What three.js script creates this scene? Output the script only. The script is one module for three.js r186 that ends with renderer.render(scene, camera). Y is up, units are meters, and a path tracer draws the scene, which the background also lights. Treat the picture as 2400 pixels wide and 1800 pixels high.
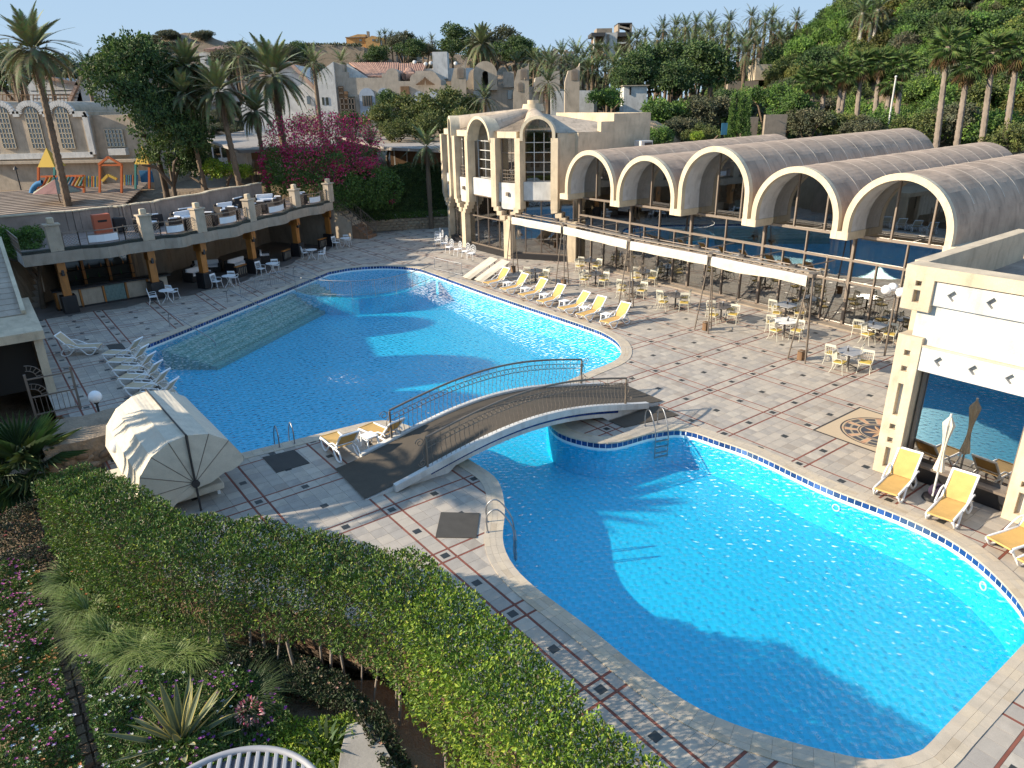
import * as THREE from 'three';
import { mergeGeometries } from 'three/addons/utils/BufferGeometryUtils.js';
import { ImprovedNoise } from 'three/addons/math/ImprovedNoise.js';
import { RoundedBoxGeometry } from 'three/addons/geometries/RoundedBoxGeometry.js';

// ---------------------------------------------------------------- camera, sky, sun, exposure
const scene = new THREE.Scene();
const EYE = 10.5, RAD = Math.PI / 180;
const PITCH = 21.556 * RAD, ROLL = -1.039 * RAD, FPX = 1663;      // lens in pixels of the 2400 x 1800 photograph
const camera = new THREE.PerspectiveCamera(2 * Math.atan(900 / FPX) / RAD, 4 / 3, 0.3, 1500);
camera.position.set(0, EYE, 0);
camera.rotation.set(-PITCH, 0, ROLL);
camera.updateMatrixWorld(true);
scene.add(camera);
const renderer = new THREE.WebGLRenderer({ antialias: true });
renderer.toneMapping = THREE.LinearToneMapping;
renderer.toneMappingExposure = 2.1;
renderer.shadowMap.enabled = true;

const SUN_EL = 24 * RAD, SUN_AZ = -9 * RAD;                      // the way the light travels over the ground: (cos, sin) in x, z
const sunTravel = new THREE.Vector3(Math.cos(SUN_AZ) * Math.cos(SUN_EL), -Math.sin(SUN_EL), Math.sin(SUN_AZ) * Math.cos(SUN_EL));
const sun = new THREE.DirectionalLight(new THREE.Color(1.0, 0.86, 0.66), 4.2);
sun.position.copy(sunTravel).multiplyScalar(-120);
sun.target.position.set(0, 0, -35);
sun.position.add(sun.target.position);
sun.castShadow = true;
Object.assign(sun.shadow.camera, { left: -90, right: 90, top: 90, bottom: -90, near: 1, far: 400 });
sun.shadow.mapSize.set(4096, 4096);
scene.add(sun, sun.target);
{
  const w = 512, h = 256, data = new Float32Array(w * h * 4);
  const lo = [0.265, 0.35, 0.425], hi = [0.115, 0.215, 0.375], s = sunTravel.clone().negate();
  for (let j = 0; j < h; j++) for (let i = 0; i < w; i++) {
    const el = ((j + 0.5) / h - 0.5) * Math.PI, az = ((i + 0.5) / w - 0.5) * 2 * Math.PI;
    const d = new THREE.Vector3(Math.cos(el) * Math.cos(az), Math.sin(el), Math.cos(el) * Math.sin(az));
    const t = Math.pow(Math.max(0, Math.sin(el)), 0.55), glow = 0.22 * Math.pow(Math.max(0, d.dot(s)), 6);
    const k = (j * w + i) * 4;
    for (let c = 0; c < 3; c++) data[k + c] = (lo[c] * (1 - t) + hi[c] * t) * (1 + glow * [1.25, 1.1, 0.9][c]);
    data[k + 3] = 1;
  }
  const sky = new THREE.DataTexture(data, w, h, THREE.RGBAFormat, THREE.FloatType);
  sky.mapping = THREE.EquirectangularReflectionMapping;
  sky.magFilter = sky.minFilter = THREE.LinearFilter;
  sky.needsUpdate = true;
  scene.background = sky;
  scene.environment = sky;
}

// ---------------------------------------------------------------- helpers
let seed = 7;
const rnd = () => { seed |= 0; seed = seed + 0x6D2B79F5 | 0; let t = Math.imul(seed ^ seed >>> 15, 1 | seed); t = t + Math.imul(t ^ t >>> 7, 61 | t) ^ t; return ((t ^ t >>> 14) >>> 0) / 4294967296; };
const rr = (a, b) => a + (b - a) * rnd();
const V = (x, y, z) => new THREE.Vector3(x, y, z);
const lerp = (a, b, t) => a + (b - a) * t;
const clamp = (x, a = 0, b = 1) => Math.min(b, Math.max(a, x));
const smooth = (x) => { x = clamp(x); return x * x * (3 - 2 * x); };
const perlin = new ImprovedNoise();
const fbm = (x, y, z = 0, o = 4) => { let s = 0, a = 0.5; for (let i = 0; i < o; i++) { s += a * perlin.noise(x, y, z); x *= 2.03; y *= 2.03; a *= 0.5; } return s; };
// the point seen at a pixel of the photograph, at a horizontal distance of D metres
const ray = (px, py) => V((px - 1200) / FPX, -(py - 900) / FPX, -1).applyQuaternion(camera.quaternion);
const at = (px, py, D) => { const d = ray(px, py); return d.multiplyScalar(D / Math.hypot(d.x, d.z)).add(camera.position); };
const onLevel = (px, py, y) => { const d = ray(px, py); return d.multiplyScalar((y - EYE) / d.y).add(camera.position); };
const pixelOf = (p) => { const q = p.clone().applyMatrix4(camera.matrixWorldInverse); return [1200 + FPX * q.x / -q.z, 900 - FPX * q.y / -q.z, -q.z]; };
const inView = (p, m = 40) => { const q = pixelOf(p); return q[2] > 0 && q[0] > -m && q[0] < 2400 + m && q[1] > -m && q[1] < 1800 + m; };
camera.matrixWorldInverse.copy(camera.matrixWorld).invert();

const taken = {};
const numbered = (n) => { const k = taken[n] = (taken[n] ?? -1) + 1; return k ? `${n}_${String(k).padStart(3, '0')}` : n; };
function tag(o, label, category, group) { o.userData.label = label; o.userData.category = category; if (group) o.userData.group = group; return o; }
function thing(name, label, category, pos = [0, 0, 0], turn = 0, group) {
  const o = new THREE.Group(); o.name = numbered(name); o.position.set(...pos); o.rotation.y = turn; scene.add(o);
  return tag(o, label, category, group);
}
function copyOf(src, label, pos, turn, group) {
  const o = src.clone(); o.name = numbered(src.name.replace(/_\d{3}$/, '')); scene.add(o);
  o.position.set(...pos); o.rotation.y = turn; o.userData = { ...src.userData, label }; if (group) o.userData.group = group;
  return o;
}
const structure = (o) => { o.userData.kind = 'structure'; return o; };
const stuff = (o) => { o.userData.kind = 'stuff'; return o; };

// collects geometry and merges it into one named mesh; uv in metres, projected on the nearest axis of each face
class MB {
  constructor() { this.list = []; }
  add(g, m) { g = g.index ? g.toNonIndexed() : g; if (m) g.applyMatrix4(m); for (const k of Object.keys(g.attributes)) if (k !== 'position' && k !== 'normal' && k !== 'color') g.deleteAttribute(k); this.list.push(g); return this; }
  box(cx, cy, cz, sx, sy, sz, turn = 0, tilt = 0, roll = 0) { return this.add(new THREE.BoxGeometry(sx, sy, sz), new THREE.Matrix4().makeRotationFromEuler(new THREE.Euler(tilt, turn, roll, 'YXZ')).setPosition(cx, cy, cz)); }
  rbox(cx, cy, cz, sx, sy, sz, turn = 0, tilt = 0, r = 0.02, roll = 0) { return this.add(new RoundedBoxGeometry(sx, sy, sz, 2, Math.min(r, sx / 2.1, sy / 2.1, sz / 2.1)), new THREE.Matrix4().makeRotationFromEuler(new THREE.Euler(tilt, turn, roll, 'YXZ')).setPosition(cx, cy, cz)); }
  bar(a, b, w, h = w) { // a box from a to b
    const d = b.clone().sub(a), l = d.length(), m = new THREE.Matrix4().lookAt(V(0, 0, 0), d, Math.abs(d.y) > 0.99 * l ? V(1, 0, 0) : V(0, 1, 0)).setPosition(a.clone().add(b).multiplyScalar(0.5));
    return this.add(new THREE.BoxGeometry(w, h, l), m);
  }
  tube(pts, r, rad = 6, closed = false, seg) { return this.add(new THREE.TubeGeometry(new THREE.CatmullRomCurve3(pts.map(p => p.isVector3 ? p : V(...p)), closed, 'catmullrom', 0.5), seg || Math.max(2, pts.length * 3), r, rad, closed)); }
  rod(a, b, r, rad = 6, r2 = r) { const d = b.clone().sub(a); return this.add(new THREE.CylinderGeometry(r2, r, d.length(), rad, 1), new THREE.Matrix4().makeRotationFromQuaternion(new THREE.Quaternion().setFromUnitVectors(V(0, 1, 0), d.clone().normalize())).setPosition(a.clone().add(b).multiplyScalar(0.5))); }
  tri(...p) { const g = new THREE.BufferGeometry(); g.setAttribute('position', new THREE.Float32BufferAttribute(p.flatMap(q => q.isVector3 ? [q.x, q.y, q.z] : q), 3)); g.computeVertexNormals(); this.list.push(g); return this; }
  quad(a, b, c, d) { return this.tri(a, b, c, a, c, d); }
  shape(shape, depth, m, bevel = 0) { return this.add(new THREE.ExtrudeGeometry(shape, { depth, bevelEnabled: bevel > 0, bevelSize: bevel, bevelThickness: bevel, bevelSegments: 1, curveSegments: 16 }), m); }
  geo(keepUv) {
    const g = mergeGeometries(this.list, false), p = g.attributes.position, n = g.attributes.normal, uv = new Float32Array(p.count * 2);
    for (let i = 0; i < p.count; i++) {
      const k = i - i % 3; let ax = 0, ay = 0, az = 0;
      for (let j = k; j < k + 3 && j < p.count; j++) { ax += n.getX(j); ay += n.getY(j); az += n.getZ(j); }
      ax = Math.abs(ax); ay = Math.abs(ay); az = Math.abs(az);
      const x = p.getX(i), y = p.getY(i), z = p.getZ(i);
      uv[2 * i] = ay >= ax && ay >= az ? x : ax > az ? z : x; uv[2 * i + 1] = ay >= ax && ay >= az ? z : y;
    }
    g.setAttribute('uv', new THREE.BufferAttribute(uv, 2));
    return g;
  }
  build(name, material, parent) { return meshOf(name, this.geo(), material, parent); }
}
function meshOf(name, geo, material, parent) {
  const o = new THREE.Mesh(geo, material); o.castShadow = o.receiveShadow = true;
  if (parent) { o.name = name; parent.add(o); } else { o.name = numbered(name); scene.add(o); }
  return o;
}
const mb = () => new MB();
// alike pieces: the `most` that show largest are meshes of their own (shared geometry), the rest one joined part
function pieces(parent, name, list, most = 300) {
  for (const q of list) { const p = q.at; const s = pixelOf(p); q.show = inView(p) ? q.size / s[2] : -1 / p.distanceTo(camera.position) - 1; }
  list.sort((a, b) => b.show - a.show);
  list.slice(0, most).forEach(q => { const o = meshOf(name, q.geo, q.mat, parent); if (q.m) { o.applyMatrix4(q.m); } });
  const byMat = new Map();
  for (const q of list.slice(most)) { const g = q.geo.clone(); if (q.m) g.applyMatrix4(q.m); const a = g.index ? g.toNonIndexed() : g; if (!byMat.has(q.mat)) byMat.set(q.mat, []); byMat.get(q.mat).push(a); }
  for (const [m, gs] of byMat) stuff(meshOf(name + 's_beyond', mergeGeometries(gs, false), m, parent));
}

// ---------------------------------------------------------------- materials
const dataTex = (n, f, srgb = true, h = n) => {
  const d = new Uint8Array(n * h * 4);
  for (let j = 0; j < h; j++) for (let i = 0; i < n; i++) { const c = f(i / n, j / h, i, j), k = (j * n + i) * 4; for (let q = 0; q < 3; q++) d[k + q] = clamp(c[q], 0, 255); d[k + 3] = c[3] ?? 255; }
  const t = new THREE.DataTexture(d, n, h); t.wrapS = t.wrapT = THREE.RepeatWrapping; t.magFilter = THREE.LinearFilter; t.minFilter = THREE.LinearMipmapLinearFilter; if (srgb) t.colorSpace = THREE.SRGBColorSpace; t.needsUpdate = true; return t;
};
const tilefbm = (u, v, f, o = 4, z = 0) => { // noise that repeats over the unit square
  const a = fbm(u * f, v * f, z, o), b = fbm((u - 1) * f, v * f, z, o), c = fbm(u * f, (v - 1) * f, z, o), d = fbm((u - 1) * f, (v - 1) * f, z, o);
  const s = smooth(u), t = smooth(v); return lerp(lerp(a, b, s), lerp(c, d, s), t) * 1.3;
};
// a mottled wall or stone colour: grain, patches and a few stains, as a factor near one (texture spans `span` metres)
function mottled(span, { grain = 12, patch = 18, streak = 0, n = 512, z = 0 } = {}) {
  const t = dataTex(n, (u, v) => { const p = tilefbm(u, v, 5, 4, z) * patch * 2, g = (rnd() - 0.5) * grain * 2, s = streak ? Math.min(0, tilefbm(u, v * 0.25, 22, 3, z + 9)) * streak * 3 : 0; const w = 232 + p + g + s; return [w, w * 0.995, w * 0.985]; });
  t.repeat.set(1 / span, 1 / span); return t;
}
const bumpy = (span, f, n = 256) => { const t = dataTex(n, (u, v) => { const w = 128 + tilefbm(u, v, f, 4, 3) * 160 + (rnd() - 0.5) * 40; return [w, w, w]; }, false); t.repeat.set(1 / span, 1 / span); return t; };
const T = { plaster: mottled(5, { streak: 15, patch: 22, z: 1 }), fine: mottled(1.5, { grain: 20, patch: 12, z: 2 }), stain: mottled(6, { grain: 10, patch: 30, streak: 26, z: 3 }), bump: bumpy(1.2, 12), bumpL: bumpy(5, 9) };
const C = (r, g, b) => new THREE.Color().setRGB(r, g, b);
const mat = (c, o = {}) => new THREE.MeshStandardMaterial({ color: c.isColor ? c : C(...c), roughness: 0.85, ...o });
const wall = (c, o = {}) => mat(c, { map: T.plaster, bumpMap: T.bump, bumpScale: 0.004, roughness: 0.9, ...o });
const M = {
  cream: wall([0.69, 0.58, 0.43]), creamRim: wall([0.74, 0.64, 0.48]), white: wall([0.70, 0.70, 0.69]), whiteCool: wall([0.70, 0.71, 0.73]),
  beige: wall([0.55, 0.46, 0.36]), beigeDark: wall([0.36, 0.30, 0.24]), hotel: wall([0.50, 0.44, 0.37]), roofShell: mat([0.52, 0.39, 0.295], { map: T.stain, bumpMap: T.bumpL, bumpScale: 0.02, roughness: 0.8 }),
  seam: wall([0.80, 0.70, 0.58]), bronze: mat([0.235, 0.19, 0.155], { roughness: 0.45, metalness: 0.35 }), steel: mat([0.34, 0.35, 0.37], { roughness: 0.45, metalness: 1 }), iron: mat([0.20, 0.165, 0.135], { roughness: 0.5, metalness: 0.4 }),
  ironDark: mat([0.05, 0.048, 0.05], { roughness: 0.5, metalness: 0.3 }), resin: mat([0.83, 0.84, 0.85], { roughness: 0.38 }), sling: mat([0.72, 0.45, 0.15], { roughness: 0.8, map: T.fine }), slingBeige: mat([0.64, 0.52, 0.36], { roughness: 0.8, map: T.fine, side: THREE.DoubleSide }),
  canvas: mat([0.74, 0.68, 0.57], { side: THREE.DoubleSide, map: T.fine, roughness: 0.95 }), awning: wall([0.80, 0.74, 0.62]), carpet: mat([0.105, 0.088, 0.07], { roughness: 1, map: T.fine, bumpMap: T.bump, bumpScale: 0.006 }), mat: mat([0.075, 0.072, 0.068], { roughness: 1, map: T.fine }),
  chair: mat([0.55, 0.54, 0.46], { roughness: 0.45 }), chairWhite: mat([0.80, 0.82, 0.84], { roughness: 0.45 }), cushion: mat([0.62, 0.44, 0.10], { roughness: 0.9, map: T.fine }), cushionBlue: mat([0.06, 0.08, 0.16], { roughness: 0.9 }), tableDark: mat([0.09, 0.085, 0.085], { roughness: 0.12 }), tableWhite: mat([0.82, 0.82, 0.80], { roughness: 0.25 }),
  wicker: mat([0.028, 0.023, 0.022], { roughness: 0.8, bumpMap: T.bump, bumpScale: 0.01 }), pillow: mat([0.80, 0.80, 0.82], { roughness: 0.95 }), orangeWood: mat([0.50, 0.20, 0.045], { roughness: 0.5, map: T.stain }), blackStone: mat([0.02, 0.02, 0.024], { roughness: 0.4, map: T.fine }),
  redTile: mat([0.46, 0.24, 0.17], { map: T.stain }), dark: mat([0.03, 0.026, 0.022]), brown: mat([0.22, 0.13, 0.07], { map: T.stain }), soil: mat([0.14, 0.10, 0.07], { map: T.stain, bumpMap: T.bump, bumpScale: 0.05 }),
  rock: mat([0.34, 0.27, 0.20], { map: T.stain, bumpMap: T.bump, bumpScale: 0.04 }), brick: mat([0.30, 0.17, 0.10], { map: T.stain, bumpMap: T.bump, bumpScale: 0.02 }), blueTrim: wall([0.42, 0.50, 0.62]), globe: mat([0.85, 0.86, 0.88], { roughness: 0.25 }),
  glassDark: new THREE.MeshPhysicalMaterial({ color: C(0.06, 0.065, 0.06), roughness: 0.06, metalness: 0, ior: 2.2, specularIntensity: 1 }),
  facade: new THREE.MeshPhysicalMaterial({ color: C(0.42, 0.42, 0.40), roughness: 0.0, transmission: 1, thickness: 0, ior: 3.2, side: THREE.DoubleSide }),
  blueGlass: new THREE.MeshPhysicalMaterial({ color: C(0.10, 0.13, 0.15), roughness: 0.0, transmission: 1, thickness: 0, ior: 4.0, side: THREE.DoubleSide }),
};
M.glassDark.envMapIntensity = 1;

// ---------------------------------------------------------------- outlines (x, z in metres)
const spline = (pts, per = 0.35, closed = false) => { const c = new THREE.CatmullRomCurve3(pts.map(p => V(p[0], 0, p[1])), closed, 'centripetal'); return c.getSpacedPoints(Math.ceil(c.getLength() / per)).map(p => [p.x, p.z]); };
const poolRing = [
  ...spline([[-17.62, -32.55], [-15.0, -40.35], [-12.45, -48.2]], 0.45).slice(0, -1),
  ...spline([[-12.45, -48.2], [-11.1, -49.35], [-8.9, -49.8], [-6.5, -48.85], [-5.2, -47.2]], 0.35).slice(0, -1),
  ...spline([[-5.2, -47.2], [-0.7, -40.6], [3.5, -34.85]], 0.45).slice(0, -1),
  ...spline([[3.5, -34.85], [4.55, -33.2], [5.06, -31.4], [4.72, -29.4], [3.18, -27.7], [1.85, -26.2], [1.28, -24.4], [1.44, -22.3], [2.12, -21.5], [3.19, -21.12], [4.79, -21.85], [5.84, -22.02], [6.83, -21.15], [7.62, -20.3], [9.12, -17.95], [10.47, -16.35], [11.1, -15.2], [11.3, -14.0], [11.15, -12.5], [10.6, -11.62]], 0.33).slice(0, -1),
  ...spline([[10.6, -11.62], [9.0, -10.45], [7.55, -9.4]], 0.4).slice(0, -1),
  ...spline([[7.55, -9.4], [6.9, -8.95], [6.14, -8.8], [5.25, -9.02], [3.36, -9.95], [1.47, -12.3], [0.05, -14.2], [-0.33, -15.4], [-0.3, -17.2], [-0.55, -18.8], [-1.32, -19.91], [-2.5, -21.4], [-3.6, -22.65], [-4.6, -23.2], [-5.3, -23.02]], 0.33).slice(0, -1),
  ...spline([[-5.3, -23.02], [-7.2, -21.85], [-9.05, -20.7]], 0.45).slice(0, -1),
  ...spline([[-9.05, -20.7], [-13.4, -26.3], [-17.62, -32.0]], 0.45).slice(0, -1),
];
const deckRing = [[3.6, -3.6], [2.15, -6.2], [0.35, -8.8], [-1.25, -11.0], [-3.0, -12.25], [-5.1, -13.15], [-7.0, -13.45], [-9.1, -14.9], [-11.2, -16.7], [-12.6, -19.6], [-14.6, -22.4], [-17.2, -24.6], [-19.5, -27.8], [-22.5, -31.5], [-30.5, -38.0], [-30, -46], [-24, -56], [-19.5, -63], [-12, -67.5], [-4, -67], [2, -63], [6, -52], [14, -41], [22, -30], [27, -22], [24, -12], [16, -4], [9, -2.4]];
const insideRing = (x, z, ring) => { let c = false; for (let i = 0, j = ring.length - 1; i < ring.length; j = i++) { const [a, b] = ring[i], [d, e] = ring[j]; if ((b > z) !== (e > z) && x < (d - a) * (z - b) / (e - b) + a) c = !c; } return c; };
const ringDist = (x, z, ring) => { let best = 1e9, bi = 0; for (let i = 0; i < ring.length; i++) { const [a, b] = ring[i], [d, e] = ring[(i + 1) % ring.length], l = (d - a) ** 2 + (e - b) ** 2, t = clamp(((x - a) * (d - a) + (z - b) * (e - b)) / l), q = Math.hypot(x - a - t * (d - a), z - b - t * (e - b)); if (q < best) { best = q; bi = i; } } return [best, bi]; };
const ringShape = (ring) => new THREE.Shape(ring.map(([x, z]) => new THREE.Vector2(x, -z)));
const flat = (m4y) => new THREE.Matrix4().makeRotationX(-Math.PI / 2).setPosition(0, m4y, 0);
// the glass front: U runs along it to the right, N into the building
const FO = V(10.63, 0, -41.77), FU = V(Math.cos(55.2 * RAD), 0, Math.sin(55.2 * RAD)), FN = V(Math.sin(55.2 * RAD), 0, -Math.cos(55.2 * RAD));
const fp = (u, v, y = 0) => FO.clone().addScaledVector(FU, u).addScaledVector(FN, v).setY(y);
const FTURN = -55.2 * RAD;                                     // turns local +x onto U (local +z then points to -N, the pool)

// ---------------------------------------------------------------- ground
const GARDEN = -1.0;
function groundHeight(x, z) {
  const d = Math.hypot(x, z), az = Math.atan2(x, -z) / RAD;
  const n = fbm(x * 0.03 + 5, z * 0.03) * 2;
  // the higher terrace behind the bar and the ivy wall
  const back = Math.max(smooth((-z - 70 - x * 0.15) / 3), smooth((-x - 26 - (z + 40) * 0.0 + Math.min(0, z + 60) * 0.6) / 3) * smooth((-z - 36) / 4));
  let y = lerp(-2.7, 3.3, back);
  if (back < 0.5 && (!insideRing(x, z, deckRing) && z > -32 && x < 4)) y = GARDEN - 0.1;
  if (z > -2 && x >= 4) y = -1;
  const right = smooth((az - 8) / 24) * smooth((d - 82) / 75), far = smooth((d - 165) / 70) * smooth((az + 34) / 14) * smooth((14 - az) / 12);
  const left = smooth((-az - 14) / 16) * smooth((d - 110) / 60) * 11;
  y += right * (31 + n * 3) * back + far * (21 + n * 3) + left + smooth((d - 60) / 60) * n * 0.7;
  return y;
}
{
  const xs = [], zs = []; for (let x = -420; x <= 420; x += Math.abs(x) < 60 ? 1.5 : 6) xs.push(x); for (let z = 30; z >= -460; z -= z > -90 ? 1.5 : 6) zs.push(z);
  const pos = [], uv = [], idx = [];
  for (const z of zs) for (const x of xs) { pos.push(x, groundHeight(x, z), z); uv.push(x, z); }
  for (let j = 0; j < zs.length - 1; j++) for (let i = 0; i < xs.length - 1; i++) { const a = j * xs.length + i; idx.push(a, a + 1, a + xs.length, a + 1, a + xs.length + 1, a + xs.length); }
  const g = new THREE.BufferGeometry(); g.setAttribute('position', new THREE.Float32BufferAttribute(pos, 3)); g.setAttribute('uv', new THREE.Float32BufferAttribute(uv, 2)); g.setIndex(idx); g.computeVertexNormals();
  structure(meshOf('ground', g, mat([0.26, 0.19, 0.125], { map: T.stain, bumpMap: T.bumpL, bumpScale: 0.15 })));
}

// ---------------------------------------------------------------- pool basin, waterline, coping, water
const WATER = -0.27, FLOOR = -1.35;
const poolTile = (() => { const t = dataTex(256, (u, v, i, j) => { const e = i % 16 < 1 || j % 16 < 1, k = ((i >> 4) * 7 + (j >> 4) * 13) % 11; const w = 225 + k * 2.4 + (rnd() - 0.5) * 8; return e ? [244, 248, 255] : [w * 0.95, w * 0.985, w]; }); t.repeat.set(1 / 1.6, 1 / 1.6); return t; })();
M.poolTile = mat([0.016, 0.56, 0.80], { map: poolTile, roughness: 0.35 });
M.stepTile = mat([0.26, 0.42, 0.36], { map: poolTile, roughness: 0.4 });
M.whiteLedge = mat([0.78, 0.82, 0.84], { roughness: 0.4 });
const basin = new THREE.Group(); basin.name = 'pool_basin'; structure(basin); scene.add(basin);
{
  const w = mb(), led = mb();
  for (let i = 0; i < poolRing.length; i++) {
    const [a, b] = poolRing[i], [c, d] = poolRing[(i + 1) % poolRing.length];
    w.quad([a, -0.31, b], [c, -0.31, d], [c, FLOOR - 0.01, d], [a, FLOOR - 0.01, b]);
    led.quad([a, -0.02, b], [c, -0.02, d], [c, -0.31, d], [a, -0.31, b]);
  }
  w.build('basin_wall', M.poolTile, basin); led.build('white_ledge', M.whiteLedge, basin);
  mb().add(new THREE.ShapeGeometry(ringShape(poolRing)), flat(FLOOR)).build('basin_floor', M.poolTile, basin);
  // submerged steps along the bar side
  const a = V(-17.3, 0, -32.6), b = V(-13.1, 0, -46.6), e = b.clone().sub(a).normalize(), n = V(-e.z, 0, e.x), L = a.distanceTo(b);
  for (let k = 0; k < 6; k++) { const top = -0.38 - k * 0.155, c = a.clone().add(b).multiplyScalar(0.5).addScaledVector(n, 0.2 + 0.22 + k * 0.44); mb().box(c.x, (top + FLOOR) / 2, c.z, 0.44, top - FLOOR, L - 0.6 - k * 0.2, Math.atan2(e.x, e.z)).build('pool_step', M.stepTile, basin); }
  // waterline tiles on the walls that face the viewer, and coping stones all round
  const blue = [mat([0.012, 0.05, 0.19], { roughness: 0.16 }), mat([0.018, 0.065, 0.24], { roughness: 0.16 }), mat([0.01, 0.035, 0.13], { roughness: 0.16 }), mat([0.03, 0.09, 0.30], { roughness: 0.16 })];
  const stone = [0, 1, 2, 3].map(k => mat([[0.60, 0.52, 0.42], [0.57, 0.50, 0.41], [0.63, 0.54, 0.42], [0.55, 0.46, 0.35]][k], { map: T.fine, bumpMap: T.bump, bumpScale: 0.003, roughness: 0.8 }));
  const tg = new RoundedBoxGeometry(0.185, 0.175, 0.012, 1, 0.005), tl = [], cl = [];
  // walk the ring at an even step
  const cum = [0]; for (let i = 0; i < poolRing.length; i++) { const [x, z] = poolRing[i], [c, d] = poolRing[(i + 1) % poolRing.length]; cum.push(cum[i] + Math.hypot(c - x, d - z)); }
  const total = cum[cum.length - 1];
  const walk = (s) => { s = (s + total) % total; let i = cum.findIndex(q => q > s) - 1; if (i < 0) i = 0; const [x, z] = poolRing[i], [c, d] = poolRing[(i + 1) % poolRing.length], t = (s - cum[i]) / (cum[i + 1] - cum[i]); return [lerp(x, c, t), lerp(z, d, t)]; };
  const outward = (s) => { const p = walk(s - 0.15), q = walk(s + 0.15), l = Math.hypot(q[0] - p[0], q[1] - p[1]); let nx = (q[1] - p[1]) / l, nz = -(q[0] - p[0]) / l; const c = walk(s); if (insideRing(c[0] + nx * 0.1, c[1] + nz * 0.1, poolRing)) { nx = -nx; nz = -nz; } return [nx, nz]; };
  for (let s = 0; s < total; s += 0.205) {
    const [x, z] = walk(s), [nx, nz] = outward(s); const facing = -(nx * -x + nz * -z) / Math.hypot(x, z);
    if (facing < 0.03) continue;
    const m = new THREE.Matrix4().makeRotationY(Math.atan2(nx, nz)).setPosition(x - nx * 0.004, -0.115, z - nz * 0.004);
    tl.push({ geo: tg, m, mat: blue[Math.floor(rnd() * 3.3)], at: V(x, -0.1, z), size: 0.2 * facing });
  }
  pieces(basin, 'waterline_tile', tl);
  for (const [x, z] of [[9.35, -17.6], [11.2, -14.0]]) {   // white inlet rings in the walls
    const [, i] = ringDist(x, z, poolRing), s = cum[i], [px, pz] = walk(s), [nx, nz] = outward(s); mb().add(new THREE.TorusGeometry(0.1, 0.022, 8, 20), new THREE.Matrix4().makeRotationY(Math.atan2(nx, nz)).setPosition(px - nx * 0.015, -0.52, pz - nz * 0.015)).build('inlet_ring', M.whiteLedge, basin);
  }
  const nS = Math.round(total / 0.33), sl = total / nS;
  for (let k = 0; k < nS; k++) for (const [o0, o1] of [[-0.035, 0.15], [0.154, 0.3], [0.304, 0.45]]) {
    const s0 = k * sl + 0.002, s1 = (k + 1) * sl - 0.002, P = [];
    for (const [s, o] of [[s0, o0], [s1, o0], [s1, o1], [s0, o1]]) { const [x, z] = walk(s), [nx, nz] = outward(s); P.push([x + nx * o, z + nz * o]); }
    const area = (P[2][0] - P[0][0]) * (P[3][1] - P[1][1]) - (P[3][0] - P[1][0]) * (P[2][1] - P[0][1]); if (area < 0) P.reverse();
    const y1 = 0.016 + rnd() * 0.002, y0 = o0 < 0 ? -0.03 : -0.012, m = mb(), c = walk(s0);
    m.quad(...[0, 3, 2, 1].map(i => [P[i][0], y1, P[i][1]]));
    for (let i = 0; i < 4; i++) { const a2 = P[i], b2 = P[(i + 1) % 4]; m.quad([a2[0], y1, a2[1]], [b2[0], y1, b2[1]], [b2[0], y0, b2[1]], [a2[0], y0, a2[1]]); }
    cl.push({ geo: m.geo(), mat: stone[Math.floor(rnd() * 3.25)], at: V(c[0], 0, c[1]), size: 0.2 });
  }
  pieces(basin, 'coping_stone', cl);
}
// ripples: a tangent-space normal map from a sum of waves and ridged noise, so the surface breaks sun and sky into a moving net
const rippleTex = (() => {
  const n = 512, hgt = new Float32Array(n * n);
  const waves = []; for (let k = 0; k < 26; k++) { const a = rr(0, 6.283), f = Math.round(rr(5, 22)); waves.push([Math.round(Math.cos(a) * f), Math.round(Math.sin(a) * f), rr(0, 6.28), 1 / (4 + f)]); }
  for (let j = 0; j < n; j++) for (let i = 0; i < n; i++) {
    const u = i / n, v = j / n; let s = 0;
    const wu = u + 0.02 * tilefbm(u, v, 4, 2, 7), wv = v + 0.02 * tilefbm(u, v, 4, 2, 17);
    for (const [fx, fy, ph, a] of waves) s += a * Math.sin(6.28318 * (fx * wu + fy * wv) + ph);
    hgt[j * n + i] = s * 0.8 + (0.5 - Math.abs(tilefbm(u, v, 16, 2, 31))) * 0.35;
  }
  const t = dataTex(n, (u, v, i, j) => {
    const q = (a, b) => hgt[((b + n) % n) * n + (a + n) % n], dx = (q(i + 1, j) - q(i - 1, j)) * 6.5, dy = (q(i, j + 1) - q(i, j - 1)) * 6.5, l = Math.hypot(dx, dy, 1);
    return [128 - 127 * dx / l, 128 - 127 * dy / l, 128 + 127 / l];
  }, false);
  t.repeat.set(1 / 3.2, 1 / 3.2); return t;
})();
M.water = new THREE.MeshPhysicalMaterial({ color: C(0.78, 0.96, 1.0), roughness: 0, transmission: 1, thickness: 0, ior: 1.33, normalMap: rippleTex, normalScale: new THREE.Vector2(0.56, 0.56), side: THREE.DoubleSide });
structure(mb().add(new THREE.ShapeGeometry(ringShape(poolRing)), flat(WATER)).build('pool_water', M.water));

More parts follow.
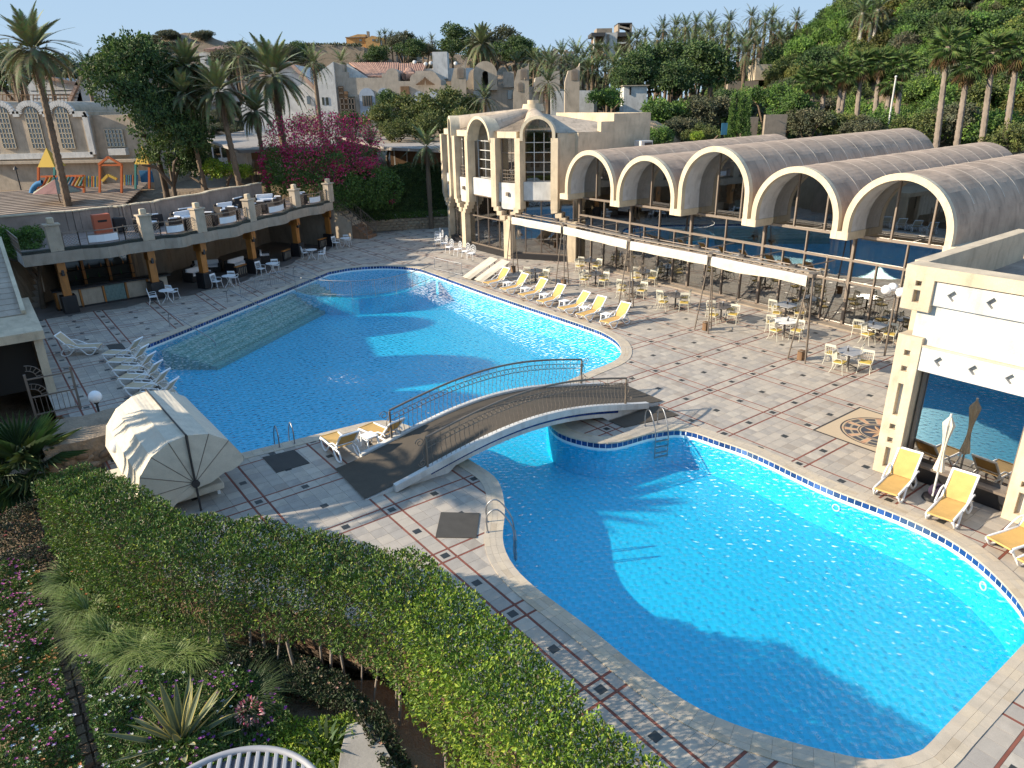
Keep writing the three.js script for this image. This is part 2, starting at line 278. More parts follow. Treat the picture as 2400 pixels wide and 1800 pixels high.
// ---------------------------------------------------------------- paved deck: joints, tiles, red strips, inlays
const deck = new THREE.Group(); deck.name = 'pool_deck'; structure(deck); scene.add(deck);
{
  const TH = 53.017 * RAD, OX = 6.0158, OZ = -27.778, PITCHL = 2.783, ex = [Math.cos(TH), Math.sin(TH)], ey = [Math.sin(TH), -Math.cos(TH)];
  const world = (a, b) => [OX + a * ex[0] + b * ey[0], OZ + a * ex[1] + b * ey[1]];
  const hole = ringShape(deckRing); hole.holes.push(new THREE.Path(poolRing.map(([x, z]) => new THREE.Vector2(x, -z))));
  mb().add(new THREE.ShapeGeometry(hole), flat(-0.014)).build('joint_bed', mat([0.20, 0.185, 0.165], { map: T.fine }), deck);
  // edge of the slab towards the garden
  const tones = [[0.50, 0.45, 0.395], [0.46, 0.42, 0.375], [0.53, 0.475, 0.41], [0.43, 0.395, 0.36], [0.56, 0.51, 0.445], [0.40, 0.355, 0.31]].map(c => mat(c, { map: T.fine, bumpMap: T.bump, bumpScale: 0.003, roughness: 0.8 }));
  const reds = [[0.26, 0.085, 0.06], [0.23, 0.075, 0.055], [0.29, 0.10, 0.07]].map(c => mat(c, { map: T.fine, roughness: 0.85 }));
  const inlay = mat([0.035, 0.04, 0.042], { roughness: 0.5, map: T.fine });
  const t = (PITCHL - 0.38 - 0.12) / 6, gap = 0.0035, cuts = [[-0.19, 0.19, 't'], [0.19, 0.25, 'r']]; for (let k = 0; k < 6; k++) cuts.push([0.25 + k * t, 0.25 + (k + 1) * t, 't']); cuts.push([0.25 + 6 * t, PITCHL - 0.19, 'r']);
  const box = (w, d) => new THREE.BoxGeometry(w - 2 * gap, 0.03, d - 2 * gap), uvs = (g, s) => { const p = g.attributes.position, q = g.attributes.uv; for (let i = 0; i < p.count; i++) q.setXY(i, p.getX(i) + s, p.getZ(i) + s * 0.7); return g; };
  const tg = [0, 1, 2, 3].map(k => uvs(box(t, t), k * 0.37)), bg = [uvs(box(0.38, t), 0.2), uvs(box(t, 0.38), 0.5)], cg = uvs(box(0.38, 0.38), 0.9);
  const rg = { s: uvs(box(0.06, 6 * t), 0.1), b: uvs(box(0.06, 0.38), 0.3), s2: uvs(box(6 * t, 0.06), 0.1), b2: uvs(box(0.38, 0.06), 0.3), x: uvs(box(0.06, 0.06), 0) };
  const tiles = [], strips = [], inlays = [];
  const keep = (a, b, w, d) => { // inside the deck and clear of the water
    const P = [[a - w / 2, b - d / 2], [a + w / 2, b - d / 2], [a + w / 2, b + d / 2], [a - w / 2, b + d / 2]].map(q => world(...q)), c = world(a, b);
    if (!insideRing(c[0], c[1], deckRing)) return null;
    const [dist] = ringDist(c[0], c[1], poolRing), reach = Math.hypot(w, d) / 2, isIn = insideRing(c[0], c[1], poolRing);
    if (isIn && dist > reach) return null;
    return { P, c, whole: !isIn && dist > reach + 0.03, dist };
  };
  const clipAway = (P, c) => { // cut a polygon at 12 cm outside the pool edge nearest to it
    const [, i] = ringDist(c[0], c[1], poolRing), [x0, z0] = poolRing[i], [x1, z1] = poolRing[(i + 1) % poolRing.length], l = Math.hypot(x1 - x0, z1 - z0);
    let nx = (z1 - z0) / l, nz = -(x1 - x0) / l; const mx = (x0 + x1) / 2, mz = (z0 + z1) / 2; if (insideRing(mx + nx * 0.08, mz + nz * 0.08, poolRing)) { nx = -nx; nz = -nz; }
    const side = (q) => (q[0] - x0) * nx + (q[1] - z0) * nz - 0.12, out = [];
    for (let k = 0; k < P.length; k++) { const a = P[k], b = P[(k + 1) % P.length], sa = side(a), sb = side(b); if (sa >= 0) out.push(a); if ((sa >= 0) !== (sb >= 0)) { const u = sa / (sa - sb); out.push([lerp(a[0], b[0], u), lerp(a[1], b[1], u)]); } }
    return out;
  };
  const cutPiece = (P, y) => { const m = mb(); for (let k = 1; k < P.length - 1; k++) { const a = P[0], b = P[k], c = P[k + 1], up = (b[0] - a[0]) * (c[1] - a[1]) - (b[1] - a[1]) * (c[0] - a[0]) < 0; m.tri(...(up ? [a, b, c] : [a, c, b]).map(q => [q[0], y, q[1]])); } return m.geo(); };
  const rot = new THREE.Matrix4().makeRotationY(-TH);
  const put = (list, geo, material, a, b, w, d, size, top = 0) => {
    const k = keep(a, b, w, d); if (!k) return;
    const y = top + (rnd() - 0.5) * 0.0024;
    if (k.whole) list.push({ geo, m: rot.clone().setPosition(k.c[0], y - 0.015, k.c[1]), mat: material, at: V(k.c[0], 0, k.c[1]), size });
    else { const P = clipAway(k.P, k.c); if (P.length > 2) list.push({ geo: cutPiece(P, y), mat: material, at: V(k.c[0], 0, k.c[1]), size: size * 0.8 }); }
  };
  const pick = () => tones[rnd() < 0.07 ? 4 : rnd() < 0.07 ? 5 : Math.floor(rnd() * 4)];
  for (let I = -14; I < 18; I++) for (let J = -26; J < 26; J++) {
    const a0 = I * PITCHL, b0 = J * PITCHL, c = world(a0 + 1.39, b0 + 1.39);
    if (c[0] < -36 || c[0] > 32 || c[1] < -72 || c[1] > 2) continue;
    for (const [i0, i1, ka] of cuts) for (const [j0, j1, kb] of cuts) {
      const w = i1 - i0, d = j1 - j0, a = a0 + (i0 + i1) / 2, b = b0 + (j0 + j1) / 2;
      if (ka === 't' && kb === 't') { const g = i0 < 0 && j0 < 0 ? cg : i0 < 0 ? bg[0] : j0 < 0 ? bg[1] : tg[Math.floor(rnd() * 4)]; put(tiles, g, pick(), a, b, w, d, 0.38); }
      else if (ka === 'r' && kb === 'r') put(strips, rg.x, reds[Math.floor(rnd() * 3)], a, b, w, d, 0.03, -0.002);
    }
    for (const [i0, i1, k] of cuts) if (k === 'r') {
      const a = (i0 + i1) / 2, m0 = 0.25 + 3 * t;
      for (let q = 0; q < 3; q++) { const g = rg['g' + q] ??= uvs(box(0.06, 2 * t), q * 0.2), h = rg['h' + q] ??= uvs(box(2 * t, 0.06), q * 0.2); const o = 0.25 + (2 * q + 1) * t; put(strips, g, reds[Math.floor(rnd() * 3)], a0 + a, b0 + o, 0.06, 2 * t, 0.2, -0.002); put(strips, h, reds[Math.floor(rnd() * 3)], a0 + o, b0 + a, 2 * t, 0.06, 0.2, -0.002); }
      put(strips, rg.b, reds[1], a0 + a, b0, 0.06, 0.38, 0.1, -0.002); put(strips, rg.b2, reds[1], a0, b0 + a, 0.38, 0.06, 0.1, -0.002);
    }
    const ig = rg.inlay ??= uvs(new THREE.BoxGeometry(0.2, 0.03, 0.2), 0);
    for (const [a, b] of [[0, 0], [PITCHL / 2, 0], [0, PITCHL / 2], [PITCHL / 2, PITCHL / 2]]) put(inlays, ig, inlay, a0 + a, b0 + b, 0.2, 0.2, 0.2, 0.004);
  }
  pieces(deck, 'paving_tile', tiles); pieces(deck, 'red_strip', strips); pieces(deck, 'inlay_tile', inlays);
  // brick face of the deck above the garden
  const face = mb(), bricks = [], bt = [[0.30, 0.18, 0.11], [0.26, 0.15, 0.10], [0.35, 0.23, 0.15]].map(c => mat(c, { map: T.stain, bumpMap: T.bump, bumpScale: 0.01 })), bgeo = new THREE.BoxGeometry(0.24, 0.085, 0.05);
  for (let i = 0; i < 12; i++) { const [a, b] = deckRing[i], [c, d] = deckRing[i + 1]; face.quad([a, -0.02, b], [c, -0.02, d], [c, GARDEN - 0.3, d], [a, GARDEN - 0.3, b]);
    const L = Math.hypot(c - a, d - b), ang = Math.atan2(-(d - b), c - a); for (let r = 0; r < 11; r++) for (let s = 0.13 + (r % 2) * 0.125; s < L - 0.1; s += 0.25) { const x = a + (c - a) * s / L, z = b + (d - b) * s / L; bricks.push({ geo: bgeo, m: new THREE.Matrix4().makeRotationY(ang).setPosition(x, -0.07 - r * 0.095, z), mat: bt[Math.floor(rnd() * 3)], at: V(x, -0.5, z), size: 0.2 }); } }
  face.build('retaining_face', M.soil, deck); pieces(deck, 'brick', bricks, 240);
}

// ---------------------------------------------------------------- arched bridge between the pools
{
  const A = V(-4.9, 0, -18.66), B = V(5.0, 0, -25.4), L = A.distanceTo(B), turn = -Math.atan2(B.z - A.z, B.x - A.x);
  const bridge = thing('arched_bridge', 'arched footbridge with brown carpet and scrolled iron railings between the two pools', 'bridge', [(A.x + B.x) / 2, 0, (A.z + B.z) / 2], turn);
  const W = 2.45, top = (s) => 0.04 + 0.92 * Math.pow(Math.max(0, Math.cos(clamp(s / (L / 2), -1, 1) * Math.PI / 2)), 1.35);
  const under = (s) => Math.max(-0.3, top(s) - 0.42), n = 40;
  const sh = new THREE.Shape(), half = L / 2;
  for (let i = 0; i <= n; i++) { const s = lerp(-half, half, i / n); i ? sh.lineTo(s, top(s)) : sh.moveTo(s, top(s)); }
  for (let i = n; i >= 0; i--) { const s = lerp(-half, half, i / n); sh.lineTo(s, Math.abs(s) > 3.2 ? -0.012 : lerp(under(s), 0.3, 0)); }
  mb().shape(sh, W - 0.16, new THREE.Matrix4().makeTranslation(0, -0.02, -(W - 0.16) / 2)).build('span', M.white, bridge);
  const kerbShape = (y0, y1, h) => { const k = new THREE.Shape(); for (let i = 0; i <= n; i++) { const s = lerp(-h, h, i / n); i ? k.lineTo(s, top(s) + y1) : k.moveTo(s, top(s) + y1); } for (let i = n; i >= 0; i--) { const s = lerp(-h, h, i / n); k.lineTo(s, Math.max(top(s) + y0, -0.01)); } return k; };
  for (const side of [-1, 1]) {
    mb().shape(kerbShape(-0.14, 0.07, half - 0.9), 0.16, new THREE.Matrix4().makeTranslation(0, 0, side * W / 2 - 0.08), 0.01).build('kerb', M.white, bridge);
    const tl = [mat([0.012, 0.04, 0.16], { roughness: 0.2 }), mat([0.02, 0.055, 0.2], { roughness: 0.2 })], tg = new THREE.BoxGeometry(0.145, 0.145, 0.012);
    for (let s = -half + 2.2, k = 0; s < half - 2.2; s += 0.152, k++) { const o = meshOf('blue_tile', tg, tl[(k * 7) % 3 ? 0 : 1], bridge); o.position.set(s, top(s) - 0.225, side * (W / 2 - 0.075)); o.rotation.z = Math.atan2(top(s + 0.1) - top(s - 0.1), 0.2); }
  }
  // carpet laid over the span and on to the deck at both ends
  const cp = mb(), ends = half + 0.02; let last;
  for (let i = 0; i <= 60; i++) { const s = lerp(-ends, ends, i / 60), y = (Math.abs(s) > half ? 0.03 : top(s)) + 0.012, w = W / 2 - 0.1; const cur = [[s, y, -w], [s, y, w]]; if (last) cp.quad(last[0], last[1], cur[1], cur[0]); last = cur; }
  cp.build('carpet', M.carpet, bridge);
  // railings
  for (const side of [-1, 1]) {
    const z = side * W / 2, h0 = -half + 2.0, h1 = half - 2.0, P = (s, y) => V(s, top(s) + 0.07 + y, z);
    const line = (y, r, rad = 5) => { const pts = []; for (let i = 0; i <= 30; i++) pts.push(P(lerp(h0, h1, i / 30), y)); return mb().tube(pts, r, rad, false, 60); };
    const rail = line(0.98, 0.034, 6).build('handrail', M.iron, bridge);
    line(0.80, 0.012).build('upper_band', M.iron, rail); line(0.62, 0.012).build('lower_band', M.iron, rail);
    for (const [s, dir] of [[h0, -1], [h1, 1]]) {
      const post = mb().box(s, top(s) + 0.46, z, 0.055, 1.1, 0.055).build('end_post', M.iron, bridge);
      const y = top(s) + 0.07, scroll = mb();
      const spiral = (cx, cy, r, turns, sgn) => { const p = []; for (let i = 0; i <= 22; i++) { const a = i / 22 * turns * 6.283, q = r * (1 - 0.7 * i / 22); p.push(V(s + dir * (cx + q * Math.cos(a)), y + cy + sgn * q * Math.sin(a), z)); } scroll.tube(p, 0.012, 5, false, 44); };
      spiral(0.2, 0.86, 0.15, 1.3, 1); spiral(0.17, 0.2, 0.13, 1.3, -1); scroll.tube([V(s + dir * 0.06, y + 0.75, z), V(s + dir * 0.14, y + 0.55, z), V(s + dir * 0.1, y + 0.36, z), V(s + dir * 0.2, y + 0.25, z)], 0.012, 5);
      scroll.build('scroll', M.iron, post);
    }
    for (let s = h0 + 0.16, k = 0; s < h1 - 0.05; s += 0.165, k++) {
      const b = mb(), y = top(s) + 0.07, w = side * 0.05;
      b.tube([V(s, y - 0.12, z), V(s, y + 0.08, z + w * 0.2), V(s, y + 0.24, z + w * 1.4), V(s, y + 0.42, z + w * 0.1), V(s, y + 0.62, z)], 0.0095, 4, false, 10);
      if (k % 2 === 0) mb().rod(V(s, y + 0.8, z), V(s, y + 0.98, z), 0.009, 4).build('upper_rod', M.iron, bridge);
      b.build('baluster', M.iron, bridge);
      mb().add(new THREE.TorusGeometry(0.078, 0.0085, 4, 14), new THREE.Matrix4().makeTranslation(s + 0.082, y + 0.71, z)).build('ring', M.iron, bridge);
    }
  }
  // carpets and mats on the deck
  const rug = (name, pts, y, m, label) => { const s = new THREE.Shape(pts.map(([x, z]) => new THREE.Vector2(x, -z))); return tag(mb().shape(s, 0.012, new THREE.Matrix4().makeRotationX(-Math.PI / 2).setPosition(0, y, 0), 0.003).build(name, m), label, 'mat'); };
  rug('landing_carpet', [[3.75, -26.45], [5.35, -24.4], [4.5, -23.85], [3.2, -24.9]], 0.016, M.carpet, 'brown carpet piece on the deck at the far end of the bridge');
  rug('landing_carpet', [[5.34, -24.1], [5.95, -23.2], [3.85, -22.25], [3.4, -22.8]], 0.016, M.carpet, 'brown carpet strip beside the bridge end by the pool ladder');
  rug('floor_mat', [[-8.1, -20.5], [-7.22, -21.0], [-6.46, -20.05], [-7.33, -19.45]], 0.006, M.mat, 'dark mat on the paving at the upper pool ladder');
  rug('floor_mat', [[-2.03, -16.98], [-0.96, -16.9], [-1.0, -15.7], [-2.07, -15.76]], 0.006, M.mat, 'dark mat on the paving at the lower pool ladder');
  rug('floor_mat', [[-19.5, -32.6], [-18.9, -32.85], [-14.0, -26.45], [-14.6, -26.0]], 0.006, M.mat, 'long dark rug between the row of loungers and the upper pool');
}
// ---------------------------------------------------------------- pool ladders, hand rails, fences
{
  const ladder = (x, z, ang, label) => {
    const t = thing('pool_ladder', label, 'ladder', [x, 0.016, z], ang);  // local +z points over the water
    for (const s of [-0.25, 0.25]) mb().tube([V(s, -0.02, 0), V(s, 0.45, -0.02), V(s, 0.66, 0.14), V(s, 0.62, 0.34), V(s, 0.2, 0.62), V(s, -0.25, 0.72), V(s, -0.95, 0.72)], 0.021, 8, false, 30).build('rail', M.steel, t);
    for (const y of [-0.3, -0.52, -0.74, -0.9]) mb().rbox(0, y, 0.72, 0.5, 0.03, 0.09, 0, 0, 0.01).build('rung', M.steel, t);
    for (const s of [-0.25, 0.25]) mb().add(new THREE.CylinderGeometry(0.05, 0.055, 0.02, 14), new THREE.Matrix4().makeTranslation(s, -0.005, 0)).build('flange', M.steel, t);
    return t;
  };
  ladder(4.83, -22.45, 0.35, 'steel pool ladder on the deck tongue beside the bridge');
  ladder(-0.72, -16.2, 1.62, 'steel pool ladder at the left bank of the lower pool');
  ladder(-7.55, -21.35, Math.PI + 0.55, 'steel pool ladder at the near edge of the upper pool');
  const grab = (a, b, label) => { const t = thing('grab_rail', label, 'handrail', [0, 0, 0]); const e = b.clone().sub(a).setY(0).normalize(); mb().tube([a.clone().setY(-0.02), a.clone().setY(0.5), a.clone().addScaledVector(e, 0.14).setY(0.74), a.clone().addScaledVector(e, 0.4).setY(0.72), lerpV(a, b, 0.6).setY(0.25), b.clone().setY(-0.15), b.clone().setY(-0.5)], 0.024, 8, false, 40).build('rail', M.steel, t); mb().add(new THREE.CylinderGeometry(0.055, 0.06, 0.02, 12), new THREE.Matrix4().makeTranslation(a.x, 0.01, a.z)).build('flange', M.steel, t); };
  const lerpV = (a, b, t) => a.clone().lerp(b, t);
  grab(V(-17.75, 0, -35.6), V(-14.7, 0, -33.5), 'steel grab rail at the first pool steps near the rug');
  grab(V(-16.5, 0, -40.4), V(-13.5, 0, -38.7), 'steel grab rail in the middle of the long pool steps');
  grab(V(-14.35, 0, -46.6), V(-11.6, 0, -45.6), 'steel grab rail at the far end of the pool steps');
  const fence = (pts, base, h, label) => {
    const t = thing('pool_fence', label, 'fence'); const c = new THREE.CatmullRomCurve3(pts.map(p => V(p[0], 0, p[1])), false, 'centripetal'), L = c.getLength(), N = Math.round(L / 0.14);
    const run = (y, r) => { const p = []; for (let i = 0; i <= 40; i++) p.push(c.getPointAt(i / 40).setY(base + y)); return mb().tube(p, r, 6, false, 60); };
    run(h, 0.025).build('top_rail', M.steel, t); run(0.12, 0.018).build('bottom_rail', M.steel, t);
    const list = []; for (let i = 0; i <= N; i++) { const p = c.getPointAt(i / N); list.push(p); mb().rod(V(p.x, base + (i % 10 ? 0.12 : -0.05), p.z), V(p.x, base + h, p.z), i % 10 ? 0.0085 : 0.02, 5).build(i % 10 ? 'picket' : 'post', M.steel, t); }
  };
  fence([[-14.36, -44.7], [-13.2, -43.45], [-11.96, -42.67], [-9.38, -42.07], [-7.8, -42.55], [-6.59, -43.67], [-5.6, -45.3], [-5.1, -46.5]], -0.25, 0.98, 'curved steel fence standing in the water round the small round pool');
  fence([[-16.04, -41.37], [-15.02, -44.16], [-14.36, -44.7]], 0, 0.85, 'straight steel fence on the deck beside the long pool steps');
  fence([[-5.13, -48.0], [-3.15, -45.96]], 0, 0.85, 'short steel fence on the deck by the propped white boards');
  // low wall under the curved fence, just below the surface
  const ring = mb(), inner = spline([[-14.36, -44.7], [-13.2, -43.45], [-11.96, -42.67], [-9.38, -42.07], [-7.8, -42.55], [-6.59, -43.67], [-5.6, -45.3], [-5.1, -46.5]], 0.4);
  for (let i = 0; i < inner.length - 1; i++) { const [a, b] = inner[i], [c, d] = inner[i + 1]; ring.box((a + c) / 2, (FLOOR - 0.33) / 2, (b + d) / 2, Math.hypot(c - a, d - b) + 0.06, -FLOOR - 0.33 + 0.02, 0.28, -Math.atan2(d - b, c - a)); }
  ring.build('dividing_wall', M.poolTile, basin);
}

// ---------------------------------------------------------------- restaurant with five barrel vaults
// local frame: +x along the glass front (u), +y up, +z towards the pool (so depth into the building is -z)
const DEPTH = 17.5, RISE = 0.018;
{
  const R = thing('vaulted_restaurant', 'long glass-fronted restaurant under five cream barrel vaults beside the pool terrace', 'building', [FO.x, 0, FO.z], FTURN);
  const vaults = [[-7.5, 7.66], [-2.5, 7.55], [2.5, 8.24], [7.5, 7.5], [12.5, 7.5]], ro = 2.36, ri = 2.1;
  const tilt = new THREE.Matrix4().makeRotationX(RISE);
  const arcShape = (ro, ri, ys, foot) => {
    const s = new THREE.Shape(); s.moveTo(-ro, foot); s.lineTo(-ro, ys); s.absarc(0, ys, ro, Math.PI, 0, true); s.lineTo(ro, foot); s.lineTo(ri, foot); s.lineTo(ri, ys); s.absarc(0, ys, ri, 0, Math.PI, false); s.lineTo(-ri, foot); s.closePath(); return s;
  };
  const place = (u, z, y = 0) => new THREE.Matrix4().makeTranslation(u, y, z);
  for (const [u, crown] of vaults) {
    const ys = crown - ro;
    const v = mb().shape(arcShape(ro, ri + 0.06, ys, 4.46), DEPTH + 1.2, new THREE.Matrix4().makeTranslation(0, 0, -DEPTH - 1.2).premultiply(tilt).premultiply(place(u, 1.2))).build('vault_roof', M.roofShell, R);
    mb().shape(arcShape(ro + 0.02, ri, ys, 4.44), 0.28, place(u, 1.19)).build('arch_rim', M.creamRim, v);
    mb().shape(arcShape(ri + 0.055, ri + 0.015, ys, 4.47), 1.15, place(u, 0.03)).build('hood_lining', M.whiteCool, v);
    mb().shape(arcShape(ri + 0.05, ri + 0.01, ys, 4.47), DEPTH, new THREE.Matrix4().makeTranslation(0, 0, -DEPTH).premultiply(tilt).premultiply(place(u, 0))).build('inner_lining', M.whiteCool, v);
    // raised seams over the roof
    for (let k = 0; k < 12; k++) { const z = -0.5 - k * 1.42; const p = []; for (let i = 0; i <= 14; i++) { const a = Math.PI * (0.16 + 0.68 * i / 14); p.push(V(u + Math.cos(a) * (ro + 0.004), ys + Math.sin(a) * (ro + 0.004) - z * RISE, z)); } mb().tube(p, 0.026, 4, false, 22).build('roof_seam', M.seam, v); }
    // wall filling the far end of the vault
    const end = new THREE.Shape(); end.moveTo(-ri, 0); end.lineTo(-ri, ys); end.absarc(0, ys, ri, Math.PI, 0, true); end.lineTo(ri, 0); end.closePath();
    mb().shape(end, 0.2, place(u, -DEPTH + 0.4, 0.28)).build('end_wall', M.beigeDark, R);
    // glazing in the arch: three lights with two uprights
    const lights = [[-ri, -0.82], [-0.82, 0.86], [0.86, ri]];
    for (const [a, b] of lights) { const s = new THREE.Shape(), top = (x) => ys + Math.sqrt(Math.max(0, ri * ri - x * x)) - 0.01; s.moveTo(a, 4.5); for (let i = 0; i <= 16; i++) { const x = lerp(a, b, i / 16); s.lineTo(x, top(clamp(x, -ri + 0.001, ri - 0.001))); } s.lineTo(b, 4.5); s.closePath(); mb().add(new THREE.ShapeGeometry(s), place(u, 0.005)).build('arch_pane', M.facade, R); }
    for (const x of [-0.82, 0.86]) mb().box(u + x, (4.45 + ys + Math.sqrt(ri * ri - x * x)) / 2, 0.02, 0.07, ys + Math.sqrt(ri * ri - x * x) - 4.45, 0.1).build('mullion', M.bronze, R);
    // lower glazing of this bay
    for (let k = 0; k < 4; k++) {
      const x0 = u - 2.5 + k * 1.25;
      for (const [y0, y1] of [[0.14, 2.16], [2.25, 3.22]]) mb().box(x0 + 0.625, (y0 + y1) / 2, 0, 1.19, y1 - y0, 0.002).build('pane', M.facade, R);
      if (k % 2 === 0) mb().box(x0 + 1.25, (3.32 + 4.4) / 2, 0, 2.43, 1.08, 0.002).build('pane', M.facade, R);
      mb().box(x0, (k ? 1.1 : 2.2), 0.03, k ? 0.07 : 0.12, k ? 2.2 : 4.4, k ? 0.1 : 0.14).build('mullion', M.bronze, R);
      if (k) mb().box(x0, k === 2 ? 3.33 : 2.74, 0.03, 0.06, k === 2 ? 2.16 : 0.96, 0.09).build('mullion', M.bronze, R);
      if (k === 1 || k === 2) mb().rod(V(x0 + (k === 1 ? 1.17 : 0.08), 0.95, 0.075), V(x0 + (k === 1 ? 1.17 : 0.08), 1.25, 0.075), 0.012, 6).build('door_handle', M.ironDark, R);
    }
    for (const [y, h, d] of [[2.205, 0.09, 0.14], [3.27, 0.11, 0.14], [4.44, 0.12, 0.16], [0.07, 0.14, 0.16]]) mb().box(u, y, 0.02, 4.99, h, d).build('transom', M.bronze, R);
  }
  // gutters between the vaults with their deep cream ends
  for (const u of [-10, -5, 0, 5, 10, 15]) {
    mb().box(u, 4.62, 0.02 - DEPTH / 2, 0.62, 0.3, DEPTH - 0.4).build('gutter', M.cream, R);
    mb().box(u, 4.615, 0.6, 0.86, 0.36, 1.72).build('gutter_end', M.creamRim, R);
    for (const z of [-1.2, -7, -13]) mb().box(u, 2.2, z, 0.5, 4.4, 0.5).build('column', M.cream, R);
    // steel lattice brackets behind the glass
    const br = mb(); for (const s of [-0.16, 0.16]) br.bar(V(u + s, 2.3, -0.45), V(u + s, 4.45, -0.45), 0.03); for (let k = 0; k < 5; k++) br.bar(V(u - 0.16, 2.4 + k * 0.4, -0.45), V(u + 0.16, 2.8 + k * 0.4, -0.45), 0.02); br.build('lattice_bracket', M.iron, R);
  }
  // the floor, back wall, ends and flat roof beside the last vault
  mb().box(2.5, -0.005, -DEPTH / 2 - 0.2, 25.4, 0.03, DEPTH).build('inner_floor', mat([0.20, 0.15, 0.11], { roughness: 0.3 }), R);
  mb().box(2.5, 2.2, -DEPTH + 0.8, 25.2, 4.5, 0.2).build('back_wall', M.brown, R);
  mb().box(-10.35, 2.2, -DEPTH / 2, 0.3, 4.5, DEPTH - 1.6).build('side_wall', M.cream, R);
  mb().box(15.3, 2.2, -DEPTH / 2 - 0.3, 0.3, 4.5, DEPTH - 1.6).build('side_wall', M.cream, R);
  mb().box(20.4, 4.55, -6, 9.9, 0.26, 12).build('flat_roof', M.roofShell, R);
  for (let k = 0; k < 4; k++) { mb().box(15.7 + k * 1.25 + 0.62, 2.3, 0, 1.19, 4.2, 0.002).build('pane', M.facade, R); mb().box(15.7 + k * 1.25, 2.2, 0.03, 0.08, 4.4, 0.1).build('mullion', M.bronze, R); }
  mb().box(18, 4.4, 0.03, 5.4, 0.12, 0.16).build('transom', M.bronze, R);
  mb().box(2.9, 0.02, 0.35, 26.2, 0.1, 0.5).build('door_sill', M.beigeDark, R);
  // inner furniture that shows as dark shapes: a long low counter and pillars
  mb().box(3, 0.6, -11, 16, 1.2, 0.8).build('buffet_counter', M.brown, R);
}

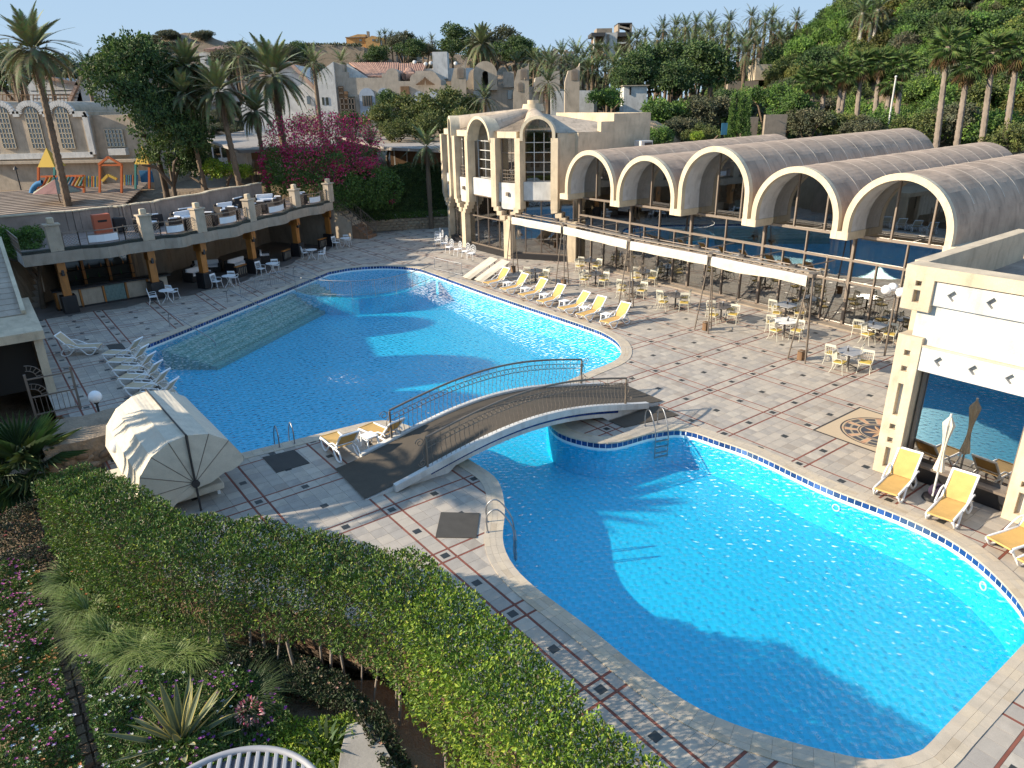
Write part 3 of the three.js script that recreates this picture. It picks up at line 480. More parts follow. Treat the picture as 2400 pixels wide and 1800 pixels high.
// ---------------------------------------------------------------- many-sided pavilion with arched windows
{
  const legs = [V(-4.72, 0, -60.3), V(-3.3, 0, -56.45), V(0.03, 0, -51.8), V(4.44, 0, -50.05)], apex = V(1.95, 10.35, -57.0);
  const P = thing('arched_pavilion', 'cream many-sided pavilion with tall arched windows and a fan roof beside the vaults', 'building', [1.5, 0, -56]);
  const off = V(-1.5, 0, 56), add = (name, m, material, parent = P) => { const g = m.geo(); g.translate(off.x, 0, off.z); return meshOf(name, g, material, parent); };
  const cen = V(2.4, 0, -57.5);
  const outs = legs.map((l, i) => { const t = (legs[Math.min(3, i + 1)].clone().sub(legs[Math.max(0, i - 1)])).normalize(); let n = V(-t.z, 0, t.x); if (n.dot(l.clone().sub(cen)) < 0) n.negate(); return { l, t, n }; });
  const FL = 0.86;                                         // half width of a flat bay
  const panel = (a, b, y0, y1, th = 0.14, name, m, inset = 0) => { const d = b.clone().sub(a), l = d.length(), n = V(-d.z, 0, d.x).normalize(); if (n.dot(a.clone().sub(cen)) < 0) n.negate(); const c = a.clone().add(b).multiplyScalar(0.5).addScaledVector(n, -inset); return add(name, mb().box(c.x, (y0 + y1) / 2, c.z, l, y1 - y0, th, -Math.atan2(d.z, d.x)), m); };
  const grid = (a, b, y0, y1, nx, ys, inset, name = 'glazing_bar', w = 0.05, m = M.white) => { const d = b.clone().sub(a), n = V(-d.z, 0, d.x).normalize(); if (n.dot(a.clone().sub(cen)) < 0) n.negate(); const g = (t, y) => a.clone().lerp(b, t).addScaledVector(n, -inset).setY(y); for (let k = 0; k <= nx; k++) add(name, mb().bar(g(k / nx, y0), g(k / nx, y1), w), m); for (const y of ys) add(name, mb().bar(g(0, y), g(1, y), w), m); };
  outs.forEach(({ l, t, n }, i) => {
    if (i === 3) { add('leg', mb().box(l.x, 1.4, l.z, 0.62, 2.8, 0.62, -Math.atan2(t.z, t.x)), M.cream); return; }
    const a = l.clone().addScaledVector(t, -FL), b = l.clone().addScaledVector(t, FL);
    // flat bay over the leg: glass, grille balcony, white apron with stepped corbel, piers at both sides
    panel(a, b, 5.35, 8.3, 0.02, 'window_pane', M.facade, 0.35); grid(a, b, 5.35, 8.3, 2, [7.3], 0.33, 'mullion', 0.06, M.bronze);
    panel(a, b, 3.95, 5.3, 0.2, 'white_apron', M.white, 0.02);
    add('apron_point', (() => { const s = l.clone(); return mb().box(s.x, 3.72, s.z, 1.25, 0.46, 0.2, -Math.atan2(t.z, t.x)); })(), M.white);
    grid(a.clone().addScaledVector(t, 0.1), b.clone().addScaledVector(t, -0.1), 5.3, 6.15, 7, [5.42, 5.65, 5.9, 6.15], 0.02, 'grille_bar', 0.028, M.bronze);
    panel(a, b, 8.3, 8.72, 0.5, 'eave', M.creamRim, 0.1);
    for (const [q, dir] of [[a, -1], [b, 1]]) {
      const c = q.clone().addScaledVector(t, dir * 0.24).addScaledVector(n, 0.08), r = -Math.atan2(t.z, t.x);
      add('pier', mb().box(c.x, 5.95, c.z, 0.46, 4.7, 0.62, r), M.cream);
      for (const [k, y] of [[0, 3.5], [1, 3.2], [2, 2.9]]) { const s = q.clone().addScaledVector(t, -dir * (k * 0.28 - 0.06)).addScaledVector(n, 0.08 - k * 0.004); add('corbel_step', mb().box(s.x, y, s.z, 0.46, 0.32, 0.6, r), M.cream); }
    }
    add('leg', mb().box(l.x, 1.4, l.z, 0.62, 2.8, 0.62, -Math.atan2(t.z, t.x)), M.cream);
    const lp = l.clone().addScaledVector(n, 0.16); const lamp = add('wall_lamp', mb().box(lp.x, 4.55, lp.z, 0.22, 0.24, 0.18, -Math.atan2(t.z, t.x)), M.iron);
  });
  const roof = mb();
  for (let i = 0; i < 3; i++) {
    const A = outs[i], B = outs[i + 1], a = A.l.clone().addScaledVector(A.t, FL + 0.48), b = B.l.clone().addScaledVector(B.t, -FL - (i === 2 ? 0.62 : 0.48)), d = b.clone().sub(a), w = d.length(), n = V(-d.z, 0, d.x).normalize(); if (n.dot(a.clone().sub(cen)) < 0) n.negate();
    const turn = -Math.atan2(d.z, d.x), mid = a.clone().lerp(b, 0.5), rr0 = w / 2 + 0.18, ys = 9.72 - rr0;
    panel(a, b, 4.2, 5.42, 0.2, 'white_apron', M.white, 0.06);
    // arched window
    const s = new THREE.Shape(); s.moveTo(-w / 2, 5.42); s.lineTo(-w / 2, ys); s.absarc(0, ys, w / 2, Math.PI, 0, true); s.lineTo(w / 2, 5.42); s.closePath();
    const M4 = (inset) => new THREE.Matrix4().makeRotationY(turn).setPosition(mid.x - n.x * inset, 0, mid.z - n.z * inset);
    add('arched_pane', mb().add(new THREE.ShapeGeometry(s, 24), M4(0.55)), M.facade);
    grid(a, b, 5.42, ys + 0.1, 3, [5.42, 6.05, 6.7, 7.35, 8.0], 0.52);
    const ring = new THREE.Shape(); ring.moveTo(-rr0, 8.15); ring.lineTo(-rr0, ys); ring.absarc(0, ys, rr0, Math.PI, 0, true); ring.lineTo(rr0, 8.15); ring.lineTo(w / 2 - 0.02, 8.15); ring.lineTo(w / 2 - 0.02, ys); ring.absarc(0, ys, w / 2 - 0.02, 0, Math.PI, false); ring.lineTo(-w / 2 + 0.02, 8.15); ring.closePath();
    add('arch_rim', mb().shape(ring, 1.0, M4(0.6)), M.creamRim);
    // vault running back from the arch to the top of the roof
    const N = 18, prev = []; for (let k = 0; k <= N; k++) { const an = Math.PI * k / N, q = V(Math.cos(an) * rr0, ys + Math.sin(an) * rr0, 0).applyMatrix4(M4(0.3)); prev.push(q); }
    const tip = apex.clone().lerp(mid.clone().setY(9.6), 0.12), small = prev.map((q, k) => tip.clone().add(V(Math.cos(Math.PI * k / N) * 0.55, Math.sin(Math.PI * k / N) * 0.5 - 0.6, 0).applyMatrix4(new THREE.Matrix4().makeRotationY(turn))));
    for (let k = 0; k < N; k++) roof.quad(prev[k], prev[k + 1], small[k + 1], small[k]);
    // lower storey glass
    for (let k = 0; k < 4; k++) panel(A.l.clone().lerp(B.l, (k + 0.02) / 4), A.l.clone().lerp(B.l, (k + 0.98) / 4), 0.45, 2.5, 0.004, 'pane', M.facade, 0.12), panel(A.l.clone().lerp(B.l, (k + 0.02) / 4), A.l.clone().lerp(B.l, (k + 0.98) / 4), 2.6, 4.2, 0.004, 'pane', M.facade, 0.12);
    grid(A.l, B.l, 0.4, 4.2, 4, [0.42, 2.55], 0.1, 'mullion', 0.08, M.bronze);
    panel(A.l, B.l, 0, 0.38, 0.5, 'plinth', M.blackStone, 0);
    panel(a, b, 4.12, 4.3, 0.24, 'apron_foot', M.bronze, 0.1);
  }
  outs.forEach(({ l, t, n }, i) => { if (i === 3) return; const a = l.clone().addScaledVector(t, -FL - 0.5).setY(8.72), b = l.clone().addScaledVector(t, FL + 0.5).setY(8.72); roof.tri(a, b, apex.clone().setY(9.9)); roof.tri(b, a, apex.clone().setY(9.9)); });
  add('roof_cap', mb().add(new THREE.CylinderGeometry(0.75, 0.85, 0.5, 16), new THREE.Matrix4().makeTranslation(apex.x, 10.2, apex.z)).add(new THREE.CylinderGeometry(0.42, 0.42, 0.3, 16), new THREE.Matrix4().makeTranslation(apex.x, 10.58, apex.z)), M.cream);
  // body behind: plain wall over the first vault, stepped parapet
  const q = (u, v) => fp(u, v), E3 = outs[3], eb = E3.l.clone().addScaledVector(E3.t, -FL - 0.4).addScaledVector(E3.n, 0.05), ec = q(-10.7, 0.9);
  add('pier', mb().box(eb.x, 5.95, eb.z, 0.5, 4.7, 0.66, -Math.atan2(E3.t.z, E3.t.x)), M.cream);
  for (const [k, y] of [[0, 3.5], [1, 3.2], [2, 2.9]]) { const s = eb.clone().addScaledVector(E3.t, k * 0.3); add('corbel_step', mb().box(s.x, y, s.z, 0.46, 0.32, 0.6, -Math.atan2(E3.t.z, E3.t.x)), M.cream); }
  panel(eb.clone().addScaledVector(E3.n, -0.2), ec, 3.6, 8.6, 0.36, 'upper_wall', M.cream, 0);
  roof.tri(eb.clone().setY(8.62), ec.clone().setY(8.62), apex.clone().setY(9.9)); roof.tri(ec.clone().setY(8.62), q(-10.7, 6.8).setY(8.62), apex.clone().setY(9.9));
  const wallBox = (a, b, y0, y1, th, name, m) => panel(a, b, y0, y1, th, name, m, 0);
  wallBox(q(-10.7, 0.15), q(-10.7, 6.8), 0, 8.6, 0.4, 'upper_wall', M.cream);
  add('fan_roof', roof, mat([0.56, 0.46, 0.36], { map: T.stain, side: THREE.DoubleSide, roughness: 0.85 }));
  wallBox(q(-10.72, 2.2), q(-10.72, 6.8), 8.6, 9.25, 0.38, 'parapet_step', M.cream); wallBox(q(-10.74, 3.4), q(-10.74, 6.8), 9.25, 9.75, 0.36, 'parapet_step', M.cream);
  wallBox(q(-10.6, 6.8), q(-21, 6.8), 0, 9.75, 0.4, 'back_wall', M.cream);
  wallBox(V(-4.72, 0, -61.2), q(-21, 6.8), 0, 8.6, 0.3, 'rear_side_wall', M.cream);
  const fl = mb(); fl.tri(V(-3, 8.55, -59), V(4.2, 8.55, -50.5), q(-10.7, 6.8).setY(8.55)); fl.tri(V(-3, 8.55, -59), q(-10.7, 6.8).setY(8.55), q(-21, 6.8).setY(8.55)); add('roof_deck', fl, M.roofShell);
  add('inner_core', mb().box(1.9, 4.2, -57.2, 4.2, 8.2, 4.2, 0.5), M.beige); add('inner_floor', mb().box(1.2, 4.3, -55.8, 6, 0.2, 6, 0.6), M.brown);
}
// things on the flat roof behind the pavilion
{
  const a = fp(-9.4, 5.2, 7.75), t = thing('roof_cooler', 'white air-cooling box on the vault roof beside the pavilion wall', 'cooler', [a.x, 7.0, a.z], 0.4);
  mb().rbox(0, 0.5, 0, 0.95, 0.9, 0.9).build('casing', M.white, t); mb().box(0.1, 0.5, 0.47, 0.6, 0.66, 0.02).build('grille', M.ironDark, t); mb().box(0, 0.02, 0, 1.2, 0.12, 1.1).build('stand', M.iron, t);
}
// ---------------------------------------------------------------- awning row: trestle posts and rolled awnings
{
  const T5 = [[-10.19, -5.59], [-5.04, -5.45], [1.02, -5.85], [6.34, -5.74], [11.69, -5.87]];
  const words = ['nearest the pavilion', 'second from the pavilion', 'in the middle of the row', 'second from the corner building', 'nearest the corner building'];
  T5.forEach(([u, v], i) => {
    const p = fp(u, v), t = thing('trestle_post', `brown steel trestle post of the awnings, ${words[i]}`, 'post', [p.x, 0, p.z], FTURN, 'awning trestles');
    for (const [x, z] of [[-0.42, 0.3], [0.42, 0.3], [0, -0.42]]) mb().rod(V(x, 0, z), V(x * 0.2, 3.65, z * 0.2), 0.032, 6).build('leg', M.iron, t);
    for (const y of [0.5, 1.1]) { const k = 1 - y / 3.65 * 0.8; mb().tube([V(-0.42 * k, y, 0.3 * k), V(0.42 * k, y, 0.3 * k), V(0, y, -0.42 * k)].map(q => q), 0.014, 4, true, 12).build('brace', M.iron, t); }
    mb().rbox(0, 0.22, 0, 0.24, 0.44, 0.24).build('junction_box', M.brown, t); mb().box(0, 3.7, 0, 0.22, 0.14, 0.3).build('head', M.iron, t);
  });
  for (let i = 0; i < 4; i++) {
    const a = fp(T5[i][0] + 0.12, T5[i][1]), b = fp(T5[i + 1][0] - 0.12, T5[i + 1][1]), d = b.clone().sub(a), L = d.length(), c = a.clone().lerp(b, 0.5);
    const t = thing('rolled_awning', ['cream rolled awning next to the pavilion', 'cream rolled awning second from the pavilion', 'cream rolled awning second from the corner building', 'cream rolled awning with a sagging valance at the corner end'][i], 'awning', [c.x, 3.5, c.z], -Math.atan2(d.z, d.x), 'awnings');
    mb().rbox(0, 0.12, 0.1, L, 0.1, 0.12, 0, 0, 0.03).build('front_bar', M.white, t);
    const val = mb(); for (let k = 0; k < 24; k++) { const x0 = -L / 2 + L * k / 24, x1 = -L / 2 + L * (k + 1) / 24, s = (q) => 0.17 + 0.012 * Math.sin(q * 5) + (i === 3 ? 0.012 * Math.sin(q * 2.1) : 0), y0 = (q) => -0.27 + (i === 3 ? 0.06 * Math.sin(q * 1.3) : 0.01 * Math.sin(q * 3)); val.quad([x0, 0.1, 0.165], [x1, 0.1, 0.165], [x1, y0(x1), s(x1)], [x0, y0(x0), s(x0)]); }
    val.build('valance', M.canvas, t);
    const slat = mb(); for (let k = 0; k < 26; k++) slat.rbox(-L / 2 + (k + 0.5) * L / 26, 0.26 - (k % 2) * 0.012, -0.32, L / 26 * 0.98, 0.03, 0.8, 0, -0.14, 0.01); slat.build('folded_cover', wall([0.52, 0.42, 0.32]), t);
    for (const x of [-L * 0.25, L * 0.28]) { mb().bar(V(x, 0.2, 0), V(x + 0.5, 0.36, -2.6), 0.04).build('folding_arm', M.iron, t); mb().box(x, 0.34, -0.45, 0.3, 0.08, 0.16).build('bracket', M.ironDark, t); }
    mb().rod(V(-L / 2, 0.3, -0.72), V(L / 2, 0.3, -0.72), 0.03, 6).build('rear_tube', M.bronze, t);
  }
  // stand fans hung on the trestles
  for (const [u, v, y, lab] of [[-9.9, -5.3, 2.5, 'caged fan on the trestle nearest the pavilion'], [0.4, -5.5, 2.55, 'caged fan on the left of the middle trestle'], [1.6, -5.6, 2.4, 'caged fan on the right of the middle trestle'], [11.2, -5.4, 2.1, 'caged fan on the trestle nearest the corner building']]) {
    const p = fp(u, v), t = thing('caged_fan', lab, 'fan', [p.x, y, p.z], FTURN + rr(-0.6, 0.6), 'terrace fans');
    const cage = mb(); for (const z of [-0.09, 0.09]) for (const r of [0.34, 0.26, 0.18, 0.1]) cage.add(new THREE.TorusGeometry(r, 0.006, 4, 22), new THREE.Matrix4().makeTranslation(0, 0, z * (1.1 - r))); for (let k = 0; k < 12; k++) { const a = k / 12 * 6.283; cage.tube([V(0, 0, 0.1), V(Math.cos(a) * 0.34, Math.sin(a) * 0.34, 0.06), V(Math.cos(a) * 0.34, Math.sin(a) * 0.34, -0.06), V(0, 0, -0.1)], 0.004, 3, false, 8); } cage.build('cage', M.iron, t);
    for (let k = 0; k < 3; k++) { const b = mb().box(0.16, 0, 0, 0.26, 0.14, 0.006, 0, 0.5).build('blade', M.beigeDark, t); b.rotation.z = k * 2.094; }
    mb().add(new THREE.SphereGeometry(0.09, 10, 8), new THREE.Matrix4().makeTranslation(0, 0, -0.16)).build('motor', M.ironDark, t); mb().rod(V(0, 0, -0.16), V(-0.2, -0.15, -0.4), 0.02, 5).build('arm', M.iron, t);
  }
  // globe lamp cluster
  const g = fp(13.6, -2.6), t = thing('globe_lamp_post', 'lamp post with four milky globes beside the terrace tables', 'lamp', [g.x, 0, g.z], 0.3);
  mb().rod(V(0, 0, 0), V(0, 2.9, 0), 0.045, 8, 0.035).build('post', M.iron, t);
  for (let k = 0; k < 4; k++) { const a = k * 1.57 + 0.4, x = Math.cos(a) * 0.42, z = Math.sin(a) * 0.42; mb().tube([V(0, 2.7, 0), V(x * 0.6, 2.62, z * 0.6), V(x, 2.74, z)], 0.016, 5).build('arm', M.iron, t); mb().add(new THREE.SphereGeometry(0.2, 18, 14), new THREE.Matrix4().makeTranslation(x, 2.94, z)).build('globe', M.globe, t); }
}
// ---------------------------------------------------------------- corner building at the right edge
{
  const a = V(11.0, 0, -19.05), ang = 52.4, t = thing('corner_building', 'cream and white building with diamond reliefs and dark glass at the right edge', 'building', [a.x, 0, a.z], -ang * RAD);
  // local +x along its front, +z towards the pool
  const holed = (w, h, holes, d) => { const s = new THREE.Shape([[0, 0], [w, 0], [w, h], [0, h]].map(p => new THREE.Vector2(...p))); for (const p of holes) s.holes.push(new THREE.Path(p.map(q => new THREE.Vector2(...q)))); return new THREE.ExtrudeGeometry(s, { depth: d, bevelEnabled: true, bevelSize: 0.012, bevelThickness: 0.012, bevelSegments: 1 }); };
  const rect = (x, y, w, h) => [[x, y], [x, y + h], [x + w, y + h], [x + w, y]];
  const pier = (x, name) => {
    mb().add(holed(0.64, 4.3, [rect(0.23, 3.72, 0.18, 0.18), rect(0.23, 3.25, 0.18, 0.18), rect(0.24, 1.9, 0.16, 1.0), rect(0.23, 1.45, 0.18, 0.18), rect(0.23, 1.02, 0.18, 0.18), rect(0.24, 0.22, 0.16, 0.66)], 0.16), new THREE.Matrix4().makeTranslation(x, 0.02, 0)).build(name, M.cream, t);
    mb().box(x + 0.32, 2.16, -0.27, 0.655, 4.31, 0.5).build('pier_core', M.cream, t);
    mb().box(x + 0.32, 2.2, -0.005, 0.4, 4.0, 0.02).build('recess_back', M.white, t);
  };
  pier(0, 'pier_face'); pier(3.45, 'pier_face'); pier(8.4, 'pier_face');
  const diamond = (x, y, r) => [[x - r, y], [x, y + r], [x + r, y], [x, y - r]];
  for (const x0 of [0.66, 4.12]) { const w = x0 < 1 ? 2.78 : 4.27; mb().add(holed(w, 0.66, Array.from({ length: Math.floor(w / 0.86) }, (_, k) => diamond(0.5 + k * 0.86, 0.36, 0.155)), 0.1), new THREE.Matrix4().makeTranslation(x0, 3.42, 0.02)).build('relief_band', M.white, t); mb().box(x0 + w / 2, 3.76, -0.1, w, 0.64, 0.2).build('band_core', M.white, t); }
  mb().box(4.4, 4.67, -0.12, 8.2, 1.2, 0.3).build('white_panel', M.white, t);
  mb().box(4.4, 4.12, 0.06, 8.2, 0.04, 0.18).build('ledge', M.creamRim, t);
  mb().add(holed(8.4, 0.62, Array.from({ length: 9 }, (_, k) => diamond(0.5 + k * 0.93, 0.32, 0.165)), 0.1), new THREE.Matrix4().makeTranslation(0.66, 5.28, 0.03)).build('relief_band', M.white, t);
  mb().box(4.9, 5.6, -0.1, 8.4, 0.6, 0.22).build('band_core', M.white, t);
  mb().add(holed(0.74, 0.98, [rect(0.28, 0.65, 0.17, 0.16), rect(0.27, 0.2, 0.19, 0.36)], 0.2), new THREE.Matrix4().makeTranslation(-0.08, 5.08, 0.02)).build('corner_block', M.cream, t);
  mb().box(0.29, 5.57, -0.28, 0.76, 0.97, 0.56).build('block_core', M.cream, t); mb().box(0.29, 5.57, 0.01, 0.5, 0.8, 0.02).build('recess_back', M.white, t);
  mb().box(4.5, 6.12, -0.1, 9.2, 0.34, 0.66).build('parapet', M.cream, t);
  mb().box(-0.02, 6.12, -4.2, 0.36, 0.34, 7.5).build('parapet', M.cream, t);
  mb().box(0.05, 3.0, -4.2, 0.2, 6.0, 7.4).build('side_wall', M.cream, t);
  mb().box(4.6, 5.2, -4.4, 9.0, 0.2, 7.6).build('roof_deck', mat([0.40, 0.33, 0.28], { map: T.stain }), t);
  mb().box(5.9, 6.0, -3.9, 0.3, 1.5, 4.4, 0.05).build('roof_upstand', M.cream, t);
  mb().box(4.6, 2.6, -7.9, 9.2, 5.2, 0.3).build('rear_wall', M.cream, t);
  for (const [x0, x1] of [[0.7, 3.4], [4.15, 8.35]]) {
    mb().box((x0 + x1) / 2, 1.95, -0.32, x1 - x0, 2.9, 0.012).build('window_pane', M.blueGlass, t);
    mb().box((x0 + x1) / 2, 0.26, -0.28, x1 - x0, 0.5, 0.2).build('plinth', M.blackStone, t); mb().box((x0 + x1) / 2, 0.54, -0.2, x1 - x0, 0.07, 0.3).build('sill', M.bronze, t);
    for (const x of [x0, x1]) mb().box(x + (x === x0 ? 0.04 : -0.04), 1.95, -0.28, 0.08, 2.9, 0.14).build('window_frame', M.bronze, t);
  }
  mb().box(4.6, 1.7, -3.2, 8.8, 3.4, 0.2).build('inner_wall', M.beige, t);
  mb().box(4.6, 0.03, -1.7, 8.8, 0.06, 2.9).build('inner_floor', M.brown, t);
}

// ---------------------------------------------------------------- poolside bar with a roof terrace
{
  const cols = [[-24.67, -38.75], [-21.17, -41.7], [-19.17, -44.07], [-17.51, -48.19], [-16.05, -53.86], [-14.51, -57.85]].map(p => V(p[0], 0, p[1]));
  const B = thing('terrace_bar', 'poolside bar under a curving roof terrace on orange timber columns', 'building', [-20, 0, -48]);
  const sh = (g) => g.translate(20, 0, 48), add = (name, m, material, parent = B) => meshOf(name, sh(m.geo()), material, parent);
  const nrm = cols.map((c, i) => { const t = cols[Math.min(5, i + 1)].clone().sub(cols[Math.max(0, i - 1)]).normalize(); return V(t.z, 0, -t.x); }).map(n => n.x > 0 ? n.negate() : n);   // away from the pool
  const front = [], push = (v) => front.push(v);
  for (let i = 0; i < 5; i++) { const a = cols[i].clone().addScaledVector(nrm[i], -0.62), b = cols[i + 1].clone().addScaledVector(nrm[i + 1], -0.62), n = nrm[i].clone().lerp(nrm[i + 1], 0.5).normalize(); for (let k = 0; k < 12; k++) { const t = k / 12, bulge = t > 0.26 && t < 0.74 ? 0.42 * Math.sin((t - 0.26) / 0.48 * Math.PI) : 0; push(a.clone().lerp(b, t).addScaledVector(n, -bulge)); } }
  push(cols[5].clone().addScaledVector(nrm[5], -0.62)); front.unshift(cols[0].clone().addScaledVector(nrm[0], -0.62).add(V(-1.3, 0, 1.05)));
  const back = front.map((p, i) => { const k = clamp((i - 1) / 60, 0, 1) * 5, j = Math.min(4, Math.floor(k)); return p.clone().addScaledVector(nrm[j].clone().lerp(nrm[j + 1], k - j).normalize(), 6.8); });
  const strip = (A, Bq, y, m) => { for (let i = 0; i < A.length - 1; i++) m.quad(A[i].clone().setY(y), A[i + 1].clone().setY(y), Bq[i + 1].clone().setY(y), Bq[i].clone().setY(y)); return m; };
  const skirt = (A, y0, y1, m) => { for (let i = 0; i < A.length - 1; i++) m.quad(A[i].clone().setY(y1), A[i + 1].clone().setY(y1), A[i + 1].clone().setY(y0), A[i].clone().setY(y0)); return m; };
  const ins = (d) => front.map((p, i) => p.clone().lerp(back[i], d / 6.8));
  add('terrace_floor', strip(ins(0.1), back, 3.5, mb()), mat([0.36, 0.28, 0.25], { map: T.stain }));
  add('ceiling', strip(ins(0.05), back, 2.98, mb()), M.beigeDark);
  // fascia: one piece for each bay, with the dark planting trough on top
  for (let i = 0; i < 6; i++) { const s = i ? 1 + (i - 1) * 12 : 0, e = i ? s + 12 : 1, seg = front.slice(s, e + 1); const f = skirt(seg, 2.9, 3.5, mb()); strip(seg, ins(0.16).slice(s, e + 1), 3.5, f); strip(ins(0.2).slice(s, e + 1), seg, 2.9, f); add('fascia', f, wall([0.44, 0.37, 0.30])); const tr = skirt(ins(0.05).slice(s, e + 1), 3.5, 3.66, mb()); strip(ins(0.05).slice(s, e + 1), ins(0.42).slice(s, e + 1), 3.66, tr); add('planting_trough', tr, mat([0.05, 0.055, 0.045], { map: T.stain, bumpMap: T.bump, bumpScale: 0.05 })); }
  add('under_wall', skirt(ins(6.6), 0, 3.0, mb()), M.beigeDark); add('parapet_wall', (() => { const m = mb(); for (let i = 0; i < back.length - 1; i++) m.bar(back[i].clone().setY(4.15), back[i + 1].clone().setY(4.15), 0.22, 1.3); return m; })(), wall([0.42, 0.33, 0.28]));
  add('parapet_cap', (() => { const m = mb(); for (let i = 0; i < back.length - 1; i++) m.bar(back[i].clone().setY(4.84), back[i + 1].clone().setY(4.84), 0.34, 0.08); return m; })(), M.creamRim);
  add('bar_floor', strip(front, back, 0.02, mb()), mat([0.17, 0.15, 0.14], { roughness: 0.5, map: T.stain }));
  const pf = [front[0], ...[1, 13, 25, 37, 49, 61].map(i => front[i])];
  cols.forEach((c, i) => {
    const r = -Math.atan2(nrm[i].x, nrm[i].z) + Math.PI, ry = Math.atan2(nrm[i].x, nrm[i].z);
    const col = add('column', mb().box(c.x, 1.95, c.z, 0.4, 1.94, 0.4, ry).box(c.x, 2.62, c.z, 0.4, 0.56, 0.72, ry), M.orangeWood);
    add('column_base', mb().rbox(c.x, 0.5, c.z, 0.74, 1.0, 0.74, ry), M.blackStone, col);
    add('wall_lantern', mb().rbox(c.x - nrm[i].x * 0.28, 2.3, c.z - nrm[i].z * 0.28, 0.16, 0.34, 0.2, ry, 0, 0.05), M.ironDark, col);
    const q = pf[i + 1].clone().addScaledVector(nrm[i], 0.3);
    const pier = add('terrace_pier', mb().rbox(q.x, 4.2, q.z, 0.66, 1.4, 0.5, ry).rbox(q.x, 4.92, q.z, 0.8, 0.1, 0.64, ry), M.beige);
    add('finial', mb().rbox(q.x, 5.12, q.z, 0.34, 0.34, 0.3, ry, 0, 0.06), M.cream, pier);
  });
  const posts = pf.slice(1);
  for (let i = 0; i < 5; i++) {   // railing of each bay: lattice, bowed white screen, lattice
    const s = 1 + i * 12, F = ins(0.3);
    const lat = (k0, k1, name) => { const a = F[s + k0], b = F[s + k1], m = mb(), L = a.distanceTo(b), pt = (t, y) => a.clone().lerp(b, t).setY(y); m.bar(pt(0, 4.42), pt(1, 4.42), 0.05); m.bar(pt(0, 3.72), pt(1, 3.72), 0.035); for (const t of [0, 1]) m.bar(pt(t, 3.6), pt(t, 4.5), 0.04); const n = Math.round(L / 0.17); for (let q = -4; q < n; q++) { const c = (t0, y0, t1, y1) => { let A2 = t0, B2 = t1; if (B2 <= 0 || A2 >= 1) return; const ya = A2 < 0 ? y0 + (y1 - y0) * (0 - A2) / (B2 - A2) : y0, yb = B2 > 1 ? y0 + (y1 - y0) * (1 - A2) / (B2 - A2) : y1; m.bar(pt(Math.max(0, A2), ya), pt(Math.min(1, B2), yb), 0.016); }; c(q / n, 3.74, (q + 4) / n, 4.36); c(q / n, 4.36, (q + 4) / n, 3.74); } add(name, m, M.bronze); };
    lat(1.0 | 0 || 1, 3, 'lattice_panel'); lat(9, 11, 'lattice_panel');
    const scr = mb(), fr = mb(); for (let k = 4; k < 8; k++) { scr.quad(F[s + k].clone().setY(4.16), F[s + k + 1].clone().setY(4.16), F[s + k + 1].clone().setY(3.78), F[s + k].clone().setY(3.78)); fr.bar(F[s + k].clone().setY(4.42), F[s + k + 1].clone().setY(4.42), 0.045); fr.bar(F[s + k].clone().setY(4.2), F[s + k + 1].clone().setY(4.2), 0.03); fr.bar(F[s + k].clone().setY(3.74), F[s + k + 1].clone().setY(3.74), 0.03); }
    for (const k of [3, 4, 8, 9]) fr.bar(F[s + k].clone().setY(3.6), F[s + k].clone().setY(4.45), 0.04); fr.bar(F[s + 3].clone().setY(4.42), F[s + 4].clone().setY(4.42), 0.045); fr.bar(F[s + 8].clone().setY(4.42), F[s + 9].clone().setY(4.42), 0.045);
    const f = add('bowed_rail', fr, M.bronze); add('white_screen', scr, M.pillow, f);
  }
  { const a = front[0], m = mb(), c = back[0]; for (const y of [4.42, 4.2, 3.74]) m.bar(a.clone().setY(y), c.clone().setY(y), 0.04); for (let k = 0; k <= 24; k++) { const p = a.clone().lerp(c, k / 24); m.bar(p.clone().setY(3.55), p.clone().setY(4.42), 0.018); } add('end_rail', m, M.bronze);
    const w = mb(); w.quad(a.clone().setY(3.5), c.clone().setY(3.5), c.clone().setY(2.9), a.clone().setY(2.9)); add('end_fascia', w, M.whiteCool); }
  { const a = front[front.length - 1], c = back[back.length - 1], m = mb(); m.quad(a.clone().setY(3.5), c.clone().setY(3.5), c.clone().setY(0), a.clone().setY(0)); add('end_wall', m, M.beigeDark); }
  // bar counter in the first bays and low walls between the columns
  const ctr = thing('bar_counter', 'bar counter of beige panels and glass bricks with orange posts under the terrace', 'counter', [-23.4, 0, -41.2], 0.7);
  for (let k = 0; k < 5; k++) { const x = -2.4 + k * 1.2; mb().box(x, 0.55, 0, 1.06, 1.0, 0.5).build(k === 2 ? 'glass_brick_panel' : 'panel', k === 2 ? mat([0.20, 0.27, 0.24], { roughness: 0.2, map: poolTile }) : M.beige, ctr); mb().box(x - 0.6, 0.56, 0.03, 0.1, 1.1, 0.56).build('post', M.orangeWood, ctr); }
  mb().rbox(0, 1.12, 0, 6.3, 0.08, 0.8).build('counter_top', M.blackStone, ctr); mb().box(0, 0.06, 0.02, 6.2, 0.12, 0.58).build('kick', M.blackStone, ctr);
  const shelf = thing('bottle_shelf', 'back-bar shelving with orange uprights and bottles behind the counter', 'shelf', [-25.6, 0, -43.6], 0.7);
  for (const x of [-2, -0.7, 0.7, 2]) mb().box(x, 1.35, 0, 0.14, 2.7, 0.3).build('upright', M.orangeWood, shelf); for (const y of [0.9, 1.5, 2.1]) mb().box(0, y, 0, 4.2, 0.05, 0.32).build('board', M.dark, shelf);
  mb().box(0, 1.35, -0.18, 4.2, 2.7, 0.04).build('mirror_back', M.glassDark, shelf);
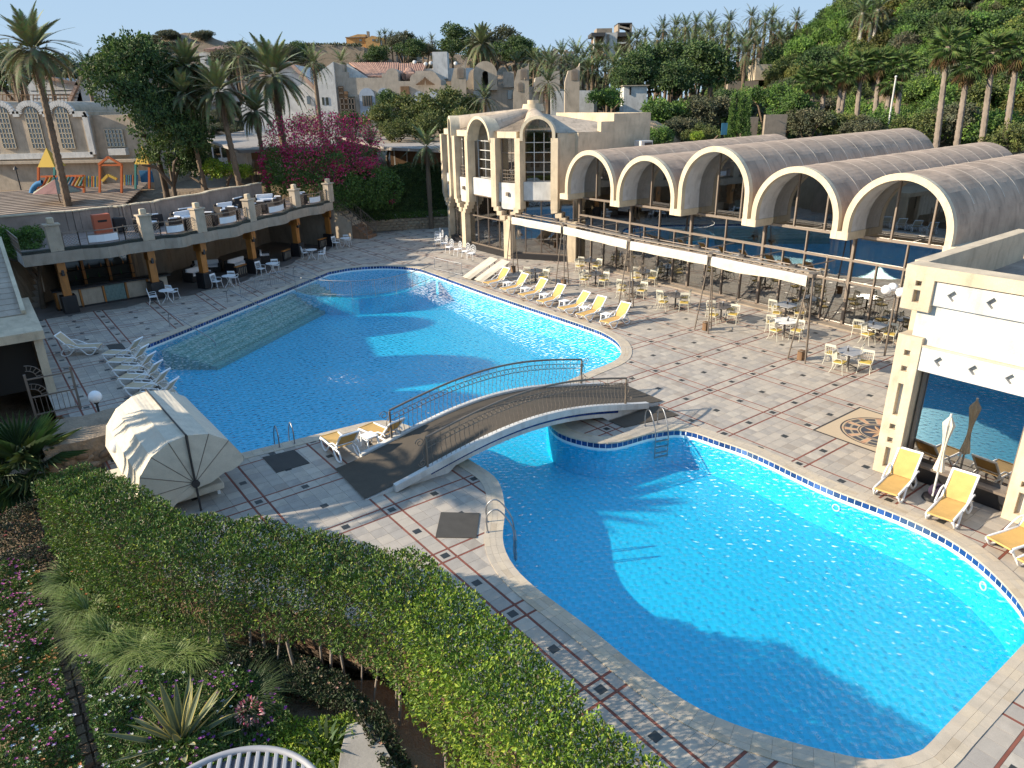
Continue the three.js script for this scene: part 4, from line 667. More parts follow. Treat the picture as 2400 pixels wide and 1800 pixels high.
  for (let k = 0; k < 18; k++) { const x = -1.8 + k * 0.21, y = [0.93, 1.53, 2.13][k % 3]; tag(mb().add(new THREE.CylinderGeometry(0.035, 0.04, 0.22, 8), new THREE.Matrix4().makeTranslation(0, 0.11, 0)).add(new THREE.CylinderGeometry(0.014, 0.018, 0.1, 8), new THREE.Matrix4().makeTranslation(0, 0.26, 0)).build('bottle', [mat([0.05, 0.12, 0.05], { roughness: 0.1 }), mat([0.3, 0.12, 0.03], { roughness: 0.1 }), mat([0.6, 0.6, 0.6], { roughness: 0.1 })][k % 3]), 'small bottle on the shelving behind the bar counter', 'bottle', 'bottles behind the bar').position.copy(V(x, y, 0.05).applyEuler(new THREE.Euler(0, 0.7, 0)).add(V(-25.6, 0, -43.6))); }
  // dark wicker sofas with pale cushions under the terrace
  const sofaAt = (x, z, turn, label, y = 0.02, w = 1.9) => { const s = thing('wicker_sofa', label, 'sofa', [x, y, z], turn, y > 1 ? 'roof terrace seats' : 'seats under the terrace'); mb().rbox(0, 0.2, 0, w, 0.36, 0.8).build('base', M.wicker, s); mb().rbox(0, 0.52, -0.34, w, 0.5, 0.14, 0, 0.08).build('back', M.wicker, s); for (const q of [-w / 2 + 0.07, w / 2 - 0.07]) mb().rbox(q, 0.36, 0.02, 0.13, 0.54, 0.76).build('arm', M.wicker, s); mb().rbox(0, 0.44, 0.05, w - 0.3, 0.14, 0.66, 0, 0, 0.05).build('seat_cushion', M.pillow, s); mb().rbox(0, 0.66, -0.22, w - 0.34, 0.34, 0.14, 0, 0.2, 0.05).build('back_cushion', M.pillow, s); return s; };
  sofaAt(-20.6, -46.4, 1.2, 'wicker sofa with grey cushions behind the third bar column'); sofaAt(-18.9, -49.2, 1.2, 'wicker sofa with grey cushions behind the fourth bar column'); sofaAt(-17.9, -51.6, 1.9, 'wicker sofa with grey cushions between the fourth and fifth bar columns'); sofaAt(-20.9, -48.6, 0.2, 'wicker sofa against the wall under the terrace');
  const low = (i, t, label) => { const p = cols[i].clone().lerp(cols[i + 1], t), d = cols[i + 1].clone().sub(cols[i]), o = thing('low_screen', label, 'screen', [p.x, 0, p.z], -Math.atan2(d.z, d.x)); mb().rbox(0, 0.36, 0, 0.95, 0.7, 0.16).build('panel', M.blackStone, o); mb().box(0, 0.76, 0, 1.0, 0.06, 0.2).build('cap', M.orangeWood, o); const m = mb(); for (let k = 0; k < 5; k++) m.bar(V(-0.4 + k * 0.2, 0.2, 0.09), V(-0.2 + k * 0.15, 0.62, 0.09), 0.02); m.build('lattice', M.beige, o); };
  low(2, 0.72, 'low black lattice screen left of the fourth bar column'); low(3, 0.72, 'low black lattice screen left of the fifth bar column'); low(4, 0.74, 'low black lattice screen left of the last bar column');
  // seats on the roof terrace
  const words = ['first', 'second', 'third', 'fourth', 'fifth', 'sixth', 'seventh', 'eighth', 'ninth', 'tenth', 'eleventh', 'twelfth', 'thirteenth', 'fourteenth'];
  let n = 0, m2 = 0; const chair = (x, z, turn, label) => { const s = thing('wicker_armchair', label, 'armchair', [x, 3.51, z], turn, 'roof terrace armchairs'); mb().rbox(0, 0.2, 0, 0.72, 0.36, 0.7).build('base', M.wicker, s); mb().rbox(0, 0.55, -0.3, 0.72, 0.62, 0.12, 0, 0.1).build('back', M.wicker, s); for (const q of [-0.31, 0.31]) mb().rbox(q, 0.42, 0, 0.1, 0.4, 0.66).build('arm', M.wicker, s); mb().rbox(0, 0.44, 0.04, 0.5, 0.12, 0.56, 0, 0, 0.05).build('seat_cushion', M.pillow, s); mb().rbox(0, 0.72, -0.2, 0.5, 0.4, 0.13, 0, 0.22, 0.05).build('back_cushion', M.pillow, s); };
  for (let k = 0; k < 12; k++) { const i = 22 + k * 3.2 | 0, p = front[i].clone().lerp(back[i], 0.24 + (k % 2) * 0.05), d = front[i + 1].clone().sub(front[i]); chair(p.x, p.z, -Math.atan2(d.z, d.x) + (k % 2 ? Math.PI / 2 : Math.PI) + rr(-0.4, 0.4), `dark wicker armchair with white cushions, ${words[n++]} from the left along the roof terrace rail`); }
  for (let k = 0; k < 7; k++) { const i = 20 + k * 5.6 | 0, p = front[i].clone().lerp(back[i], 0.62 + (k % 2) * 0.14), d = front[i + 1].clone().sub(front[i]); sofaAt(p.x, p.z, -Math.atan2(d.z, d.x) + (k % 2 ? Math.PI : 0) + rr(-0.3, 0.3), `dark wicker sofa with white cushions, ${words[m2++]} from the left along the roof terrace wall`, 3.51, 1.6); }
  const ob = thing('orange_stand', 'orange-red cabinet with a dark barbecue beside it on the roof terrace', 'cabinet', [-24.6, 3.51, -43.6], 0.75); mb().rbox(0, 0.62, 0, 0.95, 1.24, 0.5).build('cabinet', mat([0.50, 0.12, 0.055], { roughness: 0.5 }), ob); mb().box(0, 0.85, 0.255, 0.5, 0.12, 0.02).build('slot', M.dark, ob); mb().rbox(0.95, 0.5, 0.05, 0.7, 0.9, 0.5, 0, 0, 0.12).build('barbecue', M.wicker, ob);
  // steps up at the far end
  const st = thing('terrace_stair', 'stone steps with lattice railing climbing to the roof terrace at its far end', 'stairs', [-11.75, 0, -61.3], 1.23);   // climbs towards local -z
  for (let k = 0; k < 13; k++) mb().box(0, (k + 1) * 0.135, -0.2 - k * 0.36, 1.5, (k + 1) * 0.27, 0.36).build('step', k < 4 ? M.brick : M.beige, st);
  for (const x of [-0.8, 0.8]) { const m = mb(), y0 = (z) => 0.27 - z * 0.75; for (const e of [0.15, 0.95]) m.bar(V(x, y0(0) + e, 0), V(x, y0(-4.6) + e, -4.6), 0.05); for (let k = 0; k < 16; k++) { const z = -k * 0.28, z1 = z - 0.28; m.bar(V(x, y0(z) + 0.15, z), V(x, y0(z1) + 0.93, z1), 0.02); m.bar(V(x, y0(z) + 0.93, z), V(x, y0(z1) + 0.15, z1), 0.02); if (k % 5 === 0) m.bar(V(x, y0(z) - 0.25, z), V(x, y0(z) + 1.0, z), 0.05); } m.build('railing', M.bronze, st); }
}
// ---------------------------------------------------------------- slatted roof beside the bar, kiosk at the left edge
{
  const t = thing('slatted_roof', 'wide tan slatted roof beyond the left end of the roof terrace', 'roof', [-26.2, 0, -44.4]);
  const s = V(-0.76, 0, 0.65), c = V(-0.306, 0, -0.952), slats = [mat([0.44, 0.34, 0.27], { map: T.stain }), mat([0.40, 0.31, 0.25], { map: T.stain }), mat([0.48, 0.38, 0.30], { map: T.stain })];
  const m0 = mb().bar(V(0, 0, 0), s.clone().multiplyScalar(22), 0.46, 0.07).geo();
  for (let k = 0; k < 56; k++) { const o = meshOf('slat', m0, slats[k % 3], t); o.position.copy(c.clone().multiplyScalar(k * 0.53)).setY(3.2 + k * 0.014 + (k % 2) * 0.05); }
  for (const q of [0.6, 8, 15, 21]) { const b = mb(); b.bar(s.clone().multiplyScalar(q).setY(3.05), s.clone().multiplyScalar(q).addScaledVector(c, 29.5).setY(3.8), 0.2, 0.2); b.build('beam', M.brown, t); for (const e of [0.5, 14, 28.5]) { const p = s.clone().multiplyScalar(q).addScaledVector(c, e); mb().box(p.x, 1.2, p.z, 0.2, 3.8, 0.2).build('post', M.brown, t); } }
  // kiosk: its front runs to the left out of the picture, its right side recedes
  const K = thing('pool_kiosk', 'low cream kiosk with slatted roof and white curtain at the left edge of the deck', 'building', [-18.15, 0, -26.5], 0.635);
  mb().box(-4, 2.46, -3.3, 8, 0.34, 6.6).build('roof_slab', M.cream, K); for (const x of [-0.25, -2.4, -7.6]) mb().box(x, 1.15, -0.3, 0.3, 2.3, 0.3).build('corner_post', M.cream, K); mb().box(-0.22, 1.15, -3.5, 0.24, 2.3, 6.2).build('side_wall', M.beige, K); mb().box(-4, 1.15, -5.6, 7.4, 2.3, 0.3).build('rear_wall', M.beigeDark, K); mb().box(-1.3, 1.05, -1.2, 1.7, 2.1, 0.06).build('doorway', M.dark, K);
  const cu = mb(); for (let k = 0; k < 26; k++) { const x0 = -7.4 + k * 0.19, x1 = x0 + 0.19, z = (x) => -0.1 + 0.05 * Math.sin(x * 11); cu.quad([x0, 2.28, z(x0)], [x1, 2.28, z(x1)], [x1, 0.5 + 0.05 * Math.sin(x1 * 9), z(x1)], [x0, 0.5 + 0.05 * Math.sin(x0 * 9), z(x0)]); } cu.build('curtain', M.canvas, K);
  for (let k = 0; k < 15; k++) mb().box(-3.6, 2.72 + k * 0.15, -3.4 - k * 0.43, 6.4, 0.06, 0.42, 0, 0.33).build('roof_slat', wall([0.50, 0.43, 0.36]), K);
  mb().bar(V(-0.4, 2.74, -3.2), V(-0.4, 4.95, -9.7), 0.16, 0.18).build('roof_edge', M.creamRim, K); mb().box(-3.6, 1.8, -8.4, 6.2, 3.6, 2.6).build('rear_room', M.beigeDark, K);
  // stair beside the bar
  const st = thing('side_stair', 'dark stone stair with lattice gate at the left end of the bar', 'stairs', [-27.6, 0, -39.6], 0.55);
  for (let k = 0; k < 11; k++) mb().box(0, 0.14 + k * 0.28, -0.3 - k * 0.34, 1.7, 0.28, 0.36).build('step', M.beigeDark, st);
  const m = mb(); for (const y of [3.5, 4.3]) m.bar(V(-0.9, y, -4.1), V(0.9, y, -4.1), 0.05); for (let k = 0; k < 9; k++) { m.bar(V(-0.9 + k * 0.2, 3.5, -4.1), V(-0.7 + k * 0.2, 4.3, -4.1), 0.02); m.bar(V(-0.7 + k * 0.2, 3.5, -4.1), V(-0.9 + k * 0.2, 4.3, -4.1), 0.02); } m.build('lattice_gate', M.bronze, st);
  for (const x of [-0.95, 0.95]) mb().bar(V(x, 0.9, 0), V(x, 4.1, -3.9), 0.06).build('hand_rail', M.beige, st);
}

// ---------------------------------------------------------------- loungers, tables, chairs
function makeLounger(sling, label, group) {           // foot end at the origin, head towards +x
  const t = thing('sun_lounger', label, 'sun lounger', [0, 0.014, 0], 0, group), W = 0.31;
  for (const s of [-1, 1]) {
    mb().tube([V(0.02, 0.27, s * W), V(0.1, 0.33, s * W), V(0.6, 0.33, s * W), V(1.2, 0.34, s * W), V(1.42, 0.32, s * W)], 0.035, 6, false, 20).build('side_rail', M.resin, t);
    mb().tube([V(0.08, 0.31, s * W), V(0.16, 0.16, s * (W + 0.02)), V(0.3, 0.03, s * (W + 0.03)), V(0.5, 0.02, s * (W + 0.03)), V(0.62, 0.14, s * (W + 0.02)), V(0.78, 0.32, s * W)], 0.03, 6, false, 24).build('leg', M.resin, t);
    mb().tube([V(1.02, 0.33, s * W), V(1.16, 0.16, s * (W + 0.02)), V(1.34, 0.02, s * (W + 0.03)), V(1.56, 0.02, s * (W + 0.03)), V(1.62, 0.12, s * (W + 0.02)), V(1.45, 0.36, s * W)], 0.03, 6, false, 24).build('leg', M.resin, t);
    mb().tube([V(0.72, 0.34, s * (W + 0.03)), V(0.98, 0.47, s * (W + 0.05)), V(1.2, 0.56, s * (W + 0.06)), V(1.42, 0.56, s * (W + 0.06)), V(1.52, 0.5, s * (W + 0.05))], 0.026, 6, false, 20).build('armrest', M.resin, t);
  }
  const seat = mb(), bed = (x) => 0.35 - 0.02 * Math.sin(clamp(x / 1.2) * Math.PI); for (let k = 0; k < 8; k++) { const a = 0.04 + k * 0.145, b = a + 0.145; seat.quad([a, bed(a), -W], [a, bed(a), W], [b, bed(b), W], [b, bed(b), -W]); } seat.rbox(0.03, 0.34, 0, 0.06, 0.05, W * 2, 0, 0, 0.02);
  seat.build('seat_sling', sling, t);
  const back = new THREE.Group(); back.name = 'backrest'; back.position.set(1.18, 0.34, 0); back.rotation.z = 0.86; t.add(back);
  mb().rbox(0.42, 0, -W, 0.84, 0.06, 0.06, 0, 0, 0.025).rbox(0.42, 0, W, 0.84, 0.06, 0.06, 0, 0, 0.025).rbox(0.85, 0, 0, 0.07, 0.06, W * 2 + 0.06, 0, 0, 0.025).rbox(0.25, -0.03, 0, 0.05, 0.04, W * 2).build('back_frame', M.resin, back);
  const bs = mb(); for (let k = 0; k < 6; k++) { const a = 0.02 + k * 0.137, b = a + 0.137, y = (x) => 0.02 - 0.025 * Math.sin(x / 0.84 * Math.PI); bs.quad([a, y(a), -W], [a, y(a), W], [b, y(b), W], [b, y(b), -W]); } bs.build('back_sling', sling, back);
  return t;
}
M.sling.side = THREE.DoubleSide;
function makeSideTable(label) { const t = thing('side_table', label, 'side table', [0, 0, 0], 0, 'lounger side tables'); mb().rbox(0, 0.40, 0, 0.46, 0.035, 0.46).build('table_top', M.resin, t); for (const [x, z] of [[-1, -1], [1, -1], [1, 1], [-1, 1]]) mb().bar(V(x * 0.18, 0.39, z * 0.18), V(x * 0.21, 0.0, z * 0.21), 0.04).build('leg', M.resin, t); return t; }
const nth = ['nearest the corner building', 'second', 'third', 'fourth', 'fifth', 'sixth', 'seventh'];
const ordinal = (k) => ['first', 'second', 'third', 'fourth', 'fifth', 'sixth', 'seventh', 'eighth', 'ninth', 'tenth', 'eleventh', 'twelfth'][k] || `${k + 1}th`;
{
  // row on the restaurant side of the upper pool
  const L0 = makeLounger(M.sling, 'x'), S0 = makeSideTable('x'), row = [[-1.5, -42.6], [-0.45, -41.0], [0.6, -39.55], [1.62, -38.0], [2.66, -36.5], [3.55, -35.2], [4.62, -33.85]];
  row.forEach(([x, z], i) => {
    const lab = `yellow sun lounger on the restaurant side of the upper pool, ${ordinal(i)} from the propped boards`, turn = 0.66 + rr(-0.11, 0.11);
    if (i === 0) { L0.position.set(x, 0.014, z); L0.rotation.y = turn; tag(L0, lab, 'sun lounger', 'loungers along the upper pool'); } else copyOf(L0, lab, [x, 0.014, z], turn, 'loungers along the upper pool');
    if (i === 0) return; const mx = (x + row[i - 1][0]) / 2 + 0.82, mz = (z + row[i - 1][1]) / 2 - 0.62, sl = `white side table between the ${ordinal(i - 1)} and ${ordinal(i)} loungers beside the upper pool`;
    if (i === 1) { S0.position.set(mx, 0.002, mz); S0.rotation.y = 0.6; tag(S0, sl, 'side table', 'lounger side tables'); } else copyOf(S0, sl, [mx, 0.002, mz], 0.6 + rr(-0.2, 0.2));
  });
  for (const [x, z, a, l] of [[10.25, -17.05, 0.78, 'yellow sun lounger at the corner building pier, farthest of its row'], [11.0, -15.75, 0.75, 'yellow sun lounger in front of the dark window of the corner building'], [11.75, -14.55, 0.38, 'yellow sun lounger by the right frame edge, second from the bottom'], [11.9, -13.65, 0.42, 'yellow sun lounger cut by the right frame edge, nearest of its row']]) copyOf(L0, l, [x, 0.014, z], a, 'loungers by the corner building');
  const LT = makeLounger(M.sling, 'white framed lounger nearest the camera beside the bridge', 'loungers by the bridge'); LT.position.set(-6.15, 0.014, -21.45); LT.rotation.y = -0.92;
  copyOf(LT, 'white framed lounger behind the bridge railing at the upper pool edge', [-5.05, 0.014, -22.1], -0.72, 'loungers by the bridge');
  copyOf(S0, 'white side table between the two loungers beside the bridge', [-4.75, 0.002, -21.2], -0.8);
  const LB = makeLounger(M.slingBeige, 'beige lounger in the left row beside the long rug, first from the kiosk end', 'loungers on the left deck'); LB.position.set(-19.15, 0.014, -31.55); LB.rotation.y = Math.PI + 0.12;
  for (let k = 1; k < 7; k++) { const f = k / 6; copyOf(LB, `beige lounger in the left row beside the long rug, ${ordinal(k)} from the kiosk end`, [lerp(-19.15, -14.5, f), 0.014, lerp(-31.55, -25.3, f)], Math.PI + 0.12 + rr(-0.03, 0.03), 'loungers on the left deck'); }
}
function makeChair(m, cushion, label, ornate) {       // faces +z
  const t = thing(ornate ? 'ornate_chair' : 'metal_armchair', label, 'chair', [0, 0, 0]);
  mb().rbox(0, 0.44, 0, 0.46, 0.035, 0.44).build('seat', m, t);
  if (cushion) mb().rbox(0, 0.475, 0.01, 0.43, 0.05, 0.41, 0, 0, 0.025).build('cushion', cushion, t);
  for (const s of [-1, 1]) {
    mb().tube([V(s * 0.21, 0.43, 0.19), V(s * 0.23, 0.22, 0.22), V(s * 0.25, 0, 0.27)], 0.015, 5, false, 6).build('leg', m, t);
    mb().tube([V(s * 0.20, 0.43, -0.19), V(s * 0.21, 0.2, -0.2), V(s * 0.23, 0, -0.29)], 0.015, 5, false, 6).build('leg', m, t);
    mb().tube([V(s * 0.24, 0.44, 0.16), V(s * 0.27, 0.62, 0.17), V(s * 0.27, 0.65, 0.05), V(s * 0.24, 0.64, -0.2)], 0.015, 5, false, 10).build('armrest', m, t);
  }
  const b = mb();
  if (ornate) { b.add(new THREE.TorusGeometry(0.22, 0.017, 5, 20), new THREE.Matrix4().makeScale(1, 1.25, 1).setPosition(0, 0.74, -0.23)); for (let k = 0; k < 8; k++) { const a = k * 0.785; b.bar(V(Math.cos(a) * 0.07, 0.74 + Math.sin(a) * 0.08, -0.23), V(Math.cos(a) * 0.21, 0.74 + Math.sin(a) * 0.26, -0.23), 0.02); } b.add(new THREE.TorusGeometry(0.07, 0.014, 5, 12), new THREE.Matrix4().makeTranslation(0, 0.74, -0.23)); }
  else { b.rbox(0, 0.86, -0.26, 0.46, 0.11, 0.025, 0, -0.12, 0.01); for (const s of [-1, 1]) b.bar(V(s * 0.21, 0.44, -0.19), V(s * 0.22, 0.84, -0.255), 0.03); for (let k = -2; k <= 2; k++) b.bar(V(k * 0.075, 0.45, -0.2), V(k * 0.08, 0.82, -0.25), 0.022, 0.01); }
  b.build('backrest', m, t);
  return t;
}
{
  const c0 = makeChair(M.chair, M.cushion, 'x'), w0 = makeChair(M.chairWhite, null, 'x'), o0 = makeChair(M.chairWhite, M.pillow, 'x', true), used = new Set();
  const put = (proto, x, z, turn, label, group, cat = 'chair') => { if (!used.has(proto)) { used.add(proto); proto.position.set(x, 0.004, z); proto.rotation.y = turn; tag(proto, label, cat, group); return proto; } return copyOf(proto, label, [x, 0.004, z], turn, group); };
  const vase = (x, z, label, y) => { const v = thing('table_vase', label, 'vase', [x, y, z]); mb().add(new THREE.CylinderGeometry(0.03, 0.045, 0.14, 10), new THREE.Matrix4().makeTranslation(0, 0.07, 0)).build('holder', M.ironDark, v); mb().box(0, 0.19, 0, 0.09, 0.1, 0.008, 0.5).build('card', M.pillow, v); };
  const table = (x, z, kind, where, turn) => {
    const t = thing(kind === 'round' ? 'round_table' : 'square_table', `${kind === 'round' ? 'round white' : kind === 'white' ? 'square glossy' : 'square dark glass'} terrace table ${where}`, 'table', [x, 0.004, z], turn, 'terrace tables');
    const m = kind === 'dark' ? M.tableDark : kind === 'round' ? M.tableWhite : mat([0.34, 0.34, 0.35], { roughness: 0.06 });
    if (kind === 'round') mb().add(new THREE.CylinderGeometry(0.56, 0.56, 0.035, 40), new THREE.Matrix4().makeTranslation(0, 0.735, 0)).build('table_top', m, t); else mb().rbox(0, 0.735, 0, 1.0, 0.03, 1.0, 0, 0, 0.012).build('table_top', m, t);
    mb().rod(V(0, 0.06, 0), V(0, 0.72, 0), 0.045, 10).build('pedestal', M.ironDark, t);
    for (let k = 0; k < 4; k++) { const a = k * 1.571 + 0.785; mb().tube([V(0, 0.2, 0), V(Math.cos(a) * 0.2, 0.1, Math.sin(a) * 0.2), V(Math.cos(a) * 0.38, 0.015, Math.sin(a) * 0.38)], 0.02, 5, false, 8).build('foot', M.ironDark, t); }
    vase(x + rr(-0.1, 0.1), z + rr(-0.1, 0.1), `small card holder on the terrace table ${where}`, 0.757);
    const sides = ['pool', 'glass', 'pavilion', 'corner-building'], dirs = [FN.clone().negate(), FN, FU.clone().negate(), FU];
    dirs.forEach((d, k) => { const e = d.clone().applyAxisAngle(V(0, 1, 0), rr(-0.25, 0.25)), r = rr(0.66, 0.85); put(c0, x + e.x * r, z + e.z * r, Math.atan2(-e.x, -e.z) + rr(-0.25, 0.25), `yellow-cushioned armchair, ${sides[k]} side of the table ${where}`, 'terrace chairs'); });
  };
  const tb = [[1.6, -44.0, 'dark', 'behind the first loungers'], [5.3, -46.8, 'dark', 'nearest the pavilion glass'], [5.25, -42.85, 'dark', 'between the second and third trestles'], [8.3, -43.3, 'dark', 'against the glass under the second vault'], [7.05, -40.1, 'dark', 'beside the middle trestle'], [8.95, -37.4, 'dark', 'behind the last yellow lounger'], [10.75, -35.0, 'dark', 'beside the fourth trestle'], [14.05, -35.0, 'white', 'by the end of the glass doors'], [12.97, -32.2, 'round', 'between the last two trestles'], [14.0, -27.7, 'white', 'out in the sun nearest the medallion'], [16.75, -31.3, 'white', 'behind the globe lamps'], [18.7, -32.8, 'dark', 'against the glass beside the corner building']];
  for (const [x, z, k, w] of tb) table(x, z, k, w, FTURN + rr(-0.1, 0.1));
  // white sets in front of the bar
  const bt = [[-20.03, -40.58, 'in front of the second bar column'], [-17.7, -44.14, 'in front of the third bar column'], [-16.07, -47.72, 'in front of the fourth bar column'], [-14.64, -52.41, 'in front of the fifth bar column'], [-13.1, -57.1, 'in front of the last bar column']];
  bt.forEach(([x, z, w], i) => {
    const t = thing('white_bistro_table', `white round bistro table ${w}`, 'table', [x, 0.004, z], 0, 'bar tables'); mb().add(new THREE.CylinderGeometry(0.42, 0.42, 0.025, 32), new THREE.Matrix4().makeTranslation(0, 0.73, 0)).build('table_top', M.chairWhite, t);
    for (let k = 0; k < 3; k++) { const a = k * 2.094 + 0.4; mb().tube([V(Math.cos(a) * 0.22, 0.72, Math.sin(a) * 0.22), V(Math.cos(a) * 0.07, 0.4, Math.sin(a) * 0.07), V(Math.cos(a) * 0.34, 0, Math.sin(a) * 0.34)], 0.016, 5, false, 10).build('leg', M.chairWhite, t); }
    const p = [[-0.72, 0.25], [-0.05, -0.8]], right = [[0.8, 0.15], [-0.6, -0.45]], pos = i === 3 ? right : p, nm = i === 3 ? ['right of', 'behind'] : ['left of', 'behind'];
    pos.forEach(([dx, dz], k) => put(w0, x + dx, z + dz, Math.atan2(-dx, -dz) + rr(-0.3, 0.3), `white metal armchair ${nm[k]} the bistro table ${w}`, 'bar chairs'));
  });
  [[-5.98, -59.6], [-5.65, -58.3], [-5.72, -57.0], [-5.1, -55.6], [-4.55, -54.0], [-3.85, -53.0], [-3.2, -52.2], [-2.75, -51.4]].forEach(([x, z], k) => put(o0, x, z, -1.3 + k * 0.09 + rr(-0.2, 0.2), `white chair with round pierced back, ${ordinal(k)} from the far end of the pavilion row`, 'ornate chairs by the pavilion'));
  // two propped boards by the fence
  for (const [x, z, w] of [[-2.05, -45.6, 'left'], [-1.25, -44.75, 'right']]) { const t = thing('propped_board', `pale slatted board leaning beside the short fence, ${w} of the two`, 'board', [x, 0.02, z], FTURN); for (let k = 0; k < 6; k++) mb().rbox(0, 0.16 + k * 0.17, 0.75 - k * 0.36, 0.98, 0.03, 0.395, 0, 0.443, 0.01).build('plank', mat([0.66, 0.60, 0.50], { map: T.stain }), t); for (const s of [-0.35, 0.35]) mb().bar(V(s, 0, -1.1), V(s, 1.02, -1.05), 0.05).build('strut', M.beigeDark, t); }
}
// ---------------------------------------------------------------- paving medallion, folded parasol at the window
{
  const c = V(12.35, 0.008, -21.5), n = 512, size = 3.1;
  const tex = dataTex(n, (u, v) => {
    const x = (u - 0.5) * size, y = (v - 0.5) * size, r = Math.hypot(x, y), a = Math.atan2(y, x); let col = [186, 168, 142];
    if (Math.max(Math.abs(x), Math.abs(y)) > size / 2 - 0.07) col = [52, 50, 50];
    const ringK = (q, w) => Math.abs(r - q) < w;
    if (r < 1.22) col = [178, 160, 134];
    if (r < 1.2 && r > 0.62) { const s = ((a / 6.2832 * 12) % 1 + 1) % 1; if (s < 0.12 || s > 0.88) col = [188, 148, 118]; else if (s > 0.2 && s < 0.8 && r > 0.72 && r < 1.1) col = r > 0.88 && r < 0.95 ? [150, 140, 120] : [64, 66, 74]; }
    if (r < 0.6) { const s = Math.abs(((a / 6.2832 * 8 + 0.5) % 1 + 1) % 1 - 0.5) * 2; col = r < 0.55 * (1 - s * 0.85) ? (((a / 6.2832 * 16) % 1 + 1) % 1 < 0.5 ? [196, 166, 130] : [150, 112, 84]) : [58, 62, 72]; }
    if (ringK(1.22, 0.025) || ringK(0.66, 0.02) || ringK(1.12, 0.012)) col = [46, 46, 52];
    const g = (rnd() - 0.5) * 22; return col.map(q => q + g);
  });
  const g = new THREE.PlaneGeometry(size, size); g.rotateX(-Math.PI / 2); const o = meshOf('compass_medallion', g, new THREE.MeshStandardMaterial({ map: tex, roughness: 0.7 })); o.position.copy(c); o.rotation.y = -53 * RAD; structure(o);
  const p = V(11.9, 0, -17.0), t = thing('folded_parasol', 'closed white parasol standing between loungers and the dark window', 'parasol', [11.72, 0, -17.25], 0.4);
  mb().rod(V(0, 0, 0), V(0, 2.6, 0), 0.03, 8).build('pole', M.white, t); const f = mb(); for (let k = 0; k < 16; k++) { const r = (y, q) => (y > 2.4 ? 0.03 : 0.09 + 0.05 * Math.sin(y * 3)) * (1 + 0.35 * (q % 2)); for (let j = 0; j < 8; j++) { const y0 = 0.9 + j * 0.2, y1 = y0 + 0.2, a0 = k / 16 * 6.283, a1 = (k + 1) / 16 * 6.283, pt = (y, a, q) => [Math.cos(a) * r(y, q), y, Math.sin(a) * r(y, q)]; f.quad(pt(y0, a0, k), pt(y0, a1, k + 1), pt(y1, a1, k + 1), pt(y1, a0, k)); } } f.build('folded_canopy', M.canvas, t); mb().add(new THREE.CylinderGeometry(0.25, 0.27, 0.08, 18), new THREE.Matrix4().makeTranslation(0, 0.05, 0)).build('base', M.blackStone, t);
  const bag = tag(mb().add(new THREE.IcosahedronGeometry(0.26, 2), new THREE.Matrix4().makeScale(1, 0.8, 0.7).setPosition(0, 0.2, 0)).build('dark_bag', mat([0.03, 0.018, 0.045], { roughness: 0.9 })), 'dark purple bag on the paving between two yellow loungers', 'bag'); bag.position.set(11.9, 0, -17.35); 
}
